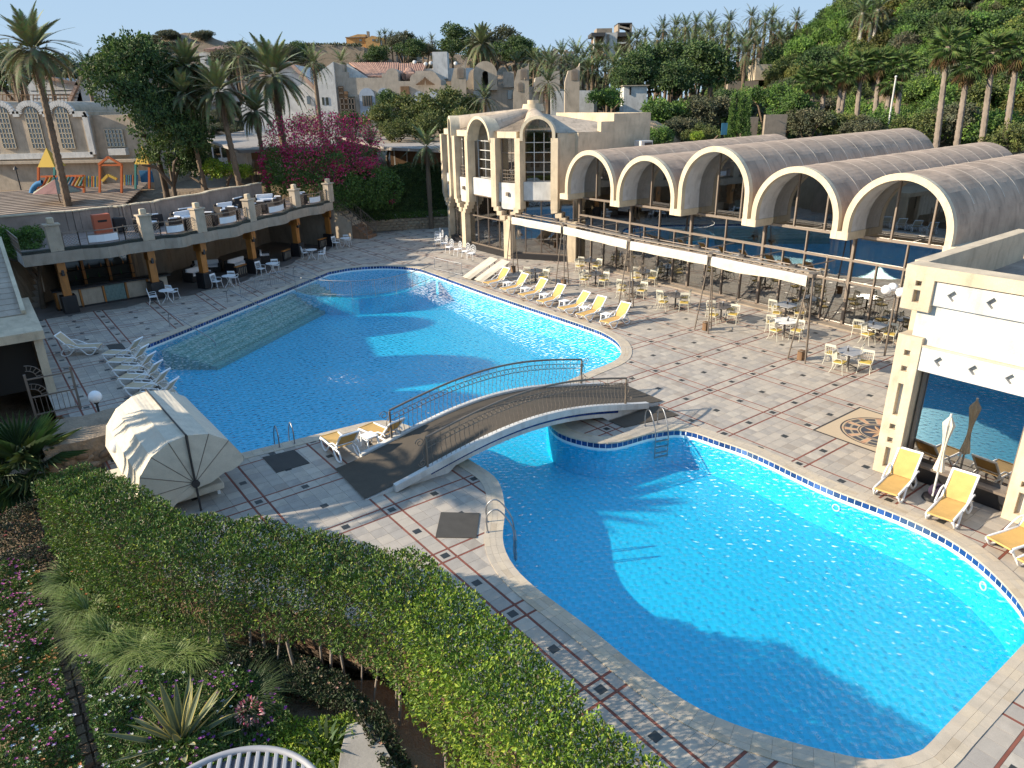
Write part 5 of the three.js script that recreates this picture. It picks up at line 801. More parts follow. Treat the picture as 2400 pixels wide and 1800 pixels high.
// ---------------------------------------------------------------- folding canopy over a daybed
{
  const c = V(-8.84, 0, -17.36), ax = V(-0.62, 0, -0.785).normalize(), Lc = 4.25, turn = Math.atan2(ax.x, ax.z);        // local +z runs along the axis to the far gable
  const t = thing('folding_canopy', 'cream folding half-round canopy with scalloped edge over a daybed by the hedge', 'canopy', [c.x, 0, c.z], turn), PV = 0.86, R = 1.45;
  const rib = [-26, 0, 26, 50, 72, 92, 114, 138, 164].map(a => a * RAD), pt = (k, r = R) => V(Math.cos(rib[k]) * r, PV + Math.sin(rib[k]) * r, 0);
  const seg = (a, b, c2, d, m, sag, nu = 8, nv = 6) => { const q = (u, v) => { const p = a.clone().lerp(b, u).lerp(d.clone().lerp(c2, u), v), s = Math.sin(Math.PI * u) * Math.sin(Math.PI * v) * sag; const o = V(p.x, p.y - PV, 0).normalize(); return p.addScaledVector(o, -s).add(V(0, 0.004 * Math.sin(u * 19 + v * 7), 0)); }; for (let i = 0; i < nu; i++) for (let j = 0; j < nv; j++) m.quad(q(i / nu, j / nv), q((i + 1) / nu, j / nv), q((i + 1) / nu, (j + 1) / nv), q(i / nu, (j + 1) / nv)); };
  for (let k = 0; k < rib.length - 1; k++) { const m = mb(), a = pt(k), b = pt(k + 1); seg(a, b, b.clone().setZ(Lc), a.clone().setZ(Lc), m, 0.035); m.build('roof_panel', M.canvas, t);
    for (const z of [0, Lc]) { const g = mb(); g.tri(V(0, PV - 0.04, z), a.clone().setZ(z), b.clone().setZ(z)); g.build('gable_panel', M.canvas, t); mb().rod(V(0, PV, z), a.clone().setZ(z), 0.012, 5).build('rib', M.iron, t); } }
  for (const k of [0, rib.length - 1]) { const m = mb(), a = pt(k); for (let j = 0; j < 20; j++) { const z0 = Lc * j / 20, z1 = Lc * (j + 1) / 20, d = (z) => 0.2 + 0.05 * Math.abs(Math.sin(z * 3)); m.quad(V(a.x, a.y, z0), V(a.x, a.y, z1), V(a.x, a.y - d(z1), z1), V(a.x, a.y - d(z0), z0)); } m.build('valance', M.canvas, t); }
  for (const z of [-0.01, Lc + 0.01]) { const m = mb(); for (let j = 0; j < 14; j++) { const x = (q) => -1.38 + 2.68 * q / 14, y = (q) => { const X = x(q); return X < 0 ? PV + (-X) * 0.287 : PV - X * 0.45; }, d = (q) => 0.16 + 0.09 * Math.abs(Math.sin(q * 0.95)); m.quad(V(x(j), y(j), z), V(x(j + 1), y(j + 1), z), V(x(j + 1), y(j + 1) - d(j + 1), z), V(x(j), y(j) - d(j), z)); } m.build('gable_valance', M.canvas, t); }
  for (const z of [-0.05, Lc + 0.05]) mb().rod(V(0, 0, z), V(0, PV + R + 0.06, z), 0.03, 8).build('pole', M.ironDark, t); mb().rod(V(0, PV + R + 0.04, -0.05), V(0, PV + R + 0.04, Lc + 0.05), 0.024, 6).build('ridge_bar', M.ironDark, t);
  mb().add(new THREE.CylinderGeometry(0.11, 0.11, 0.06, 14), new THREE.Matrix4().makeRotationX(Math.PI / 2).setPosition(0, PV, -0.06)).build('pivot', M.ironDark, t);
  const d = thing('daybed', 'cream daybed half hidden under the folding canopy', 'daybed', [c.x + ax.x * 2.1, 0, c.z + ax.z * 2.1], turn); mb().rbox(0, 0.3, 0, 1.7, 0.22, 3.4, 0, 0, 0.06).build('mattress', M.canvas, d); for (const [x, z] of [[-0.7, -1.5], [0.7, -1.5], [0.7, 1.5], [-0.7, 1.5]]) mb().box(x, 0.1, z, 0.08, 0.2, 0.08).build('leg', M.resin, d);
  for (const [x, z, h, l] of [[-10.75, -17.3, 0.62, 'cream box table in front of the folding canopy, nearest the hedge'], [-11.35, -18.35, 0.72, 'cream box table behind the canopy edge beside the stone block']]) { const b = thing('box_table', l, 'table', [x, 0.004, z], 0.55); mb().rbox(0, h - 0.03, 0, 0.95, 0.06, 0.75).build('table_top', M.canvas, b); mb().rbox(0, (h - 0.06) / 2, 0, 0.84, h - 0.06, 0.66).build('box', M.beige, b); }
}
// ---------------------------------------------------------------- gate, stone block, globe lamps at the left
{
  const g = thing('iron_gate', 'tall bronze gate of bars and quarter fans between kiosk and stone block', 'gate', [-17.0, 0, -24.45], 0.62);
  for (const x of [-0.72, 0.72]) mb().box(x, 0.85, 0, 0.08, 1.7, 0.08).build('post', M.bronze, g); for (const y of [0.12, 0.8, 1.5]) mb().box(0, y, 0, 1.4, 0.05, 0.04).build('rail', M.bronze, g);
  for (let k = 0; k < 8; k++) mb().box(-0.6 + k * 0.17, 0.46, 0, 0.02, 0.66, 0.02).build('bar', M.bronze, g); for (const [x, y] of [[-0.66, 0.82], [-0.66, 1.52]]) { const f = mb(); for (const r of [0.3, 0.5]) f.add(new THREE.TorusGeometry(r, 0.012, 4, 14, Math.PI / 2), new THREE.Matrix4().makeTranslation(x, y, 0)); for (let k = 0; k < 5; k++) { const a = 0.15 + k * 0.32; f.bar(V(x + Math.cos(a) * 0.3, y + Math.sin(a) * 0.3, 0), V(x + Math.cos(a) * 0.5, y + Math.sin(a) * 0.5, 0), 0.018); } f.build('quarter_fan', M.bronze, g); }
  const s = thing('stone_block', 'rough pale stone block with a rubble face beside the folding canopy', 'rock', [-14.0, -1.0, -21.3], 0.6);
  const rk = new THREE.BoxGeometry(2.6, 1.85, 2.3, 22, 16, 20), p = rk.attributes.position; for (let i = 0; i < p.count; i++) { const v = V(p.getX(i), p.getY(i), p.getZ(i)); const k = 1 + 0.16 * fbm(v.x * 1.4 + 3, v.y * 1.6, v.z * 1.4, 4) + 0.1 * fbm(v.x * 5, v.y * 5, v.z * 5, 2); p.setXYZ(i, v.x * k, v.y * (0.96 + 0.06 * k) + 0.92, v.z * k); } rk.computeVertexNormals(); mb().add(rk).build('block', M.rock, s);
  const stones = [M.rock, mat([0.28, 0.21, 0.15], { map: T.stain }), mat([0.40, 0.32, 0.24], { map: T.stain })], ig = new THREE.IcosahedronGeometry(0.2, 1); for (let k = 0; k < 90; k++) { const o = meshOf('rubble_stone', ig, stones[k % 3], s); o.position.set(rr(-1.3, 1.3), rr(0.05, 1.5), 1.12 + rr(-0.06, 0.06)); o.scale.set(rr(0.6, 1.1), rr(0.4, 0.8), 0.5); o.rotation.z = rr(-0.5, 0.5); }
  for (const [x, z, l] of [[-14.55, -22.95, 'white globe lamp beside the last left lounger'], [-11.75, -19.0, 'white globe lamp at the left edge of the folding canopy']]) { const q = thing('globe_lamp', l, 'lamp', [x, 0, z]); mb().rod(V(0, 0, 0), V(0, 1.0, 0), 0.04, 8).build('post', M.ironDark, q); mb().add(new THREE.CylinderGeometry(0.1, 0.07, 0.08, 12), new THREE.Matrix4().makeTranslation(0, 1.02, 0)).build('collar', M.ironDark, q); mb().add(new THREE.SphereGeometry(0.22, 20, 16), new THREE.Matrix4().makeTranslation(0, 1.24, 0)).build('globe', M.globe, q); }
}

// ---------------------------------------------------------------- foliage kit
const onZ = (px, py, Z) => { const d = ray(px, py); return d.multiplyScalar(-Z / d.z).add(camera.position); };   // the point of the plane z = -Z seen at a pixel
const leafMat = (o = {}) => new THREE.MeshPhysicalMaterial({ color: 0xffffff, vertexColors: true, roughness: 0.8, transmission: 0.32, thickness: 0, ior: 1.4, side: THREE.DoubleSide, ...o });
M.leaf = leafMat(); M.frond = leafMat({ transmission: 0.2 });
M.bark = mat([0.16, 0.115, 0.08], { map: T.stain, bumpMap: T.bump, bumpScale: 0.05 }); M.palmBark = mat([0.20, 0.145, 0.10], { map: T.stain, bumpMap: T.bump, bumpScale: 0.06 }); M.greyBark = mat([0.30, 0.25, 0.21], { map: T.stain, bumpMap: T.bump, bumpScale: 0.03 });
const tint = (pal) => { const a = pal[Math.floor(rnd() * pal.length)], k = rr(0.75, 1.28); return [a[0] * k * rr(0.92, 1.1), a[1] * k, a[2] * k * rr(0.85, 1.15)]; };
class Leaves {     // many small folded leaves in one geometry
  constructor() { this.p = []; this.c = []; }
  leaf(pos, dir, nrm, len, wid, col) {
    const side = dir.clone().cross(nrm).normalize(), b = pos, t = pos.clone().addScaledVector(dir, len), f = nrm.clone().multiplyScalar(wid * 0.35), m = pos.clone().addScaledVector(dir, len * 0.45), l = m.clone().addScaledVector(side, wid / 2).add(f), r = m.clone().addScaledVector(side, -wid / 2).add(f);
    for (const q of [b, l, t, b, t, r]) { this.p.push(q.x, q.y, q.z); this.c.push(...col); }
  }
  geo() { const g = new THREE.BufferGeometry(); g.setAttribute('position', new THREE.Float32BufferAttribute(this.p, 3)); g.setAttribute('color', new THREE.Float32BufferAttribute(this.c, 3)); g.setAttribute('uv', new THREE.Float32BufferAttribute(new Float32Array(this.p.length / 3 * 2), 2)); g.computeVertexNormals(); return g; }
}
const rdir = () => { const z = rr(-1, 1), a = rr(0, 6.2832), r = Math.sqrt(1 - z * z); return V(r * Math.cos(a), z, r * Math.sin(a)); };
// a crown of unit size: blobs of leaf clumps with gaps between them
function crownGeo(blobs, n, len, wid, pal, fill = 0.35) {
  const L = new Leaves(), sum = blobs.reduce((s, b) => s + b[3] * b[3], 0);
  for (const [x, y, z, r, sy = 0.85] of blobs) {
    const k = Math.round(n * r * r / sum), twigs = []; for (let i = 0; i < k / 9; i++) { const d = rdir(); if (d.y < -0.55) d.y *= -0.5; const q = r * (rnd() < fill ? rr(0.35, 0.85) : rr(0.85, 1.06)) * (1 + 0.22 * fbm(d.x * 2 + x, d.y * 2 + y, d.z * 2, 2)); twigs.push([V(x + d.x * q, y + d.y * q * sy, z + d.z * q), d, tint(pal)]); }
    for (const [c, d, col] of twigs) for (let i = 0; i < 9; i++) { const o = rdir(), p = c.clone().addScaledVector(o, rr(0.2, 1) * len * 1.1), dir = o.clone().lerp(d, 0.35).add(V(0, -0.15, 0)).normalize(), nn = rdir().lerp(d, 0.5).normalize(); const q = rr(0.8, 1.2); L.leaf(p, dir, nn, len * rr(0.7, 1.25), wid * rr(0.8, 1.2), col.map(v => v * q)); }
  }
  return L.geo();
}
const PAL = { fig: [[0.046, 0.096, 0.022], [0.07, 0.132, 0.031], [0.034, 0.074, 0.022], [0.116, 0.178, 0.046]], olive: [[0.143, 0.179, 0.043], [0.108, 0.143, 0.036], [0.186, 0.2, 0.051], [0.086, 0.114, 0.029]], bright: [[0.093, 0.186, 0.031], [0.139, 0.248, 0.039], [0.07, 0.139, 0.031]], dusty: [[0.106, 0.119, 0.062], [0.088, 0.106, 0.056], [0.138, 0.138, 0.075]], lime: [[0.264, 0.384, 0.026], [0.192, 0.324, 0.024], [0.12, 0.216, 0.019], [0.336, 0.408, 0.042]], hedge: [[0.072, 0.151, 0.023], [0.108, 0.202, 0.026], [0.05, 0.108, 0.02], [0.158, 0.245, 0.031], [0.086, 0.173, 0.026], [0.144, 0.122, 0.043]], grey: [[0.12, 0.14, 0.10], [0.09, 0.11, 0.08]] };
const blobSet = (n, spread, r0, r1, flat_ = 1) => { const b = [[0, 0, 0, (r0 + r1) / 2]]; for (let i = 0; i < n; i++) { const d = rdir(); b.push([d.x * spread, (d.y < 0 ? d.y * 0.75 : d.y) * spread * flat_, d.z * spread, rr(r0, r1)]); } return b; };
const CROWN = {};
for (const [k, pal] of [['fig', PAL.fig], ['olive', PAL.olive], ['bright', PAL.bright], ['dusty', PAL.dusty]]) CROWN[k] = [0, 1].map(i => crownGeo(blobSet(9, 0.62, 0.3, 0.48, i ? 0.9 : 0.7), 5200, 0.095, 0.06, pal));
CROWN.bigfig = [crownGeo(blobSet(16, 0.66, 0.22, 0.4, 0.95), 17000, 0.05, 0.034, PAL.fig)];
CROWN.lime = [crownGeo(blobSet(6, 0.5, 0.3, 0.5), 2600, 0.11, 0.07, PAL.lime)];
CROWN.cypress = [crownGeo(Array.from({ length: 9 }, (_, i) => [rr(-0.05, 0.05), -0.8 + i * 0.22, rr(-0.05, 0.05), 0.34 * (1 - i / 10), 1.1]), 2600, 0.1, 0.05, PAL.bright)];
function trunkGeo(h, r, lean = 0.05, limbs = 4, spread = 0.5) { const m = mb(), k = [V(0, 0, 0), V(rr(-lean, lean) * h, h * 0.35, rr(-lean, lean) * h), V(rr(-lean, lean) * h * 2, h * 0.7, rr(-lean, lean) * h * 2)]; m.rod(k[0], k[1], r * 1.15, 8, r * 0.85); m.rod(k[1], k[2], r * 0.86, 8, r * 0.6); for (let i = 0; i < limbs; i++) { const a = i / limbs * 6.283 + rr(-0.4, 0.4), e = V(Math.cos(a) * h * spread, h * rr(0.85, 1.15), Math.sin(a) * h * spread), b = k[2].clone().lerp(e, 0.5).add(V(0, h * 0.08, 0)); m.rod(k[2].clone().lerp(k[1], 0.1), b, r * 0.5, 6, r * 0.35); m.rod(b, e, r * 0.35, 5, r * 0.12); } return m.geo(); }
const TRUNK = [trunkGeo(1, 0.07), trunkGeo(1, 0.06, 0.1)];
function tree(name, label, kind, p, R, o = {}) {    // p: centre of the crown, R: its radius
  const y0 = o.base ?? Math.min(groundHeight(p.x, p.z), p.y - R * 0.6), t = thing(name, label, o.cat || 'tree', [p.x, y0, p.z], rr(0, 6.28), o.group), h = p.y - y0;
  const tr = meshOf('trunk', TRUNK[Math.floor(rnd() * 2)], M.bark, t); tr.scale.set(Math.max(h, R) * 0.5, h * 0.9, Math.max(h, R) * 0.5);
  const c = stuff(meshOf('crown', CROWN[kind][Math.floor(rnd() * CROWN[kind].length)], M.leaf, t)); c.position.y = h; c.scale.set(R, R * (o.sy || 0.9), R);
  return t;
}
// ---------------------------------------------------------------- palms
function frondGeo(len, droop, pal, pairs = 30, wide = 0.5, thick = 1) {
  const L = new Leaves(), P = (s) => V(len * s * (1 - 0.12 * droop * s), -droop * len * 0.42 * s * s + 0.1 * len * s, 0), col = tint(pal), rc = [0.16, 0.15, 0.06];
  for (let k = 0; k < 8; k++) { const a = P(k / 8), b = P((k + 1) / 8), w0 = 0.035 * (1 - k / 9), n = V(0, 1, 0); L.p.push(a.x, a.y, -w0, a.x, a.y, w0, b.x, b.y, 0); L.c.push(...rc, ...rc, ...rc); }
  for (let k = 0; k < pairs; k++) for (const s of [-1, 1]) {
    const q = 0.12 + 0.88 * (k + rnd() * 0.6) / pairs, p = P(q), f = P(Math.min(1, q + 0.03)).sub(P(q - 0.03)).normalize(), l = wide * Math.sin(Math.PI * (0.12 + 0.82 * q)) * rr(0.85, 1.1) * (0.55 + 0.45 * (1 - q));
    const d = V(f.x * 0.75, f.y * 0.75 + 0.28 - 0.55 * droop * q, s * 0.78).normalize(), e = p.clone().addScaledVector(d, l), c = col.map(v => v * rr(0.75, 1.3)), w = 0.03 * thick * len / 2.6;
    L.p.push(p.x - f.x * w, p.y - f.y * w, p.z, p.x + f.x * w, p.y + f.y * w, p.z, e.x, e.y, e.z); L.c.push(...c, ...c, ...c);
  }
  return L.geo();
}
const PALMPAL = [[0.108, 0.137, 0.058], [0.13, 0.152, 0.067], [0.088, 0.12, 0.055], [0.147, 0.16, 0.08]], DEADPAL = [[0.20, 0.14, 0.07], [0.16, 0.11, 0.06]];
const FROND = [frondGeo(2.7, 0.7, PALMPAL, 44, 0.62, 1.5), frondGeo(2.9, 1.25, PALMPAL, 44, 0.62, 1.5), frondGeo(2.8, 1.7, PALMPAL, 44, 0.56, 1.5), frondGeo(2.3, 2.0, DEADPAL, 26, 0.36, 1.4)];
function palmTrunk(h, r, bend) { const pts = [], g0 = new THREE.CylinderGeometry(r * 0.82, r * 1.15, h, 10, Math.max(12, Math.round(h / 0.22))), p = g0.attributes.position; for (let i = 0; i < p.count; i++) { const y = p.getY(i) / h + 0.5, row = Math.round(y * h / 0.22), k = 1 + (row % 2 ? 0.13 : -0.04) + 0.05 * Math.sin(i * 2.7); p.setXYZ(i, p.getX(i) * k + bend * y * y * h, p.getY(i) + h / 2, p.getZ(i) * k); } g0.computeVertexNormals(); return mb().add(g0).geo(); }
function datePalm(label, crown, base, s = 1, o = {}) {
  const h = crown.y - base.y, t = thing('date_palm', label, 'palm', [base.x, base.y, base.z], 0, o.group), lean = (crown.clone().sub(base).setY(0));
  const tr = meshOf('trunk', palmTrunk(h, 0.2 * s, 0), M.palmBark, t); const sk = new THREE.Matrix4().set(1, lean.x / h, 0, 0, 0, 1, 0, 0, 0, lean.z / h, 1, 0, 0, 0, 0, 1); tr.geometry.applyMatrix4(sk);
  const n = o.n || 62; for (let k = 0; k < n; k++) { const q = k / n, el = lerp(1.4, -0.8, Math.pow(q, 0.9)) + rr(-0.12, 0.12), f = meshOf('frond', FROND[q > 0.9 ? 3 : Math.floor(clamp(q * 2.4 + rr(-0.3, 0.4), 0, 2.99))], M.frond, t); f.position.set(lean.x, h, lean.z); f.rotation.set(0, k * 2.39996 + rr(-0.2, 0.2), el, 'YZX'); f.scale.setScalar(s * rr(0.88, 1.1)); }
  if (o.dates) { const m = new Leaves(); for (let c = 0; c < 5; c++) for (let k = 0; k < 40; k++) { const a = c * 1.3; m.leaf(V(lean.x + Math.cos(a) * 0.45 + rr(-0.15, 0.15), h - 0.35 - rr(0, 0.7), lean.z + Math.sin(a) * 0.45 + rr(-0.15, 0.15)), V(0, -1, 0), V(1, 0, 0), 0.12, 0.06, [0.22, 0.06, 0.02]); } stuff(meshOf('date_bunches', m.geo(), M.leaf, t)); }
  return t;
}
const FARCROWN = [0, 1, 2].map(() => { const gs = [], fr = [frondGeo(2.7, 0.8, PALMPAL, 15, 0.55, 2.2), frondGeo(2.8, 1.5, PALMPAL, 15, 0.55, 2.2), frondGeo(2.5, 1.8, DEADPAL, 12, 0.45, 2.4)]; for (let k = 0; k < 34; k++) { const q = k / 34, g = fr[q > 0.86 ? 2 : q > 0.45 ? 1 : 0].clone(); g.applyMatrix4(new THREE.Matrix4().makeRotationFromEuler(new THREE.Euler(0, k * 2.4 + rr(-0.2, 0.2), lerp(1.35, -0.85, q) + rr(-0.15, 0.15), 'YZX')).scale(V(1, 1, 1).multiplyScalar(rr(0.85, 1.1)))); gs.push(g); } return mergeGeometries(gs, false); });
const FARTRUNK = palmTrunk(1, 0.024, 0);
function farPalm(name, label, crown, s, group, base) { const y0 = base ?? Math.min(groundHeight(crown.x, crown.z), crown.y - 2.5 * s), h = crown.y - y0, t = thing(name, label, 'palm', [crown.x, y0, crown.z], rr(0, 6.28), group), a = meshOf('trunk', FARTRUNK, M.palmBark, t); a.scale.set(9 * s, h, 9 * s); const c = stuff(meshOf('crown', FARCROWN[Math.floor(rnd() * 3)], M.frond, t)); c.position.y = h; c.scale.setScalar(s); return t; }
function fanGeo(pal, rays = 16, r = 0.9) { const L = new Leaves(), col = tint(pal); for (let k = 0; k < rays; k++) { const a = lerp(-1.9, 1.9, k / (rays - 1)), l = r * (0.75 + 0.25 * Math.cos(a)) * rr(0.9, 1.05), tip = V(0.75 + Math.cos(a) * l, 0.05 * Math.cos(k * 3) - 0.25 * l * l, Math.sin(a) * l), b0 = V(0.75 + Math.cos(a - 0.12) * l * 0.45, 0.02, Math.sin(a - 0.12) * l * 0.45), b1 = V(0.75 + Math.cos(a + 0.12) * l * 0.45, 0.02, Math.sin(a + 0.12) * l * 0.45), c = V(0.72, 0, 0), q = col.map(v => v * rr(0.8, 1.25)); for (const p of [c, b0, tip, c, tip, b1]) { L.p.push(p.x, p.y, p.z); L.c.push(...q); } } for (const z of [-0.018, 0.018]) { L.p.push(0, 0, z, 0.76, 0, -z, 0.76, 0, z); L.c.push(0.14, 0.15, 0.05, 0.14, 0.15, 0.05, 0.14, 0.15, 0.05); } return L.geo(); }
const FANPAL = [[0.13, 0.19, 0.05], [0.17, 0.22, 0.065], [0.10, 0.15, 0.04]], FAN = [fanGeo(FANPAL), fanGeo(FANPAL), fanGeo(DEADPAL)];
const FANCROWN = [0, 1].map(() => { const gs = []; for (let k = 0; k < 44; k++) { const q = k / 44, g = FAN[q > 0.76 ? 2 : k % 2].clone(); g.applyMatrix4(new THREE.Matrix4().makeRotationFromEuler(new THREE.Euler(rr(-0.3, 0.3), k * 2.4, lerp(1.3, -1.45, q) + rr(-0.15, 0.15), 'YZX')).scale(V(1, 1, 1).multiplyScalar(rr(0.8, 1.1)))); gs.push(g); } return mergeGeometries(gs, false); });

// ---------------------------------------------------------------- hedge, garden and plants near the camera
const LEAF1 = (() => { const L = new Leaves(); L.leaf(V(0, 0, 0), V(0, 0, 1), V(0, 1, 0), 1, 0.52, [1, 1, 1]); return L.geo(); })();
M.hedgeLeaf = new THREE.MeshPhysicalMaterial({ color: 0xffffff, roughness: 0.62, transmission: 0.3, thickness: 0, ior: 1.45, side: THREE.DoubleSide });
function leafCopies(name, spots, parent, material = M.hedgeLeaf) { // spots: [pos, dir, up, length, colour]
  const o = new THREE.InstancedMesh(LEAF1, material, spots.length), m = new THREE.Matrix4(), q = new THREE.Color();
  spots.forEach(([p, d, n, l, c], i) => { const x = n.clone().cross(d).normalize(), y = d.clone().cross(x).normalize(); m.makeBasis(x.multiplyScalar(l), y.multiplyScalar(l), d.clone().normalize().multiplyScalar(l)).setPosition(p); o.setMatrixAt(i, m); o.setColorAt(i, q.setRGB(...c)); });
  o.name = name; o.castShadow = o.receiveShadow = true; stuff(o); parent.add(o); return o;
}
{
  const path = new THREE.CatmullRomCurve3([[-11.3, -15.75], [-9.3, -14.35], [-7.3, -13.0], [-5.1, -12.55], [-3.1, -11.75], [-1.7, -10.7], [-0.55, -9.15], [0.6, -7.55], [1.7, -6.05], [3.0, -4.3]].map(p => V(p[0], 0, p[1])), false, 'centripetal');
  const H = thing('trimmed_hedge', 'tall clipped hedge on bare stems between the garden and the pool deck', 'hedge', [0, 0, 0]), Lh = path.getLength(), spots = [], TOP = 2.15, half = 0.68;
  const topAt = (s) => TOP + 0.34 * fbm(s * 0.7, 3, 1) + (s > 9 ? 0.1 : 0), thick = (s, y) => half * (1 + 0.55 * fbm(s * 0.75, y * 0.8, 2, 3)) * (y < 0.5 ? 0.85 : 1);
  const N = 92000;
  for (let i = 0; i < N; i++) {
    const s = rnd() * Lh, u = s / Lh, c = path.getPointAt(u), t = path.getTangentAt(u), n = V(-t.z, 0, t.x), lift = 0.12 + 0.75 * clamp(1 - Math.abs(s - 8.4) / 5.5) ;          // stems show in the middle of the hedge
    const bottom = -0.95 + lift * 1.55 + 0.8 * fbm(s * 1.1, 7, 0, 2), top = topAt(s), r = rnd(); let y, off, out;
    if (r < 0.4) { y = top - Math.pow(rnd(), 2.2) * 0.35; off = rr(-1, 1) * thick(s, y); out = V(0, 1, 0).addScaledVector(n, off * 0.3); }
    else { y = bottom + Math.pow(rnd(), 0.8) * (top - bottom); const sgn = rnd() < 0.68 ? 1 : -1; off = sgn * thick(s, y) * (1 - Math.pow(rnd(), 2.4) * 0.5); out = n.clone().multiplyScalar(sgn).add(V(0, 0.35, 0)); }
    if (fbm(s * 2.2, y * 2.2, off + 5, 2) < -0.3) continue; const e = 0.17 * fbm(s * 3, y * 3, off * 3, 3), p = c.clone().addScaledVector(n, off + e).setY(y + e), d = out.clone().normalize().add(rdir().multiplyScalar(0.95)).normalize(), up = out.clone().add(rdir()).normalize();
    const sunlitTone = rnd() < lerp(0.1, 0.8, smooth((s - 9.6) / 2.5)) * (0.6 + 0.9 * fbm(s * 1.2, y * 1.4, off, 2) + 0.3), col = tint(sunlitTone ? PAL.lime : PAL.hedge);  // sunlit look of the right arm painted in as lime leaf colour
    spots.push([p, d, up, rr(0.055, 0.1), col]);
  }
  for (const g of [0, 1.0]) for (const q of [[0, -0.6], [Lh, 0.6]]) for (let i = 0; i < 900; i++) { const c = path.getPointAt(q[0] / Lh), t = path.getTangentAt(q[0] / Lh), n = V(-t.z, 0, t.x), p = c.clone().addScaledVector(n, rr(-1, 1) * half).addScaledVector(t, Math.sign(q[1]) * rr(-0.1, 0.15)).setY(rr(-0.7, TOP)); spots.push([p, t.clone().multiplyScalar(Math.sign(q[1])).add(rdir()).normalize(), rdir(), rr(0.055, 0.1), tint(PAL.hedge)]); }
  leafCopies('foliage', spots, H);
  for (let k = 0; k < 40; k++) { const s = 1.2 + k * (Lh - 2) / 40 + rr(-0.1, 0.1), c = path.getPointAt(s / Lh), t = path.getTangentAt(s / Lh), n = V(-t.z, 0, t.x), b = c.clone().addScaledVector(n, rr(0.1, 0.5)).setY(GARDEN - 0.05), e = c.clone().addScaledVector(n, rr(-0.3, 0.45)).addScaledVector(t, rr(-0.3, 0.3)).setY(rr(0.9, 1.5)), m = b.clone().lerp(e, 0.5).add(V(rr(-0.08, 0.08), 0, rr(-0.08, 0.08))); const w = mb(); w.tube([b, m, e], rr(0.018, 0.04), 6, false, 10); w.rod(m, m.clone().add(V(rr(-0.3, 0.3), 0.7, rr(-0.3, 0.3))), 0.012, 5); w.build('stem', M.greyBark, H); }
  // dense inner twigs keep the clipped block from being seen through
  const tw = mb(); for (let i = 0; i < 1500; i++) { const s = rnd() * Lh, c = path.getPointAt(s / Lh), a = V(c.x + rr(-0.35, 0.35), rr(0.5, TOP - 0.3), c.z + rr(-0.35, 0.35)); tw.rod(a, a.clone().add(rdir().multiplyScalar(0.4)), 0.009, 3, 0.005); } stuff(tw.build('twigs', M.bark, H));
}
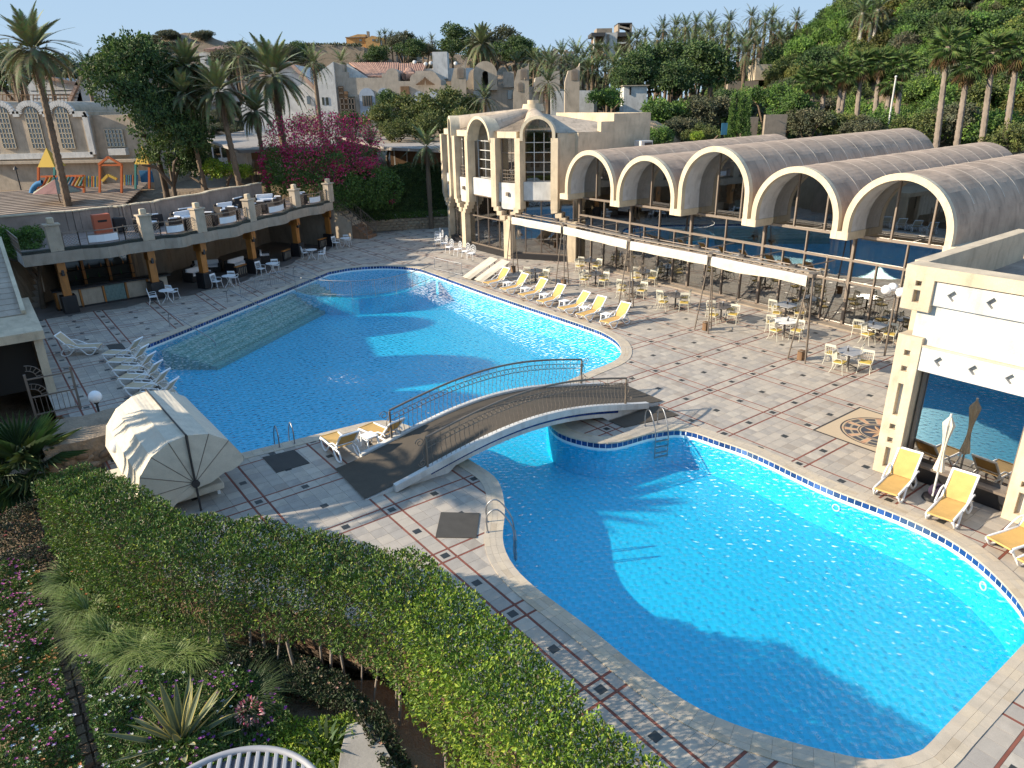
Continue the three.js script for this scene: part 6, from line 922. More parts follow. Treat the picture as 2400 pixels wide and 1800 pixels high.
{
  // fountain grass clumps along the garden path
  const blade = (() => { const p = [], c = [], P = (s) => V(0, 1 * s - 0.62 * s * s * s, 0.75 * s * s); for (let k = 0; k < 5; k++) { const a = P(k / 5), b = P((k + 1) / 5), w0 = 0.011 * (1 - k / 5.2), w1 = 0.011 * (1 - (k + 1) / 5.2); for (const q of [[-w0, a], [w0, a], [w1, b], [-w0, a], [w1, b], [-w1, b]]) p.push(q[0], q[1].y, q[1].z); } const g = new THREE.BufferGeometry(); g.setAttribute('position', new THREE.Float32BufferAttribute(p, 3)); g.setAttribute('uv', new THREE.Float32BufferAttribute(new Float32Array(p.length / 3 * 2), 2)); g.computeVertexNormals(); return g; })();
  const clump = (x, z, r, h, n, label, pal, y = GARDEN) => { const t = thing('grass_clump', label, 'grass', [x, y, z], 0, 'fountain grass'), o = new THREE.InstancedMesh(blade, M.hedgeLeaf, n), m = new THREE.Matrix4(), q = new THREE.Color(); for (let i = 0; i < n; i++) { const a = rr(0, 6.283), d = Math.sqrt(rnd()) * r * 0.45, s = h * rr(0.6, 1.15); m.makeRotationY(a + rr(-0.5, 0.5)).scale(V(1.15, s, s * rr(0.5, 1.25))).setPosition(Math.sin(a) * d, -0.02, Math.cos(a) * d); o.setMatrixAt(i, m); o.setColorAt(i, q.setRGB(...tint(pal))); } o.name = 'blades'; o.castShadow = o.receiveShadow = true; stuff(o); t.add(o); };
  const gp = [[0.22, 0.30, 0.08], [0.28, 0.35, 0.13], [0.15, 0.24, 0.05]], dp = [[0.05, 0.09, 0.03], [0.08, 0.12, 0.04]];
  const w = ['nearest the hedge end', 'second from the hedge end', 'third from the hedge end', 'fourth from the hedge end', 'fifth from the hedge end', 'at the foot of the bare stems'];
  [[175, 1365], [205, 1430], [255, 1490], [320, 1530], [390, 1545], [450, 1530]].forEach(([px, py], k) => { const p = onLevel(px, py, GARDEN + 0.3); clump(p.x, p.z, 0.75, 1.15, 1100, `pale fountain grass clump along the garden path, ${w[k]}`, gp); });
  let p = onLevel(570, 1650, GARDEN + 0.3); clump(p.x, p.z, 0.7, 1.25, 900, 'dark drooping grass clump behind the striped agave', dp);
  p = onLevel(760, 1740, GARDEN + 0.4); { const t = thing('strap_leaf_plant', 'dark green strap-leaved plant beside the pale slab', 'plant', [p.x, GARDEN, p.z]); for (let k = 0; k < 46; k++) { const L = new Leaves(), a = k * 2.4, el = lerp(1.35, 0.1, k / 46), l = rr(0.8, 1.15); const d = V(Math.cos(a) * Math.cos(el), Math.sin(el), Math.sin(a) * Math.cos(el)), m = d.clone().multiplyScalar(l * 0.6), e = d.clone().multiplyScalar(l).add(V(0, -0.25 * l, 0)), s = V(-Math.sin(a), 0, Math.cos(a)).multiplyScalar(0.035), c = tint(dp); for (const q of [[s.clone().negate(), s, m.clone().add(s)], [s.clone().negate(), m.clone().add(s), m.clone().sub(s)], [m.clone().sub(s), m.clone().add(s), e]]) for (const v of q) { L.p.push(v.x, v.y, v.z); L.c.push(...c); } meshOf('leaf', L.geo(), M.frond, t); } }
  // striped agave
  p = onLevel(425, 1745, GARDEN + 0.3); const ag = thing('striped_agave', 'large striped agave with sword leaves at the bottom of the garden', 'agave', [p.x, GARDEN, p.z]);
  const agave = (l, w0, bend) => { const L = new Leaves(), n = 8, P = (s) => V(l * s, bend * l * s * s, 0), W = (s) => w0 * (0.55 + 0.9 * s) * (1 - Math.pow(s, 2.6)), yel = [0.42, 0.36, 0.11], gre = [0.13, 0.16, 0.09]; for (let k = 0; k < n; k++) { const a = k / n, b = (k + 1) / n, A = P(a), B = P(b); for (const [f0, f1, c] of [[-1, -0.72, yel], [-0.72, 0, gre], [0, 0.72, gre], [0.72, 1, yel]]) { const pt = (q, f, s) => V(q.x, q.y + Math.abs(f) * W(s) * 0.35, f * W(s)); const v = [pt(A, f0, a), pt(A, f1, a), pt(B, f1, b), pt(A, f0, a), pt(B, f1, b), pt(B, f0, b)]; const kk = rr(0.85, 1.15); for (const q of v) { L.p.push(q.x, q.y, q.z); L.c.push(...c.map(x => x * kk)); } } } return L.geo(); };
  const AG = [agave(1.25, 0.085, -0.06), agave(1.35, 0.09, 0.05), agave(1.15, 0.08, -0.14)]; for (let k = 0; k < 44; k++) { const q = k / 44, o = meshOf('leaf', AG[k % 3], M.frond, ag); o.position.set(0, 0.25, 0); o.rotation.set(rr(-0.2, 0.2), k * 2.39996, lerp(1.4, 0.12, Math.pow(q, 0.75)) + rr(-0.08, 0.08), 'YZX'); o.scale.setScalar(rr(0.85, 1.1)); }
  // fan palm at the left edge
  p = onLevel(62, 1100, GARDEN + 1.0); const fpn = thing('low_fan_palm', 'low fan palm with shining leaves at the left edge beside the rubble', 'palm', [p.x, GARDEN, p.z]); mb().rod(V(0, 0, 0), V(0, 0.9, 0), 0.22, 10, 0.16).build('trunk', M.palmBark, fpn); const bigFan = [fanGeo([[0.10, 0.16, 0.04]], 26, 1.15), fanGeo([[0.07, 0.12, 0.03]], 26, 1.1)]; for (let k = 0; k < 26; k++) { const o = meshOf('fan_leaf', bigFan[k % 2], M.frond, fpn); o.position.set(0, 0.9, 0); o.rotation.set(rr(-0.3, 0.3), k * 2.4, lerp(1.25, -0.25, k / 26), 'YZX'); o.scale.setScalar(rr(0.9, 1.25)); }
  // shrubs and flower beds
  const bed = (name, label, cat, ring, y, n, pal, flowers, hgt, flowerPal, fn) => { const t = thing(name, label, cat, [0, 0, 0]), sp = [], fl = [], xs = ring.map(q => q[0]), zs = ring.map(q => q[1]); let guard = 0; while (sp.length < n && guard++ < n * 30) { const x = rr(Math.min(...xs), Math.max(...xs)), z = rr(Math.min(...zs), Math.max(...zs)); if (!insideRing(x, z, ring)) continue; const hh = hgt * (0.55 + 0.9 * Math.max(0, 0.35 + fbm(x * 1.1, z * 1.1, 5, 3))), yy = y + hh * (1 - Math.pow(rnd(), 2.2) * 0.8); sp.push([V(x, yy, z), V(rr(-1, 1), rr(0.1, 1), rr(-1, 1)).normalize(), V(rr(-1, 1), 1, rr(-1, 1)).normalize(), rr(0.05, 0.1), tint(pal)]); if (rnd() < flowers) { const kind = flowerPal[Math.floor(clamp(fbm(x * 0.7 + 9, z * 0.7, 2, 2) * 2.2 + 0.5, 0, 0.999) * flowerPal.length)], c = kind.map(v => v * rr(0.8, 1.15)), q = V(x + rr(-0.05, 0.05), y + hh + 0.03, z + rr(-0.05, 0.05)); for (let k = 0; k < 5; k++) { const a = k * 1.257; fl.push([q, V(Math.cos(a), 0.35, Math.sin(a)).normalize(), V(0, 1, 0), rr(0.035, 0.055), c]); } } } leafCopies('leaves', sp, t); if (fl.length) leafCopies('petals', fl, t); return t; };
  const ring = (pts, y) => pts.map(([x, z]) => { const q = onLevel(x, z, y); return [q.x, q.z]; });
  bed('flower_bed', 'bed of pink and white flowers filling the lower left corner', 'flowers', ring([[-60, 1330], [90, 1330], [115, 1450], [150, 1600], [205, 1830], [-60, 1830]], GARDEN + 0.3), GARDEN, 30000, PAL.hedge, 0.016, 0.55, [[0.75, 0.75, 0.78], [0.5, 0.06, 0.34], [0.5, 0.06, 0.34], [0.62, 0.12, 0.45], [0.75, 0.75, 0.78], [0.55, 0.2, 0.03]]);
  bed('shrub_bed', 'low leafy shrubs with a few purple and white blossoms beside the garden path', 'shrubs', ring([[190, 1560], [330, 1590], [470, 1600], [640, 1590], [690, 1720], [520, 1830], [250, 1830], [215, 1700]], GARDEN + 0.3), GARDEN, 22000, [...PAL.hedge, ...PAL.bright], 0.008, 0.6, [[0.7, 0.7, 0.74], [0.3, 0.04, 0.4]]);
  bed('ground_cover', 'bright green ground cover around the round slatted roof at the bottom', 'plants', ring([[470, 1690], [640, 1700], [860, 1690], [880, 1830], [420, 1830]], GARDEN + 0.2), GARDEN, 9000, PAL.lime, 0, 0.4, [[1, 1, 1]]);
  bed('undergrowth', 'undergrowth with shade painted into its leaves, at the hedge foot beside the pale slab', 'plants', ring([[440, 1545], [700, 1540], [800, 1600], [900, 1690], [980, 1830], [900, 1830], [830, 1690], [700, 1640], [480, 1600]], GARDEN + 0.2), GARDEN, 14000, [[0.03, 0.06, 0.018], [0.045, 0.08, 0.022], [0.06, 0.05, 0.02]], 0.002, 0.55, [[0.5, 0.3, 0.2]]);  // leaf tones darkened to stand in for the deep shade here
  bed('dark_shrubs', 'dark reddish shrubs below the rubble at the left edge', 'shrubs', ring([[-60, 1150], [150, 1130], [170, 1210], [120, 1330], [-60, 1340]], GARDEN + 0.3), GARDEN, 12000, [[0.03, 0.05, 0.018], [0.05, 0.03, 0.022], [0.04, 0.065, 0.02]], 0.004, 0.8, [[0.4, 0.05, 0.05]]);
  bed('hedge_foot_plants', 'leafy undergrowth with orange blossoms at the hedge end', 'plants', ring([[120, 1270], [200, 1260], [330, 1500], [260, 1480], [160, 1360]], GARDEN + 0.3), GARDEN, 7000, PAL.hedge, 0.006, 0.7, [[0.6, 0.16, 0.02]]);
  // stone edging of the garden path
  const pathO = new THREE.Group(); pathO.name = 'garden_path'; structure(pathO); scene.add(pathO); const a = onLevel(92, 1290, GARDEN), pts = [[95, 1290], [120, 1400], [140, 1500], [165, 1600], [190, 1700], [215, 1800]].map(q => onLevel(q[0] + 10, q[1], GARDEN)), pc = new THREE.CatmullRomCurve3(pts), PL = pc.getLength(), pm = [[0.34, 0.22, 0.15], [0.40, 0.29, 0.20], [0.30, 0.20, 0.14]].map(c => mat(c, { map: T.stain, bumpMap: T.bump, bumpScale: 0.02 })), st = [];
  for (let s = 0; s < PL; s += 0.3) for (let k = 0; k < 2; k++) { const q = pc.getPointAt(Math.min(1, s / PL)), tt = pc.getTangentAt(Math.min(1, s / PL)), n = V(-tt.z, 0, tt.x), c = q.clone().addScaledVector(n, (k - 0.5) * 0.27), g = new RoundedBoxGeometry(0.25 * rr(0.85, 1.05), 0.12, 0.28 * rr(0.85, 1.05), 1, 0.02); const o = meshOf('path_stone', g, pm[Math.floor(rnd() * 3)], pathO); o.position.set(c.x, GARDEN + 0.02 + rr(-0.01, 0.015), c.z); o.rotation.y = Math.atan2(tt.x, tt.z) + rr(-0.08, 0.08); }
  // round slatted roof at the bottom edge, pale slab, potted plant with pink flowers
  p = onLevel(598, 1755, 0.9); const rd = thing('round_slatted_roof', 'grey round slatted roof of a garden shelter at the bottom edge', 'roof', [p.x + 0.05, 0.9, p.z + 1.42], 0.2), RR = 1.42; mb().add(new THREE.TorusGeometry(RR, 0.055, 6, 60), new THREE.Matrix4().makeRotationX(Math.PI / 2)).build('rim', mat([0.34, 0.34, 0.36], { roughness: 0.6 }), rd); for (let k = -9; k <= 9; k++) { const x = k * 0.145, l = 2 * Math.sqrt(RR * RR - x * x); mb().rbox(x, -0.01, 0, 0.07, 0.035, l).build('slat', mat([0.30, 0.31, 0.34], { roughness: 0.6 }), rd); } mb().rod(V(0, -1.95, 0), V(0, 0, 0), 0.06, 8).build('post', M.iron, rd); mb().add(new THREE.CylinderGeometry(RR - 0.06, RR - 0.06, 0.02, 40), new THREE.Matrix4().makeTranslation(0, -0.09, 0)).build('under_sheet', mat([0.12, 0.13, 0.16]), rd);
  const sl = ring([[815, 1700], [865, 1685], [945, 1830], [790, 1830], [800, 1760]], GARDEN + 0.45), shp = new THREE.Shape(sl.map(([x, z]) => new THREE.Vector2(x, -z))); tag(mb().shape(shp, 0.5, new THREE.Matrix4().makeRotationX(-Math.PI / 2).setPosition(0, GARDEN - 0.05, 0), 0.01).build('concrete_slab', wall([0.42, 0.40, 0.38])), 'pale concrete slab beside the strap-leaved plant at the bottom', 'slab');
  p = onLevel(595, 1715, GARDEN + 0.2); const dr = thing('desert_rose', 'small bare-stemmed plant with pink flowers behind the round slatted roof', 'plant', [p.x, GARDEN, p.z]); for (const s of [-0.08, 0.09]) mb().tube([V(s, 0, 0), V(s * 1.2, 0.3, 0.02), V(s * 0.6, 0.6, 0)], 0.04, 7).build('stem', M.greyBark, dr); const fp2 = []; for (let i = 0; i < 260; i++) { const d = rdir(); fp2.push([V(d.x * 0.22, 0.72 + d.y * 0.2, d.z * 0.22), d, rdir(), rr(0.05, 0.09), [[0.6, 0.14, 0.22], [0.7, 0.5, 0.5], [0.08, 0.1, 0.03]][i % 3]]); } leafCopies('blossoms', fp2, dr);
  const hose = tag(mb().tube([[-7.6, -0.72, -12.9], [-6.6, -0.78, -12.35], [-5.4, -0.74, -12.2], [-4.2, -0.7, -11.7]], 0.022, 6, false, 30).build('garden_hose', mat([0.45, 0.44, 0.38])), 'pale hose hung along the bare hedge stems', 'hose');
}

// ---------------------------------------------------------------- buildings behind
// a building whose front lies in the plane z = -Z; corners given in photograph pixels so that sizes come out in metres
function front(Z, row = 220) {   // uprights stay upright: x is read along one row of the picture
  const P = (px, py) => new THREE.Vector2(onZ(px, row, Z).x, onZ(px, py, Z).y);
  const shape = (pts) => new THREE.Shape(pts.map(p => P(...p)));
  return { P, Z, slab: (pts, depth, out = 0) => mb().shape(shape(pts), depth, new THREE.Matrix4().makeTranslation(0, 0, -Z - depth + out)), box: (x0, y0, x1, y1, d, out = 0) => { const a = P(x0, y1), b = P(x1, y0); return mb().box((a.x + b.x) / 2, (a.y + b.y) / 2, -Z + out - d / 2, b.x - a.x, b.y - a.y, d); },
    arch: (x0, x1, yTop, yBot, d, out) => { const a = P(x0, yBot), b = P(x1, yTop), r = (b.x - a.x) / 2, s = new THREE.Shape(); s.moveTo(a.x, a.y); s.lineTo(a.x, b.y - r); s.absarc((a.x + b.x) / 2, b.y - r, r, Math.PI, 0, true); s.lineTo(b.x, a.y); s.closePath(); return mb().shape(s, d, new THREE.Matrix4().makeTranslation(0, 0, -Z + out - d)); },
    archRing: (x0, x1, yTop, yBot, w, d, out) => { const a = P(x0, yBot), b = P(x1, yTop), r = (b.x - a.x) / 2, cx = (a.x + b.x) / 2, cy = b.y - r, s = new THREE.Shape(); s.moveTo(a.x, a.y); s.lineTo(a.x, cy); s.absarc(cx, cy, r, Math.PI, 0, true); s.lineTo(b.x, a.y); s.lineTo(b.x - w, a.y); s.lineTo(b.x - w, cy); s.absarc(cx, cy, r - w, 0, Math.PI, false); s.lineTo(a.x + w, a.y); s.closePath(); return mb().shape(s, d, new THREE.Matrix4().makeTranslation(0, 0, -Z + out - d)); } };
}
const curve = (x0, y0, x1, y1, n = 6, dir = 1) => Array.from({ length: n }, (_, i) => { const t = (i + 1) / (n + 1) * Math.PI / 2; return dir > 0 ? [lerp(x0, x1, 1 - Math.cos(t)), lerp(y0, y1, Math.sin(t))] : [lerp(x0, x1, Math.sin(t)), lerp(y0, y1, 1 - Math.cos(t))]; });
const tiled = (m, parent, name, a, b, c, d, n, mats) => { for (let k = 0; k < n; k++) { const t = (k + 0.5) / n, p0 = a.clone().lerp(b, t), p1 = d.clone().lerp(c, t); mb().rod(p0, p1, a.distanceTo(b) / n * 0.52, 6).build(name, mats[k % mats.length], parent); } };
const roofMats = [mat([0.40, 0.23, 0.17], { map: T.stain }), mat([0.45, 0.27, 0.20], { map: T.stain }), mat([0.36, 0.21, 0.16], { map: T.stain })];
{
  // main hotel block in the middle distance
  const f = front(95), h = thing('hotel_block', 'beige hotel block with curved gables and pale blue window arches beyond the garden trees', 'building', [0, 0, 0]);
  const top = [[790, 145], [806, 150], [806, 168], [818, 168], [818, 182], [898, 182], [898, 172], [908, 172], ...curve(908, 172, 924, 160), [924, 160], ...curve(924, 160, 936, 172, 6, -1), [936, 190], [963, 190], [963, 186], ...curve(963, 186, 978, 172), [978, 166], [1010, 166], ...curve(1010, 166, 1026, 178, 5, -1), [1034, 186], [1034, 200], [1062, 200], [1062, 320], [790, 320]];
  f.slab(top, 9).build('front_wall', M.hotel, h);
  f.slab([[742, 178], [790, 145], [790, 320], [752, 320]], 2, 0.4).build('side_wall', M.white, h);
  for (const [x0, x1] of [[755, 760], [764, 770]]) f.box(x0, 228, x1, 246, 0.2, 0.45).build('window', M.glassDark, h);
  for (const [x0, x1, yt, yb, w0, w1] of [[842, 878, 206, 272, 849, 872], [886, 912, 206, 272, 892, 908]]) { const a = f.arch(x0, x1, yt, yb, 0.3, 0.2).build('blue_arch', M.blueTrim, h); f.box(w0, 224, w1, 248, 0.2, 0.3).build('window', M.glassDark, a); const b = mb(); for (let k = 0; k < 4; k++) { const p = f.P(lerp(w0, w1, (k + 0.5) / 4), 224), q = f.P(lerp(w0, w1, (k + 0.5) / 4), 248); b.bar(V(p.x, p.y, -94.65), V(q.x, q.y, -94.65), 0.07); } b.build('window_bars', M.bronze, a); }
  for (const [x0, x1] of [[970, 996], [1006, 1030]]) f.arch(x0, x1, 214, 250, 0.3, 0.2).build('blue_arch', M.blueTrim, h);
  f.box(795, 202, 806, 260, 0.3, 0.25).build('bay_window', M.brown, h); f.box(806, 214, 816, 260, 0.3, 0.25).build('bay_window', M.brown, h); f.box(816, 226, 831, 275, 0.35, 0.3).build('bay_window', M.glassDark, h); f.box(940, 202, 960, 230, 0.3, 0.2).build('window', M.brown, h);
  { const b = mb(); for (let k = 0; k < 5; k++) { const p = f.P(797, 205 + k * 13), q = f.P(830, 205 + k * 13); b.bar(V(p.x, p.y, -94.62), V(k < 2 ? f.P(806, 0).x : q.x, q.y, -94.62), 0.12); } for (const x of [797, 806, 816, 823, 830]) { const p = f.P(x, 230), q = f.P(x, 275); b.bar(V(p.x, p.y, -94.62), V(q.x, q.y, -94.62), 0.12); } b.build('bay_bars', M.iron, h); }
  { const b = mb(), s = mb(); for (let k = 0; k < 6; k++) for (const e of [-1, 1]) { const p = f.P(999 + e * k * 3.4, 181 + k * 3), q = f.P(999 + e * (k * 3.4 + 4), 199); b.bar(V(p.x, p.y, -94.6), V(q.x, q.y, -94.6), 0.14); } b.build('triangle_lattice', M.brown, h); }
  // tiled roofs behind the parapets
  const rf = (pts, n) => { const q = pts.map(([x, y, z]) => onZ(x, y, z)); tiled(0, h, 'roof_tile_row', q[0], q[1], q[2], q[3], n, roofMats); };
  rf([[818, 148, 108], [936, 148, 108], [930, 181, 97], [862, 181, 97]], 26); rf([[936, 150, 107], [1000, 150, 107], [990, 175, 99], [936, 175, 99]], 14); rf([[958, 164, 101], [972, 180, 96.5], [950, 180, 96.5], [950, 179, 96.5]], 5);
  f.slab([[815, 148], [862, 182], [815, 182]], 0.5, -1).build('gable_wall', M.white, h);
  // chimney tower and white service walls
  const f2 = front(104); f2.box(1018, 121, 1052, 185, 3.2).build('chimney', M.white, h); f2.box(985, 158, 1110, 190, 3, -1).build('service_wall', M.white, h);
  for (const [x, y] of [[998, 152], [1010, 150], [1068, 151], [972, 148]]) { const p = onZ(x, y, 102); const d = mb().add(new THREE.SphereGeometry(0.36, 14, 6, 0, 6.283, 0, 0.8), new THREE.Matrix4().makeRotationX(1.1).setPosition(p.x, p.y, p.z)); d.build('satellite_dish', M.white, h); }
  // right wing with open arches and slanting fins
  const g = front(88), w = thing('hotel_wing', 'beige hotel wing with open arches and quarter-curved fins behind the pavilion', 'building', [0, 0, 0]);
  g.slab([[1035, 200], [1090, 200], [1098, 185], ...curve(1100, 175, 1130, 158), [1130, 200], [1210, 200], [1400, 214], [1400, 330], [1035, 330]], 7).build('front_wall', M.hotel, w);
  g.archRing(1112, 1166, 144, 212, 1.0, 6, 1.2).build('open_arch', M.beige, w); g.arch(1122, 1156, 155, 198, 0.3, -3.5).build('recessed_wall', M.hotel, w);
  const fin = (x, y, s, Z) => { const q = front(Z); const o = q.slab([[x - 34 * s, y + 44 * s], ...curve(x - 34 * s, y + 18 * s, x, y, 6, -1), [x, y], [x, y + 150], [x - 34 * s, y + 150]], 1.0).build('curved_fin', M.beige, w); q.arch(x - 20 * s, x - 4 * s, y + 13 * s, y + 40 * s, 0.1, 0.05).build('fin_opening', M.beigeDark, o); const b = mb(); for (let k = 0; k < 6; k++) { const p = q.P(x - 17 * s + k * 2 * s, y + 18 * s), r = q.P(x - 14 * s + k * 2 * s, y + 38 * s); b.bar(V(p.x, p.y, -Z + 0.2), V(r.x, r.y, -Z + 0.2), 0.05); } b.build('fin_slats', M.bronze, o); };
  fin(1093, 143, 1.0, 86); fin(1240, 146, 1.0, 84); fin(1358, 148, 1.0, 82); fin(1230, 182, 0.8, 76);
  for (const [x0, x1] of [[1060, 1085], [1110, 1150], [1190, 1210], [1310, 1322], [1380, 1386]]) g.box(x0, 212, x1, 232, 0.2, 0.1).build('window', M.glassDark, w);
  g.box(1180, 168, 1205, 205, 5, 0.3).build('roof_block', M.hotel, w); g.slab([[1255, 182], ...curve(1255, 182, 1275, 168, 4, -1), [1310, 166], [1312, 215], [1250, 215]], 4, 0.6).build('roof_block', M.hotel, w); g.box(1290, 212, 1390, 330, 3, 1.2).build('low_block', M.white, w);
  // annex of pale boarded gables left of the hotel
  const a = front(100), n = thing('boarded_annex', 'pale boarded annex with steep gables left of the hotel block', 'building', [0, 0, 0]);
  a.slab([[560, 330], [560, 250], [620, 178], [690, 150], [745, 215], [748, 330]], 10).build('gable_wall', M.white, n);
  a.box(690, 270, 755, 305, 1.5, 2.2).build('yard_wall', M.beige, n); a.box(718, 225, 726, 244, 0.2, 0.1).build('window', M.glassDark, n); a.box(735, 236, 743, 280, 0.2, 0.1).build('door', M.glassDark, n);
  { const q0 = a.P(690, 147), q1 = a.P(748, 216), qa = a.P(617, 177); mb().bar(V(q0.x, q0.y, -99.8), V(q1.x, q1.y, -99.8), 0.7, 0.4).build('roof_verge', wall([0.55, 0.38, 0.30]), n); mb().bar(V(qa.x, qa.y, -99.8), V(q0.x, q0.y, -99.8), 0.7, 0.4).build('roof_verge', wall([0.55, 0.38, 0.30]), n); }
  const t2 = front(112), tw = thing('tiled_tower_house', 'white tower house with small tiled roof behind the palms', 'building', [0, 0, 0]); t2.box(482, 122, 535, 240, 6).build('wall', M.white, tw); t2.box(495, 138, 512, 152, 0.3, 0.1).build('window', M.glassDark, tw); for (let k = 0; k < 12; k++) { const p = onZ(484 + k * 4, 119, 112); mb().rod(p.clone().add(V(0, 0, 0.6)), p.clone().add(V(0, 0.9, -6)), 0.2, 6).build('roof_tile_row', roofMats[k % 3], tw); }
}
{
  // white-trimmed building with arched windows at the far left
  const f = front(72, 305), b = thing('arched_window_building', 'tan building with white wavy parapet and tall arched windows at the far left', 'building', [0, 0, 0]);
  const wave = (dy) => { const q = [[-90, 264 + dy]]; for (const c of [-55, 15, 84, 154]) { q.push([c - 34, 262 + dy]); for (let k = 0; k <= 14; k++) { const a = Math.PI * (1 - k / 14); q.push([c + 27 * Math.cos(a), 262 + dy - 25 * Math.sin(a)]); } q.push([c + 33, 262 + dy]); } q.push([213, 262 + dy]); return q; };
  f.slab([...wave(0), [213, 470], [-90, 470]], 10).build('front_wall', M.beige, b);
  const trim = (pts) => { const m = mb(); for (let i = 0; i < pts.length - 1; i++) { const p = f.P(...pts[i]), q = f.P(...pts[i + 1]); m.bar(V(p.x, p.y, -71.93), V(q.x, q.y, -71.93), 0.3, 0.5); } m.build('white_trim', M.white, b); };
  trim([...wave(5), [208, 270], [208, 362], [-90, 370]]);
  for (const x of [-55, 15, 84, 154]) { const w = f.arch(x - 15, x + 15, 250, 348, 0.12, 0.1).build('arched_window', M.glassDark, b); const m = mb(); for (let k = 0; k <= 4; k++) { const p = f.P(x - 15 + k * 7.5, k === 0 || k === 4 ? 266 : 254), q = f.P(x - 15 + k * 7.5, 348); m.bar(V(p.x, p.y, -71.86), V(q.x, q.y, -71.86), 0.06); } for (let k = 0; k < 8; k++) { const p = f.P(x - 15, 265 + k * 11.8), q = f.P(x + 15, 265 + k * 11.8); m.bar(V(p.x, p.y, -71.86), V(q.x, q.y, -71.86), 0.06); } m.build('glazing_bars', M.creamRim, w); }
  f.box(213, 268, 330, 470, 9, -0.6).build('side_block', M.beige, b); f.box(238, 304, 280, 344, 0.1, -0.5).build('window', M.glassDark, b); { const m = mb(); for (let k = 0; k <= 5; k++) { const p = f.P(238 + k * 8.4, 304), q = f.P(238 + k * 8.4, 344); m.bar(V(p.x, p.y, -72.45), V(q.x, q.y, -72.45), 0.07); } for (let k = 0; k <= 4; k++) { const p = f.P(238, 304 + k * 10), q = f.P(280, 304 + k * 10); m.bar(V(p.x, p.y, -72.45), V(q.x, q.y, -72.45), 0.07); } m.build('glazing_bars', M.creamRim, b); } f.box(244, 348, 285, 364, 0.7, 0.1).build('window_box', M.white, b);
  f.box(-80, 372, 330, 386, 1.0, 0.6).build('ledge', M.beige, b);
  const wm = [[-18, 300, 0]]; const lamp = f.P(44, 396);
  const lp = thing('slim_lamp_post', 'slim dark lamp post before the arched-window building', 'lamp', [onZ(48, 440, 70).x, 3.0, -70]); mb().rod(V(0, 0, 0), V(0, 2.6, 0), 0.06, 6).build('post', M.ironDark, lp); mb().add(new THREE.ConeGeometry(0.22, 0.35, 8), new THREE.Matrix4().makeTranslation(0, 2.7, 0)).build('lantern', M.ironDark, lp);
  // gabled sheds behind it
  const g = front(96); for (const [pts, l, roof] of [[[[60, 260], [60, 212], [92, 178], [190, 198], [190, 260]], 'white gabled shed behind the wavy parapet, left of the pair', [[88, 175], [192, 197]]], [[[165, 260], [205, 178], [212, 166], [240, 172], [240, 260]], 'white steep-roofed shed behind the wavy parapet, right of the pair', [[160, 240], [212, 164]]]]) { const s = thing('gabled_shed', l, 'building', [0, 0, 0]); g.slab(pts, 8).build('wall', M.white, s); const p = g.P(...roof[0]), q = g.P(...roof[1]); mb().bar(V(p.x, p.y, -95.8), V(q.x, q.y, -95.8), 0.5, 0.35).build('roof_verge', wall([0.55, 0.38, 0.30]), s); for (let k = 0; k < 5; k++) g.box(pts[1][0] + 14, 212 + k * 9, pts[4][0] - 3, 212.6 + k * 9, 0.05, 0.03).build('board_joint', M.beige, s); }
  const rl = thing('roof_railing', 'rusty railing along the roof behind the wavy parapet', 'railing', [0, 0, 0]); { const m = mb(); for (const y of [221, 236]) { const p = onZ(-30, y, 80), q = onZ(170, y + 3, 80); m.bar(p, q, 0.08); } m.build('rails', M.brown, rl); for (let k = 0; k < 22; k++) { const p = onZ(-30 + k * 9, 221, 80), q = onZ(-30 + k * 9, 240, 80); mb().bar(p, q, 0.06).build('baluster', M.brown, rl); } }
  // playground
  const pg = thing('play_structure', 'colourful wooden play structure with yellow roofs and striped panels at the upper left', 'playground', [0, 0, 0]), z = 64, P = (x, y, d = 0) => onZ(x, y, z + d), col = { o: mat([0.50, 0.13, 0.04]), y: mat([0.55, 0.36, 0.06]), b: mat([0.03, 0.16, 0.34]), t: mat([0.06, 0.24, 0.22]), w: mat([0.7, 0.7, 0.68]) };
  const roofAt = (x0, x1, yt, yb) => { const a = P(x0, yb), b = P(x1, yb), c = P((x0 + x1) / 2, yt, 0.9), d = 1.8, m = mb(); m.tri(a, b, c); m.tri(b, b.clone().add(V(0, 0, -d)), c); m.tri(b.clone().add(V(0, 0, -d)), a.clone().add(V(0, 0, -d)), c); m.tri(a.clone().add(V(0, 0, -d)), a, c); m.build('yellow_roof', col.y, pg); };
  roofAt(88, 128, 346, 392); roofAt(315, 349, 342, 385);
  for (const [x, y0, y1, c] of [[90, 392, 436, 'o'], [128, 392, 430, 't'], [318, 385, 428, 't'], [350, 385, 428, 'o'], [197, 410, 440, 'o'], [234, 385, 438, 'o'], [285, 385, 438, 'o']]) mb().bar(P(x, y0), P(x, y1 + 14), 0.16).build('post', col[c], pg);
  mb().bar(P(231, 386), P(254, 368), 0.18).bar(P(254, 368), P(285, 386), 0.18).bar(P(234, 387), P(283, 387), 0.14).build('orange_gable', col.o, pg);
  const cs = ['o', 'y', 't', 'b']; for (let k = 0; k < 11; k++) mb().bar(P(101 + k * 8.6, 436), P(112 + k * 8.6, 414), 0.32, 0.06).build('slanted_plank', col[cs[k % 4]], pg); for (let k = 0; k < 9; k++) mb().bar(P(200 + k * 4, 438), P(200 + k * 4, 413), 0.13, 0.06).build('plank', col[['y', 'b', 'y', 't', 'o'][k % 5]], pg); for (let k = 0; k < 7; k++) mb().bar(P(292 + k * 5, 434), P(292 + k * 5, 410), 0.14, 0.06).build('plank', col[['y', 'b', 't', 'b', 'o'][k % 5]], pg);
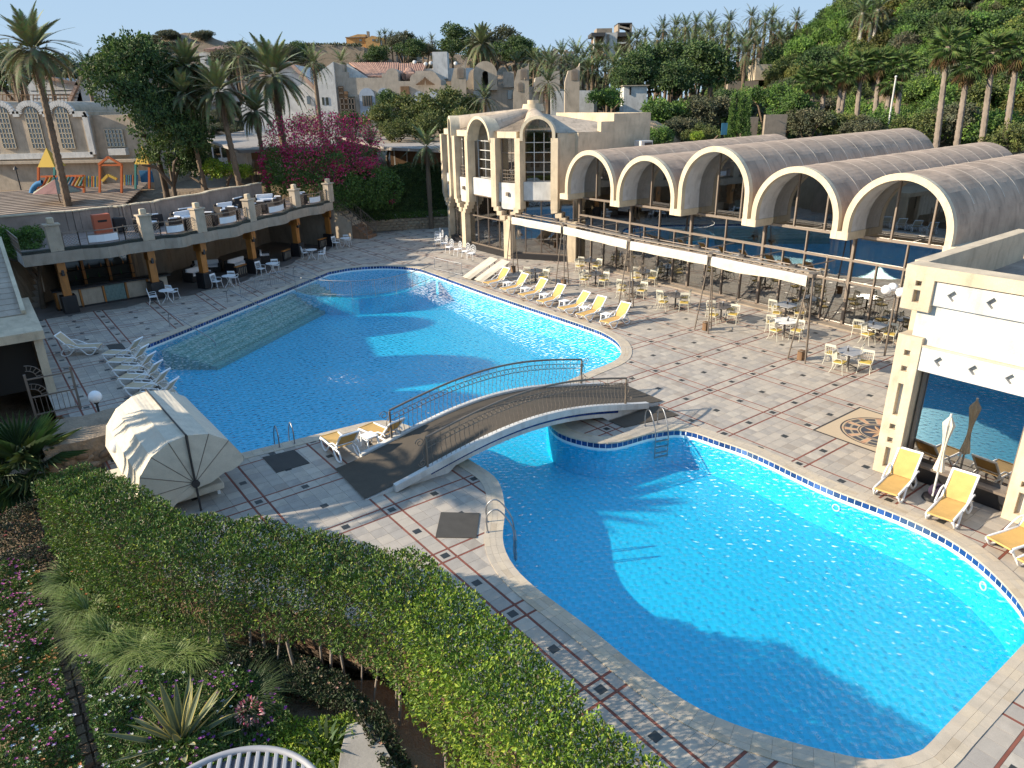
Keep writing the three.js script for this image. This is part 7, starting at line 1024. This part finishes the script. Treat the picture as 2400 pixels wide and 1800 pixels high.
  mb().bar(P(96, 414), P(197, 412), 0.16).bar(P(96, 437), P(197, 438), 0.16).build('rail', col.o, pg); mb().bar(P(240, 424), P(254, 410), 0.2).bar(P(254, 410), P(274, 420), 0.2).build('yellow_gable', col.y, pg); mb().box(P(336, 415).x, P(336, 415).y, -z - 0.6, 1.1, 1.0, 0.1).build('blue_panel', col.b, pg);
  mb().tube([P(100, 428), P(88, 432), P(78, 442), P(74, 458)], 0.24, 8).build('slide', col.b, pg);
  const ps = thing('striped_parasol', 'faded pink and green pointed parasol before the play structure', 'parasol', [P(128, 420, -6).x, P(128, 420, -6).y, -z + 6]); { const n = 6, r = 1.9; for (let k = 0; k < n; k++) { const a = k / n * 6.283, b = (k + 1) / n * 6.283; mb().tri([0, 0, 0], [Math.cos(b) * r, -0.95, Math.sin(b) * r], [Math.cos(a) * r, -0.95, Math.sin(a) * r]).tri([0, 0, 0], [Math.cos(a) * r, -0.96, Math.sin(a) * r], [Math.cos(b) * r, -0.96, Math.sin(b) * r]).build('canopy_panel', k % 2 ? wall([0.30, 0.16, 0.15]) : wall([0.36, 0.35, 0.27]), ps); } mb().rod(V(0, -2.6, 0), V(0, 0, 0), 0.04, 6).build('pole', M.iron, ps); }
}
{
  // low white pavilion with flat roofs behind the terrace, and the stone planter by the steps
  const f = front(76), b = thing('flat_roof_pavilion', 'low pavilion with wide flat roof and white walls behind the bougainvillea', 'building', [0, 0, 0]);
  const slab = (pts, y, th, m, n) => { const q = pts.map(([x, py]) => onLevel(x, py, y)), s = new THREE.Shape(q.map(v => new THREE.Vector2(v.x, -v.z))); mb().shape(s, th, new THREE.Matrix4().makeRotationX(-Math.PI / 2).setPosition(0, y - th, 0)).build(n, m, b); };
  slab([[478, 325], [600, 300], [780, 306], [790, 345], [560, 352]], 7.2, 0.25, wall([0.36, 0.33, 0.31]), 'flat_roof'); slab([[770, 316], [960, 322], [1060, 336], [1060, 352], [900, 345]], 6.9, 0.25, wall([0.40, 0.36, 0.33]), 'flat_roof');
  for (const [x0, y0, x1, y1, m] of [[478, 372, 500, 402, M.white], [522, 342, 560, 405, M.white], [612, 352, 640, 430, M.white], [560, 350, 612, 405, M.brown], [500, 345, 522, 405, M.brown], [900, 348, 1050, 392, M.brown]]) f.box(x0, y0, x1, y1, 0.4, -1).build('wall', m, b);
  for (const x of [480, 500, 522, 560, 612, 915, 945, 980]) { const p = f.P(x, 345), q = f.P(x, 405); mb().bar(V(p.x, p.y, -75.6), V(q.x, q.y, -75.6), 0.12).build('post', M.white, b); }
  const s = thing('stone_planter', 'low buff stone planter wall at the foot of the ivy', 'wall', [0, 0, 0]), A = V(-13.2, 0, -64.5), B2 = V(-4.9, 0, -66.5), L = A.distanceTo(B2), ang = -Math.atan2(B2.z - A.z, B2.x - A.x), sm = [[0.46, 0.36, 0.25], [0.40, 0.31, 0.22], [0.52, 0.42, 0.30]].map(c => mat(c, { map: T.stain, bumpMap: T.bump, bumpScale: 0.02 })), sg = new RoundedBoxGeometry(0.5, 0.24, 0.3, 1, 0.03); for (let r = 0; r < 4; r++) for (let x = 0.2 + (r % 2) * 0.25; x < L; x += 0.52) { const p = A.clone().lerp(B2, x / L), o = meshOf('stone', sg, sm[Math.floor(rnd() * 3)], s); o.position.set(p.x, 0.12 + r * 0.25, p.z + rr(-0.02, 0.02)); o.rotation.y = ang; }
  mb().box((A.x + B2.x) / 2, 0.5, (A.z + B2.z) / 2 - 0.6, L, 0.98, 1.0, ang).build('fill', M.soil, s);
}
{
  // fortress wall, villa, unfinished tower house on the far hills
  const f = front(215), w = thing('retaining_bastion', 'sandy bastion wall with planted top on the far hill', 'wall', [0, 0, 0]); f.slab([[704, 165], [704, 112], [775, 104], [862, 110], [862, 165]], 30).build('wall', wall([0.42, 0.33, 0.24]), w); f.slab([[846, 165], [846, 112], [925, 112], [925, 165]], 6, -8).build('wall', wall([0.36, 0.28, 0.21]), w);
  const tp = []; for (let i = 0; i < 1400; i++) { const p = onZ(rr(705, 845), rr(104, 110), 215 + rr(0, 3)); tp.push([p, rdir(), rdir(), rr(0.5, 0.9), tint(PAL.dusty)]); } leafCopies('planted_top', tp, w);
  const v = thing('ochre_villa', 'ochre villa with chimney on top of the far hill', 'building', [0, 0, 0]), g = front(225), oc = wall([0.62, 0.36, 0.14]); g.slab([[823, 114], [823, 88], [850, 80], [868, 80], [868, 114]], 8).build('wall', oc, v); g.slab([[868, 114], [868, 92], [884, 84], [912, 90], [912, 114]], 8, 1).build('wall', oc, v); g.box(871, 73, 876, 86, 1.5).build('chimney', M.beigeDark, v); for (const [x0, y0, x1, y1] of [[840, 102, 848, 110], [855, 92, 860, 97], [884, 92, 888, 97], [892, 92, 896, 97], [902, 95, 906, 108]]) g.box(x0, y0, x1, y1, 0.3, 1.2).build('window', M.glassDark, v); g.box(816, 106, 850, 109, 4, 2).build('terrace', oc, v); g.box(822, 86, 869, 88.5, 9, 0.6).build('roof', M.beigeDark, v);
  const m = thing('unfinished_tower_house', 'grey and white tower house with dark frames standing above the palm grove', 'building', [0, 0, 0]), k = front(165); k.box(1412, 76, 1442, 135, 6).build('white_wall', M.white, m); k.box(1382, 77, 1414, 86, 7, 1).build('roof_band', mat([0.06, 0.06, 0.065]), m); k.box(1384, 102, 1412, 106, 6.5, 0.8).build('balcony', M.white, m); k.box(1390, 86, 1412, 140, 5, -1).build('inner_wall', M.brown, m); k.box(1388, 86, 1391, 140, 1, 0.6).build('post', M.white, m); k.box(1395, 66, 1430, 77, 5).build('roof_hut', M.beigeDark, m); k.box(1442, 76, 1476, 86, 7, 0.8).build('roof_band', mat([0.06, 0.06, 0.065]), m); k.box(1442, 86, 1474, 130, 5, -1).build('inner_wall', M.brown, m); k.box(1442, 99, 1462, 103, 6.5, 0.6).build('balcony', M.white, m); k.box(1443, 53, 1475, 57, 6).build('frame_top', mat([0.06, 0.06, 0.065]), m); k.box(1443, 57, 1447, 77, 6).build('frame_post', M.beigeDark, m); k.box(1471, 57, 1475, 77, 6).build('frame_post', M.beigeDark, m); k.slab([[1447, 60], [1471, 66], [1471, 70], [1447, 64]], 3).build('stair_flight', M.beige, m); k.box(1418, 80, 1424, 125, 0.4, 0.2).build('window_strip', M.bronze, m);
  const dist = front(260); for (const [x0, y0, x1, y1, l] of [[1268, 122, 1290, 140, 'small pale far house left of the unfinished tower'], [1296, 118, 1308, 138, 'narrow pale far house left of the unfinished tower'], [1322, 120, 1345, 136, 'flat far house just left of the unfinished tower'], [1078, 98, 1090, 106, 'tiny sunlit house on the far ridge behind the tall palm']]) { const h = thing('far_house', l, 'building', [0, 0, 0], 0, 'far houses'); dist.box(x0, y0, x1, y1, 6).build('wall', wall([0.46, 0.40, 0.34]), h); dist.box(x0 + (x1 - x0) * 0.2, y0 + 5, x0 + (x1 - x0) * 0.42, y0 + 10, 0.3, 0.2).build('window', M.glassDark, h); dist.box(x0 + (x1 - x0) * 0.6, y0 + 5, x0 + (x1 - x0) * 0.8, y0 + 10, 0.3, 0.2).build('window', M.glassDark, h); dist.box(x0 + 2, y0 - 4, x0 + 8, y0, 3).build('roof_hut', M.beigeDark, h); }
  const rb = front(92), s1 = thing('white_shed', 'small white shed below the dark trees right of the hotel wing', 'building', [0, 0, 0]); rb.box(1462, 201, 1516, 330, 3).build('wall', M.white, s1); rb.box(1475, 204, 1479, 222, 0.2, 0.1).build('downpipe', M.dark, s1); rb.box(1458, 199, 1520, 202, 3.6, 0.3).build('roof', M.beige, s1);
  const s2 = thing('sunlit_hill_house', 'sunlit plain house on the slope among the palms', 'building', [0, 0, 0]), hb = front(118); hb.box(1765, 150, 1815, 188, 5).build('wall', M.cream, s2); hb.box(1766, 136, 1772, 152, 1).build('parapet_post', M.cream, s2); hb.box(1700, 190, 1770, 222, 1, 1).build('yard_wall', M.beigeDark, s2);
  const s3 = thing('terrace_house', 'cream terrace with a dark red rail under the tall palms', 'building', [0, 0, 0]), hc = front(112); hc.box(1890, 157, 1940, 172, 4).build('wall', M.cream, s3); hc.box(1905, 138, 1945, 158, 3, -0.5).build('screen', M.brown, s3);
  const s4 = thing('long_garden_wall', 'long grey-brown garden wall behind the vault roofs', 'wall', [0, 0, 0]), hd = front(74); hd.box(1800, 268, 1852, 325, 0.5).build('wall', M.beigeDark, s4); hd.box(1762, 275, 1800, 325, 0.5, -2).build('wall', M.beigeDark, s4);
  // blue tarpaulins and the rocky bank beside the pavilion roof
  for (const [x0, y0, x1, y1, l] of [[1446, 262, 1462, 300, 'blue tarpaulin hanging beside the stepped parapet'], [1464, 266, 1482, 290, 'teal tarpaulin hanging right of the blue one'], [1698, 288, 1712, 316, 'blue sign board among the trees behind the vaults']]) { const q = front(70); tag(q.box(x0, y0, x1, y1, 0.08).build('blue_sheet', mat([0.04, 0.18, 0.30], { map: T.stain })), l, 'sheet'); }
  const bank = thing('rocky_bank', 'pale rocky bank between the pavilion roof and the trees', 'rock', [onZ(1505, 310, 76).x, 6.2, -76]); const bg = new THREE.IcosahedronGeometry(3.2, 5), bp = bg.attributes.position; for (let i = 0; i < bp.count; i++) { const q = V(bp.getX(i), bp.getY(i), bp.getZ(i)), s = 1 + 0.4 * fbm(q.x * 0.5, q.y * 0.5, q.z * 0.5, 4); bp.setXYZ(i, q.x * s * 1.2, q.y * s * 0.75, q.z * s); } bg.computeVertexNormals(); mb().add(bg).build('rock_face', mat([0.46, 0.36, 0.25], { map: T.stain, bumpMap: T.bump, bumpScale: 0.1 }), bank);
  // big rock cut on the skyline of the right hill
  const cut = thing('rock_cut', 'pale rock outcrop on the skyline at the upper right', 'rock', [onZ(2210, 8, 150).x, onZ(2210, 22, 150).y, -150]); const cg = new THREE.IcosahedronGeometry(7, 4), cp = cg.attributes.position; for (let i = 0; i < cp.count; i++) { const q = V(cp.getX(i), cp.getY(i), cp.getZ(i)), s = 1 + 0.35 * fbm(q.x * 0.2, q.y * 0.2, q.z * 0.2, 4); cp.setXYZ(i, q.x * s * 1.5, q.y * s * 0.55, q.z * s); } cg.computeVertexNormals(); mb().add(cg).build('rock_face', mat([0.42, 0.33, 0.25], { map: T.stain, bumpMap: T.bump, bumpScale: 0.1 }), cut);
}
// ---------------------------------------------------------------- trees, palms and climbers behind
const inWords = (n) => { const o = ['', 'first', 'second', 'third', 'fourth', 'fifth', 'sixth', 'seventh', 'eighth', 'ninth', 'tenth', 'eleventh', 'twelfth', 'thirteenth', 'fourteenth', 'fifteenth', 'sixteenth', 'seventeenth', 'eighteenth', 'nineteenth']; if (n < 20) return o[n]; const t = ['', '', 'twent', 'thirt', 'fort', 'fift', 'sixt', 'sevent'][Math.floor(n / 10)]; return n % 10 ? `${t}y-${o[n % 10]}` : `${t}ieth`; };
{
  const up = (px, py, D) => at(px, py, D);
  // date palms between the bar and the hotel
  for (const [cx, cy, bx, by, D, s, l] of [[78, 118, 140, 400, 66, 1.25, 'tall leaning date palm at the far left in front of the arched windows'], [437, 155, 470, 400, 68, 0.95, 'tall date palm behind the big fig tree'], [430, 222, 475, 398, 66, 0.85, 'short date palm with brown skirt right of the big fig tree'], [512, 215, 560, 402, 64, 1.1, 'date palm with wide pale crown above the terrace corner'], [640, 180, 668, 345, 70, 1.5, 'largest date palm left of the hotel block'], [598, 262, 620, 370, 66, 0.85, 'low date palm before the flat roof']]) { const c = up(cx, cy, D), b = up(bx, by, D); b.y = 3.2; const k = c.clone().sub(b); datePalm(l, c, b, s, { group: 'date palms behind the bar', dates: true }); }
  datePalm('large dark date palm rising behind the hotel chimney', up(1128, 105, 112), V(up(1130, 200, 112).x, 6, up(1130, 200, 112).z), 1.35, { group: 'date palms by the hotel' });
  for (const [cx, cy, D, s, l] of [[735, 150, 92, 1.1, 'date palm crown at the bastion corner left of the hotel'], [800, 145, 100, 0.8, 'small date palm beside the tiled hotel roof'], [1285, 195, 74, 1.0, 'bushy date palm behind the pavilion roof cap'], [1135, 232, 80, 0.9, 'low date palm right of the olive trees'], [870, 345, 68, 0.9, 'dry drooping palm over the bougainvillea'], [1000, 345, 66, 0.95, 'grey drooping palm left of the pavilion']]) { const c = up(cx, cy, D); farPalm('date_palm', l, c, s, 'date palms by the hotel', Math.min(groundHeight(c.x, c.z), c.y - 2)); }
  tree('fig_tree', 'big dark fig tree behind the left end of the terrace', 'bigfig', up(348, 250, 70), 5.2, { sy: 1.15 }); tree('fig_tree', 'dark fig foliage low at the foot of the big fig tree', 'bigfig', up(385, 345, 67), 4.0, { sy: 1.25 });
  [[905, 285, 84, 2.6], [965, 270, 86, 3.0], [1035, 262, 85, 3.3], [1085, 245, 88, 2.6], [1000, 300, 80, 2.4], [930, 310, 80, 1.8], [1075, 290, 80, 2.4]].forEach(([x, y, D, R], k) => tree('olive_tree', `rounded olive-green tree before the hotel block, ${ordinal(k)} planted`, 'olive', up(x, y, D), R, { group: 'trees before the hotel' }));
  tree('leafy_tree', 'dark slender tree against the hotel window arches', 'fig', up(915, 240, 88), 1.6, { sy: 1.2 }); tree('leafy_tree', 'bright round tree right of the hotel wing', 'bright', up(1424, 232, 84), 2.2); tree('leafy_tree', 'dark shrub tree below the bay window', 'fig', up(820, 285, 88), 1.7);
  [[1500, 170, 98, 3.4], [1545, 155, 102, 3.8], [1600, 150, 104, 4.2], [1640, 165, 100, 4.4], [1480, 190, 96, 2.4], [1590, 190, 96, 3.2]].forEach(([x, y, D, R], k) => tree('dark_tree', `dense dark tree in the clump below the palm grove, ${ordinal(k)} of the clump`, 'fig', up(x, y, D), R, { group: 'dark clump below the grove' }));
  [[1560, 265, 82, 2.9, 'bright'], [1600, 300, 78, 2.0, 'dusty'], [1660, 262, 82, 3.0, 'dusty'], [1700, 255, 84, 2.6, 'fig'], [1800, 230, 88, 2.8, 'bright'], [1850, 260, 84, 2.6, 'bright'], [1900, 285, 82, 2.6, 'dusty'], [1960, 300, 82, 2.4, 'olive'], [2020, 310, 80, 2.2, 'dusty'], [2090, 290, 82, 2.6, 'bright'], [2150, 310, 80, 2.4, 'olive'], [2240, 290, 82, 2.8, 'dusty'], [2310, 300, 80, 2.8, 'bright'], [2370, 330, 76, 2.4, 'olive'], [1530, 320, 74, 1.8, 'bright'], [1640, 320, 76, 1.6, 'olive']].forEach(([x, y, D, R, k], i) => tree('garden_tree', `${{ bright: 'green', dusty: 'dusty grey-green', fig: 'dark', olive: 'olive' }[k]} tree behind the vault roofs, ${ordinal(i)} from the left of its row`, k, up(x, y, D), R, { group: 'trees behind the vaults' }));
  for (const [x, y, l] of [[1716, 262, 'left'], [1735, 250, 'middle'], [1752, 268, 'right']]) { const p = up(x, y, 76), t = thing('cypress', `slim bright cypress, ${l} of the three behind the vaults`, 'tree', [p.x, p.y - 3, p.z], rr(0, 6), 'cypresses'); const c = stuff(meshOf('crown', CROWN.cypress[0], M.leaf, t)); c.position.y = 2.6; c.scale.set(1.3, 2.2, 1.3); mb().rod(V(0, -1, 0), V(0, 1, 0), 0.1, 6).build('trunk', M.bark, t); }
  tree('yellow_shrub', 'yellow-green shrub just behind the first vault roof', 'lime', up(1628, 318, 74), 1.0); tree('yellow_shrub', 'yellow-green shrub on the hill among the fan palms', 'lime', up(2170, 175, 110), 2.6);
  // palm grove on the slope
  const grove = []; for (const [x, y] of [[1420, 230], [1590, 210], [1725, 200], [1880, 190], [2070, 150], [1310, 260], [1500, 230], [1080, 350], [1150, 330], [1260, 345], [1400, 330], [1500, 300], [1620, 310], [1740, 330], [1880, 340], [2010, 330], [2110, 270], [2190, 200], [620, 520], [740, 440], [810, 470], [880, 580], [980, 520], [1020, 390], [1130, 450], [1260, 470], [1380, 410], [1530, 420], [1640, 390], [300, 520], [430, 490], [480, 560], [40, 550], [190, 520], [560, 590], [740, 600], [660, 600], [1750, 440], [1880, 400], [2020, 470], [2130, 400], [900, 460], [1000, 610], [830, 640], [1200, 530], [1080, 560], [700, 500], [560, 480], [340, 570], [240, 560], [1340, 500], [1450, 380], [1570, 360], [1690, 270], [1820, 300], [1960, 400], [2060, 340]]) grove.push([1200 + x / 3.687, y / 3.687]); for (const [x, y] of [[40, 150], [250, 190], [170, 290], [100, 270], [320, 330], [50, 290], [360, 380], [200, 340]]) grove.push([1800 + x / 3.687, y / 3.687]);
  grove.sort((a, b) => a[0] - b[0]).forEach(([x, y], k) => { const c = up(x, y, lerp(150, 105, clamp((y - 60) / 100)) + rr(-6, 6)); farPalm('grove_palm', `date palm in the grove on the slope, ${inWords(k + 1)} from the left`, c, rr(0.92, 1.2), 'palm grove on the slope', Math.min(groundHeight(c.x, c.z), c.y - rr(4.5, 6.5))); });
  [[20, 140, 105], [45, 150, 95], [110, 155, 110], [160, 160, 112], [200, 158, 105], [240, 165, 110], [335, 128, 105], [360, 132, 110], [560, 132, 110], [30, 175, 88]].forEach(([x, y, D], k) => farPalm('grove_palm', `date palm on the far left skyline, ${ordinal(k)} of that group`, up(x, y, D), rr(0.8, 1.05), 'palms on the left skyline'));
  [[890, 85], [902, 82], [917, 85], [931, 88], [1012, 95], [990, 100], [840, 140], [1040, 130], [1060, 135]].forEach(([x, y], k) => farPalm('ridge_palm', `tiny palm on the far ridge by the villa, ${ordinal(k)} of that group`, up(x, y, 205), rr(0.75, 0.95), 'palms on the far ridge'));
  [[945, 105, 200, 4.5], [960, 118, 190, 4], [1060, 100, 210, 6], [1165, 105, 190, 6], [1200, 120, 180, 5], [1225, 128, 185, 5], [1000, 118, 195, 3], [1110, 120, 200, 4], [700, 128, 150, 3], [660, 130, 140, 3.2], [880, 130, 190, 3.5], [20, 165, 120, 4], [70, 175, 118, 3.5], [130, 172, 125, 3.5], [300, 150, 120, 4], [560, 150, 120, 4]].forEach(([x, y, D, R], k) => tree('ridge_tree', `dark rounded tree on the far skyline, ${ordinal(k)} of the skyline trees`, k % 3 ? 'fig' : 'dusty', up(x, y, D), R, { group: 'trees on the skyline' }));
  // tall fan palms and royal palms on the right
  const fans = [[1975, 165, 310], [2020, 152, 310], [2063, 146, 308], [2115, 152, 310], [1935, 185, 312], [1910, 180, 300], [2223, 108, 350], [2270, 152, 346], [2329, 122, 355], [2386, 117, 340], [1985, 175, 260], [1890, 190, 290], [2090, 190, 270]]; fans.sort((a, b) => a[0] - b[0]).forEach(([x, y, yb], k) => { const D = k > 8 ? 76 : 86, c = up(x, y, D), b = up(x - (k > 8 ? 26 : 14), yb, D), t = thing('fan_palm', `tall fan palm with brown skirt behind the vaults, ${ordinal(k)} from the left`, 'palm', [b.x, b.y - 2, b.z], 0, 'fan palms'); const d = c.clone().sub(t.position); const g = palmTrunk(d.y, 0.24, 0); g.applyMatrix4(new THREE.Matrix4().set(1, d.x / d.y, 0, 0, 0, 1, 0, 0, 0, d.z / d.y, 1, 0, 0, 0, 0, 1)); meshOf('trunk', g, M.greyBark, t); const cr = stuff(meshOf('crown', FANCROWN[k % 2], M.frond, t)); cr.position.copy(d); cr.scale.set(k > 8 ? 1.15 : 1.05, k > 8 ? 1.25 : 1.15, k > 8 ? 1.15 : 1.05); cr.rotation.y = k; });
  for (const [x, y, yb, l] of [[2022, 30, 120, 'left'], [2042, 52, 130, 'middle'], [2058, 22, 80, 'right']]) { const c = up(x, y, 118), b = up(x - 8, yb, 118), t = thing('royal_palm', `white-trunked royal palm on the hill, ${l} of the three`, 'palm', [b.x, b.y - 3, b.z], 0, 'royal palms'), d = c.clone().sub(t.position); meshOf('trunk', (() => { const g = mb().rod(V(0, 0, 0), d, 0.32, 10, 0.22).geo(); return g; })(), wall([0.55, 0.52, 0.48]), t); const cr = stuff(meshOf('crown', FARCROWN[1], M.frond, t)); cr.position.copy(d); cr.scale.setScalar(1.15); }
  for (const [x, y, x1, y1, l] of [[2100, 180, 2083, 290, 'slim white mast among the fan palms'], [2384, 150, 2365, 235, 'slim white mast at the right edge']]) { const a = up(x, y, 80), b = up(x1, y1, 80), t = thing('white_mast', l, 'pole', [b.x, b.y - 1, b.z]); mb().rod(V(0, 0, 0), a.clone().sub(t.position), 0.1, 8, 0.07).build('shaft', M.white, t); mb().add(new THREE.SphereGeometry(0.12, 8, 6), new THREE.Matrix4().setPosition(a.clone().sub(t.position))).build('cap', M.white, t); }
  // hillside cover: too many bushes to count
  const mm = new THREE.Matrix4(), qc = new THREE.Color(); let n = 0;
  [['bright', 620, 'green'], ['olive', 380, 'olive'], ['dusty', 260, 'dusty grey'], ['fig', 300, 'dark']].forEach(([kind, N, word]) => { const bush = new THREE.InstancedMesh(CROWN[kind][0], M.leaf, N); for (n = 0; n < N; n++) { let az, D, x, z, g = 0; do { az = rr(8, 46) * RAD; D = rr(80, 190); x = Math.sin(az) * D; z = -Math.cos(az) * D; } while (fbm(x * 0.05 + kind.length * 3, z * 0.05, kind.length, 2) < -0.06 && g++ < 12); const s = rr(1.1, 3.4) * (kind === 'fig' ? 1.15 : 1); mm.makeRotationY(rr(0, 6)).scale(V(s, s * rr(0.7, 1.25), s)).setPosition(x, groundHeight(x, z) + s * 0.4, z); bush.setMatrixAt(n, mm); const k = rr(0.8, 1.35); bush.setColorAt(n, qc.setRGB(k * rr(0.9, 1.2), k, k * rr(0.8, 1.2))); } bush.name = `${kind === 'fig' ? 'dark' : kind}_scrub`; scene.add(stuff(tag(bush, `${word} scrub covering the hillside on the right`, 'scrub'))); });
  [[1830, 95], [1880, 105], [1925, 70], [1960, 95], [2000, 110], [2090, 60], [2140, 90], [2190, 130], [2260, 60], [2330, 45], [2380, 80], [2300, 150], [2235, 40], [1850, 140]].forEach(([x, y], k) => { const D = rr(125, 150), c = up(x, y, D); farPalm('hill_palm', `date palm scattered on the right hillside, ${inWords(k + 1)} of those`, c, rr(0.9, 1.2), 'palms on the right hill', Math.min(groundHeight(c.x, c.z), c.y - 3)); });
  const bush2 = new THREE.InstancedMesh(CROWN.dusty[0], M.leaf, 420); n = 0; while (n < 420) { const az = rr(-40, 10) * RAD, D = rr(112, 240), x = Math.sin(az) * D, z = -Math.cos(az) * D; const s = rr(1.5, 3.2); mm.makeRotationY(rr(0, 6)).scale(V(s, s * 0.7, s)).setPosition(x, groundHeight(x, z) + s * 0.25, z); bush2.setMatrixAt(n, mm); const k = rr(0.7, 1.2); bush2.setColorAt(n, qc.setRGB(k, k, k)); n++; } bush2.name = 'far_scrub'; scene.add(stuff(tag(bush2, 'dusty scrub scattered over the far slopes', 'scrub')));
  // bougainvillea and ivy wall
  const B = thing('bougainvillea', 'large magenta bougainvillea spilling behind the roof terrace', 'shrub', [0, 0, 0]), sp = [], fl = [], fc = [[0.70, 0.02, 0.17], [0.56, 0.015, 0.14], [0.78, 0.06, 0.26]];
  const lumps = [[700, 365, 66, 3.0], [760, 350, 66, 3.0], [820, 345, 67, 2.6], [670, 400, 65, 2.0], [740, 410, 64, 2.6], [820, 400, 65, 2.4], [860, 430, 65, 2.0], [790, 440, 64, 1.9], [650, 390, 65, 1.4], [900, 440, 66, 1.6]].map(([x, y, D, R]) => [up(x, y, D), R]); for (const [c, R] of lumps) for (let i = 0; i < 1500 * R; i++) { const d = rdir(), q = R * rr(0.75, 1.08) * (1 + 0.3 * fbm(d.x * 2 + c.x, d.y * 2, d.z * 2, 2)), p = c.clone().add(d.clone().multiplyScalar(q)); const mag = fbm(p.x * 0.45, p.y * 0.55, p.z * 0.45, 3) + (p.y - 5.6) * 0.13 > 0.0 && rnd() < 0.66; (mag ? fl : sp).push([p, d.clone().add(rdir()).normalize(), rdir(), rr(0.13, 0.24), mag ? fc[i % 3].map(v => v * rr(0.7, 1.2)) : tint(PAL.bright)]); }
  leafCopies('leaves', sp, B); leafCopies('bracts', fl, B); mb().tube([V(-21, 3.3, -62), V(-21.5, 5, -62), V(-21, 6.5, -61.5)], 0.14, 6).build('stem', M.bark, B);
  const I = thing('ivy_wall', 'dark green ivy bank beside the pavilion above the stone planter', 'ivy', [0, 0, 0]), iv = []; for (let i = 0; i < 26000; i++) { const u = rnd(), p = V(lerp(-15.5, -4.4, u), 0, lerp(-63.8, -67.6, u)), y = Math.pow(rnd(), 0.85) * (4.6 + 0.8 * fbm(u * 6, 2, 0)), e = 0.7 * fbm(u * 9, y * 0.7, 4, 3); p.y = 0.95 + y; p.z += e + 0.4 - y * 0.22; iv.push([p, V(rr(-1, 1), rr(-0.6, 0.8), rr(0, 1)).normalize(), V(rr(-1, 1), rr(0, 1), 1).normalize(), rr(0.14, 0.26), tint(PAL.fig)]); } leafCopies('leaves', iv, I); mb().box(-10, 2.6, -66.9, 11.6, 5.2, 0.6, 0.33).build('backing_bank', M.soil, I);
  const pl = []; for (let i = 0; i < 3800; i++) { const u = rnd(), p = V(lerp(-13, -5.2, u), 1.0 + rnd() * 0.5, lerp(-64.7, -66.5, u) + rr(-0.3, 0.3)); pl.push([p, V(rr(-1, 1), 0.6, rr(-1, 1)).normalize(), rdir(), rr(0.1, 0.18), rnd() < 0.04 ? [0.6, 0.5, 0.55] : tint(PAL.bright)]); } const PB = thing('planter_plants', 'low flowering plants in the stone planter', 'plants', [0, 0, 0]); leafCopies('leaves', pl, PB);
  // shrubs behind the terrace corner and by the stair at the left
  for (const [x, y, D, R, k, l] of [[500, 395, 66, 1.8, 'lime', 'sunlit yellow-green bush behind the terrace corner, left of two'], [575, 400, 65, 1.3, 'lime', 'sunlit yellow-green bush behind the terrace corner, right of two'], [35, 560, 50, 1.5, 'bright', 'spiky green bush left of the side stair'], [60, 575, 48, 1.2, 'bright', 'small green bush touching the side stair']]) tree('bush', l, k, up(x, y, D), R, { cat: 'bush' });
}

// ---------------------------------------------------------------- left of the frame: the guest wing and palm whose shadows fall on the upper pool and the deck
{
  const a = V(-26.9, 0, -20.3), b = V(-34.8, 0, -42.8), d = b.clone().sub(a), L = d.length();
  const W = thing('guest_wing', 'cream guest wing with arched gables outside the left edge that shades the upper pool', 'building', [a.x, -1.1, a.z], -Math.atan2(d.z, d.x));   // local +x runs away from the camera
  const s = new THREE.Shape(), gables = [[3.6, 2.1, 12.1], [8.4, 2.3, 12.8], [16.4, 2.2, 12.3], [21.3, 1.6, 11.2]], base = 10.4; s.moveTo(0, 0); s.lineTo(0, base); for (const [x, r, top] of gables) { s.lineTo(x - r, base); s.lineTo(x - r, top - r); s.absarc(x, top - r, r, Math.PI, 0, true); s.lineTo(x + r, base); } s.lineTo(L, base); s.lineTo(L, 0); s.closePath();
  mb().shape(s, 7, new THREE.Matrix4().makeTranslation(0, 0, -7)).build('wall', M.cream, W);
  for (const [x, r, top] of gables) { const g = new THREE.Shape(); g.moveTo(-0.7, 0); g.lineTo(-0.7, 1.4); g.absarc(0, 1.4, 0.7, Math.PI, 0, true); g.lineTo(0.7, 0); g.closePath(); for (const y of [1.2, 4.4, 7.4]) mb().shape(g, 0.12, new THREE.Matrix4().makeTranslation(x, y, -0.06)).build('arched_window', M.glassDark, W); }
  datePalm('date palm outside the left edge that shades the bridge landing', V(-16.2, 5.9, -16.6), V(-16.4, -1.05, -16.4), 1.0, { group: 'date palms by the garden' });
}
// behind the camera: the hotel and trees that the pavilion windows mirror
{
  const H = thing('main_hotel', 'long cream hotel front behind the camera mirrored in the pavilion glass', 'building', [-40, -1, 22]);
  mb().box(0, 5.5, 4, 70, 11, 8).build('wall', M.cream, H); for (let k = 0; k < 16; k++) for (const y of [2.2, 5.6, 9]) mb().box(-32 + k * 4.2, y, -0.06, 1.6, 2, 0.1).build('window', M.glassDark, H); for (const y of [3.7, 7.1]) mb().box(0, y, -0.6, 70, 0.2, 1.2).build('balcony', M.white, H);
  [[-62, 14], [-54, 11], [-46, 15], [-37, 12], [-28, 15], [-19, 13], [-10, 15], [-70, 12]].forEach(([x, z], k) => tree('hotel_tree', `dark tree before the mirrored hotel front, ${ordinal(k)} planted`, k % 2 ? 'fig' : 'olive', V(x, 4.5, z), 3.6, { group: 'trees behind the camera', base: -1 }));
}
renderer.render(scene, camera);
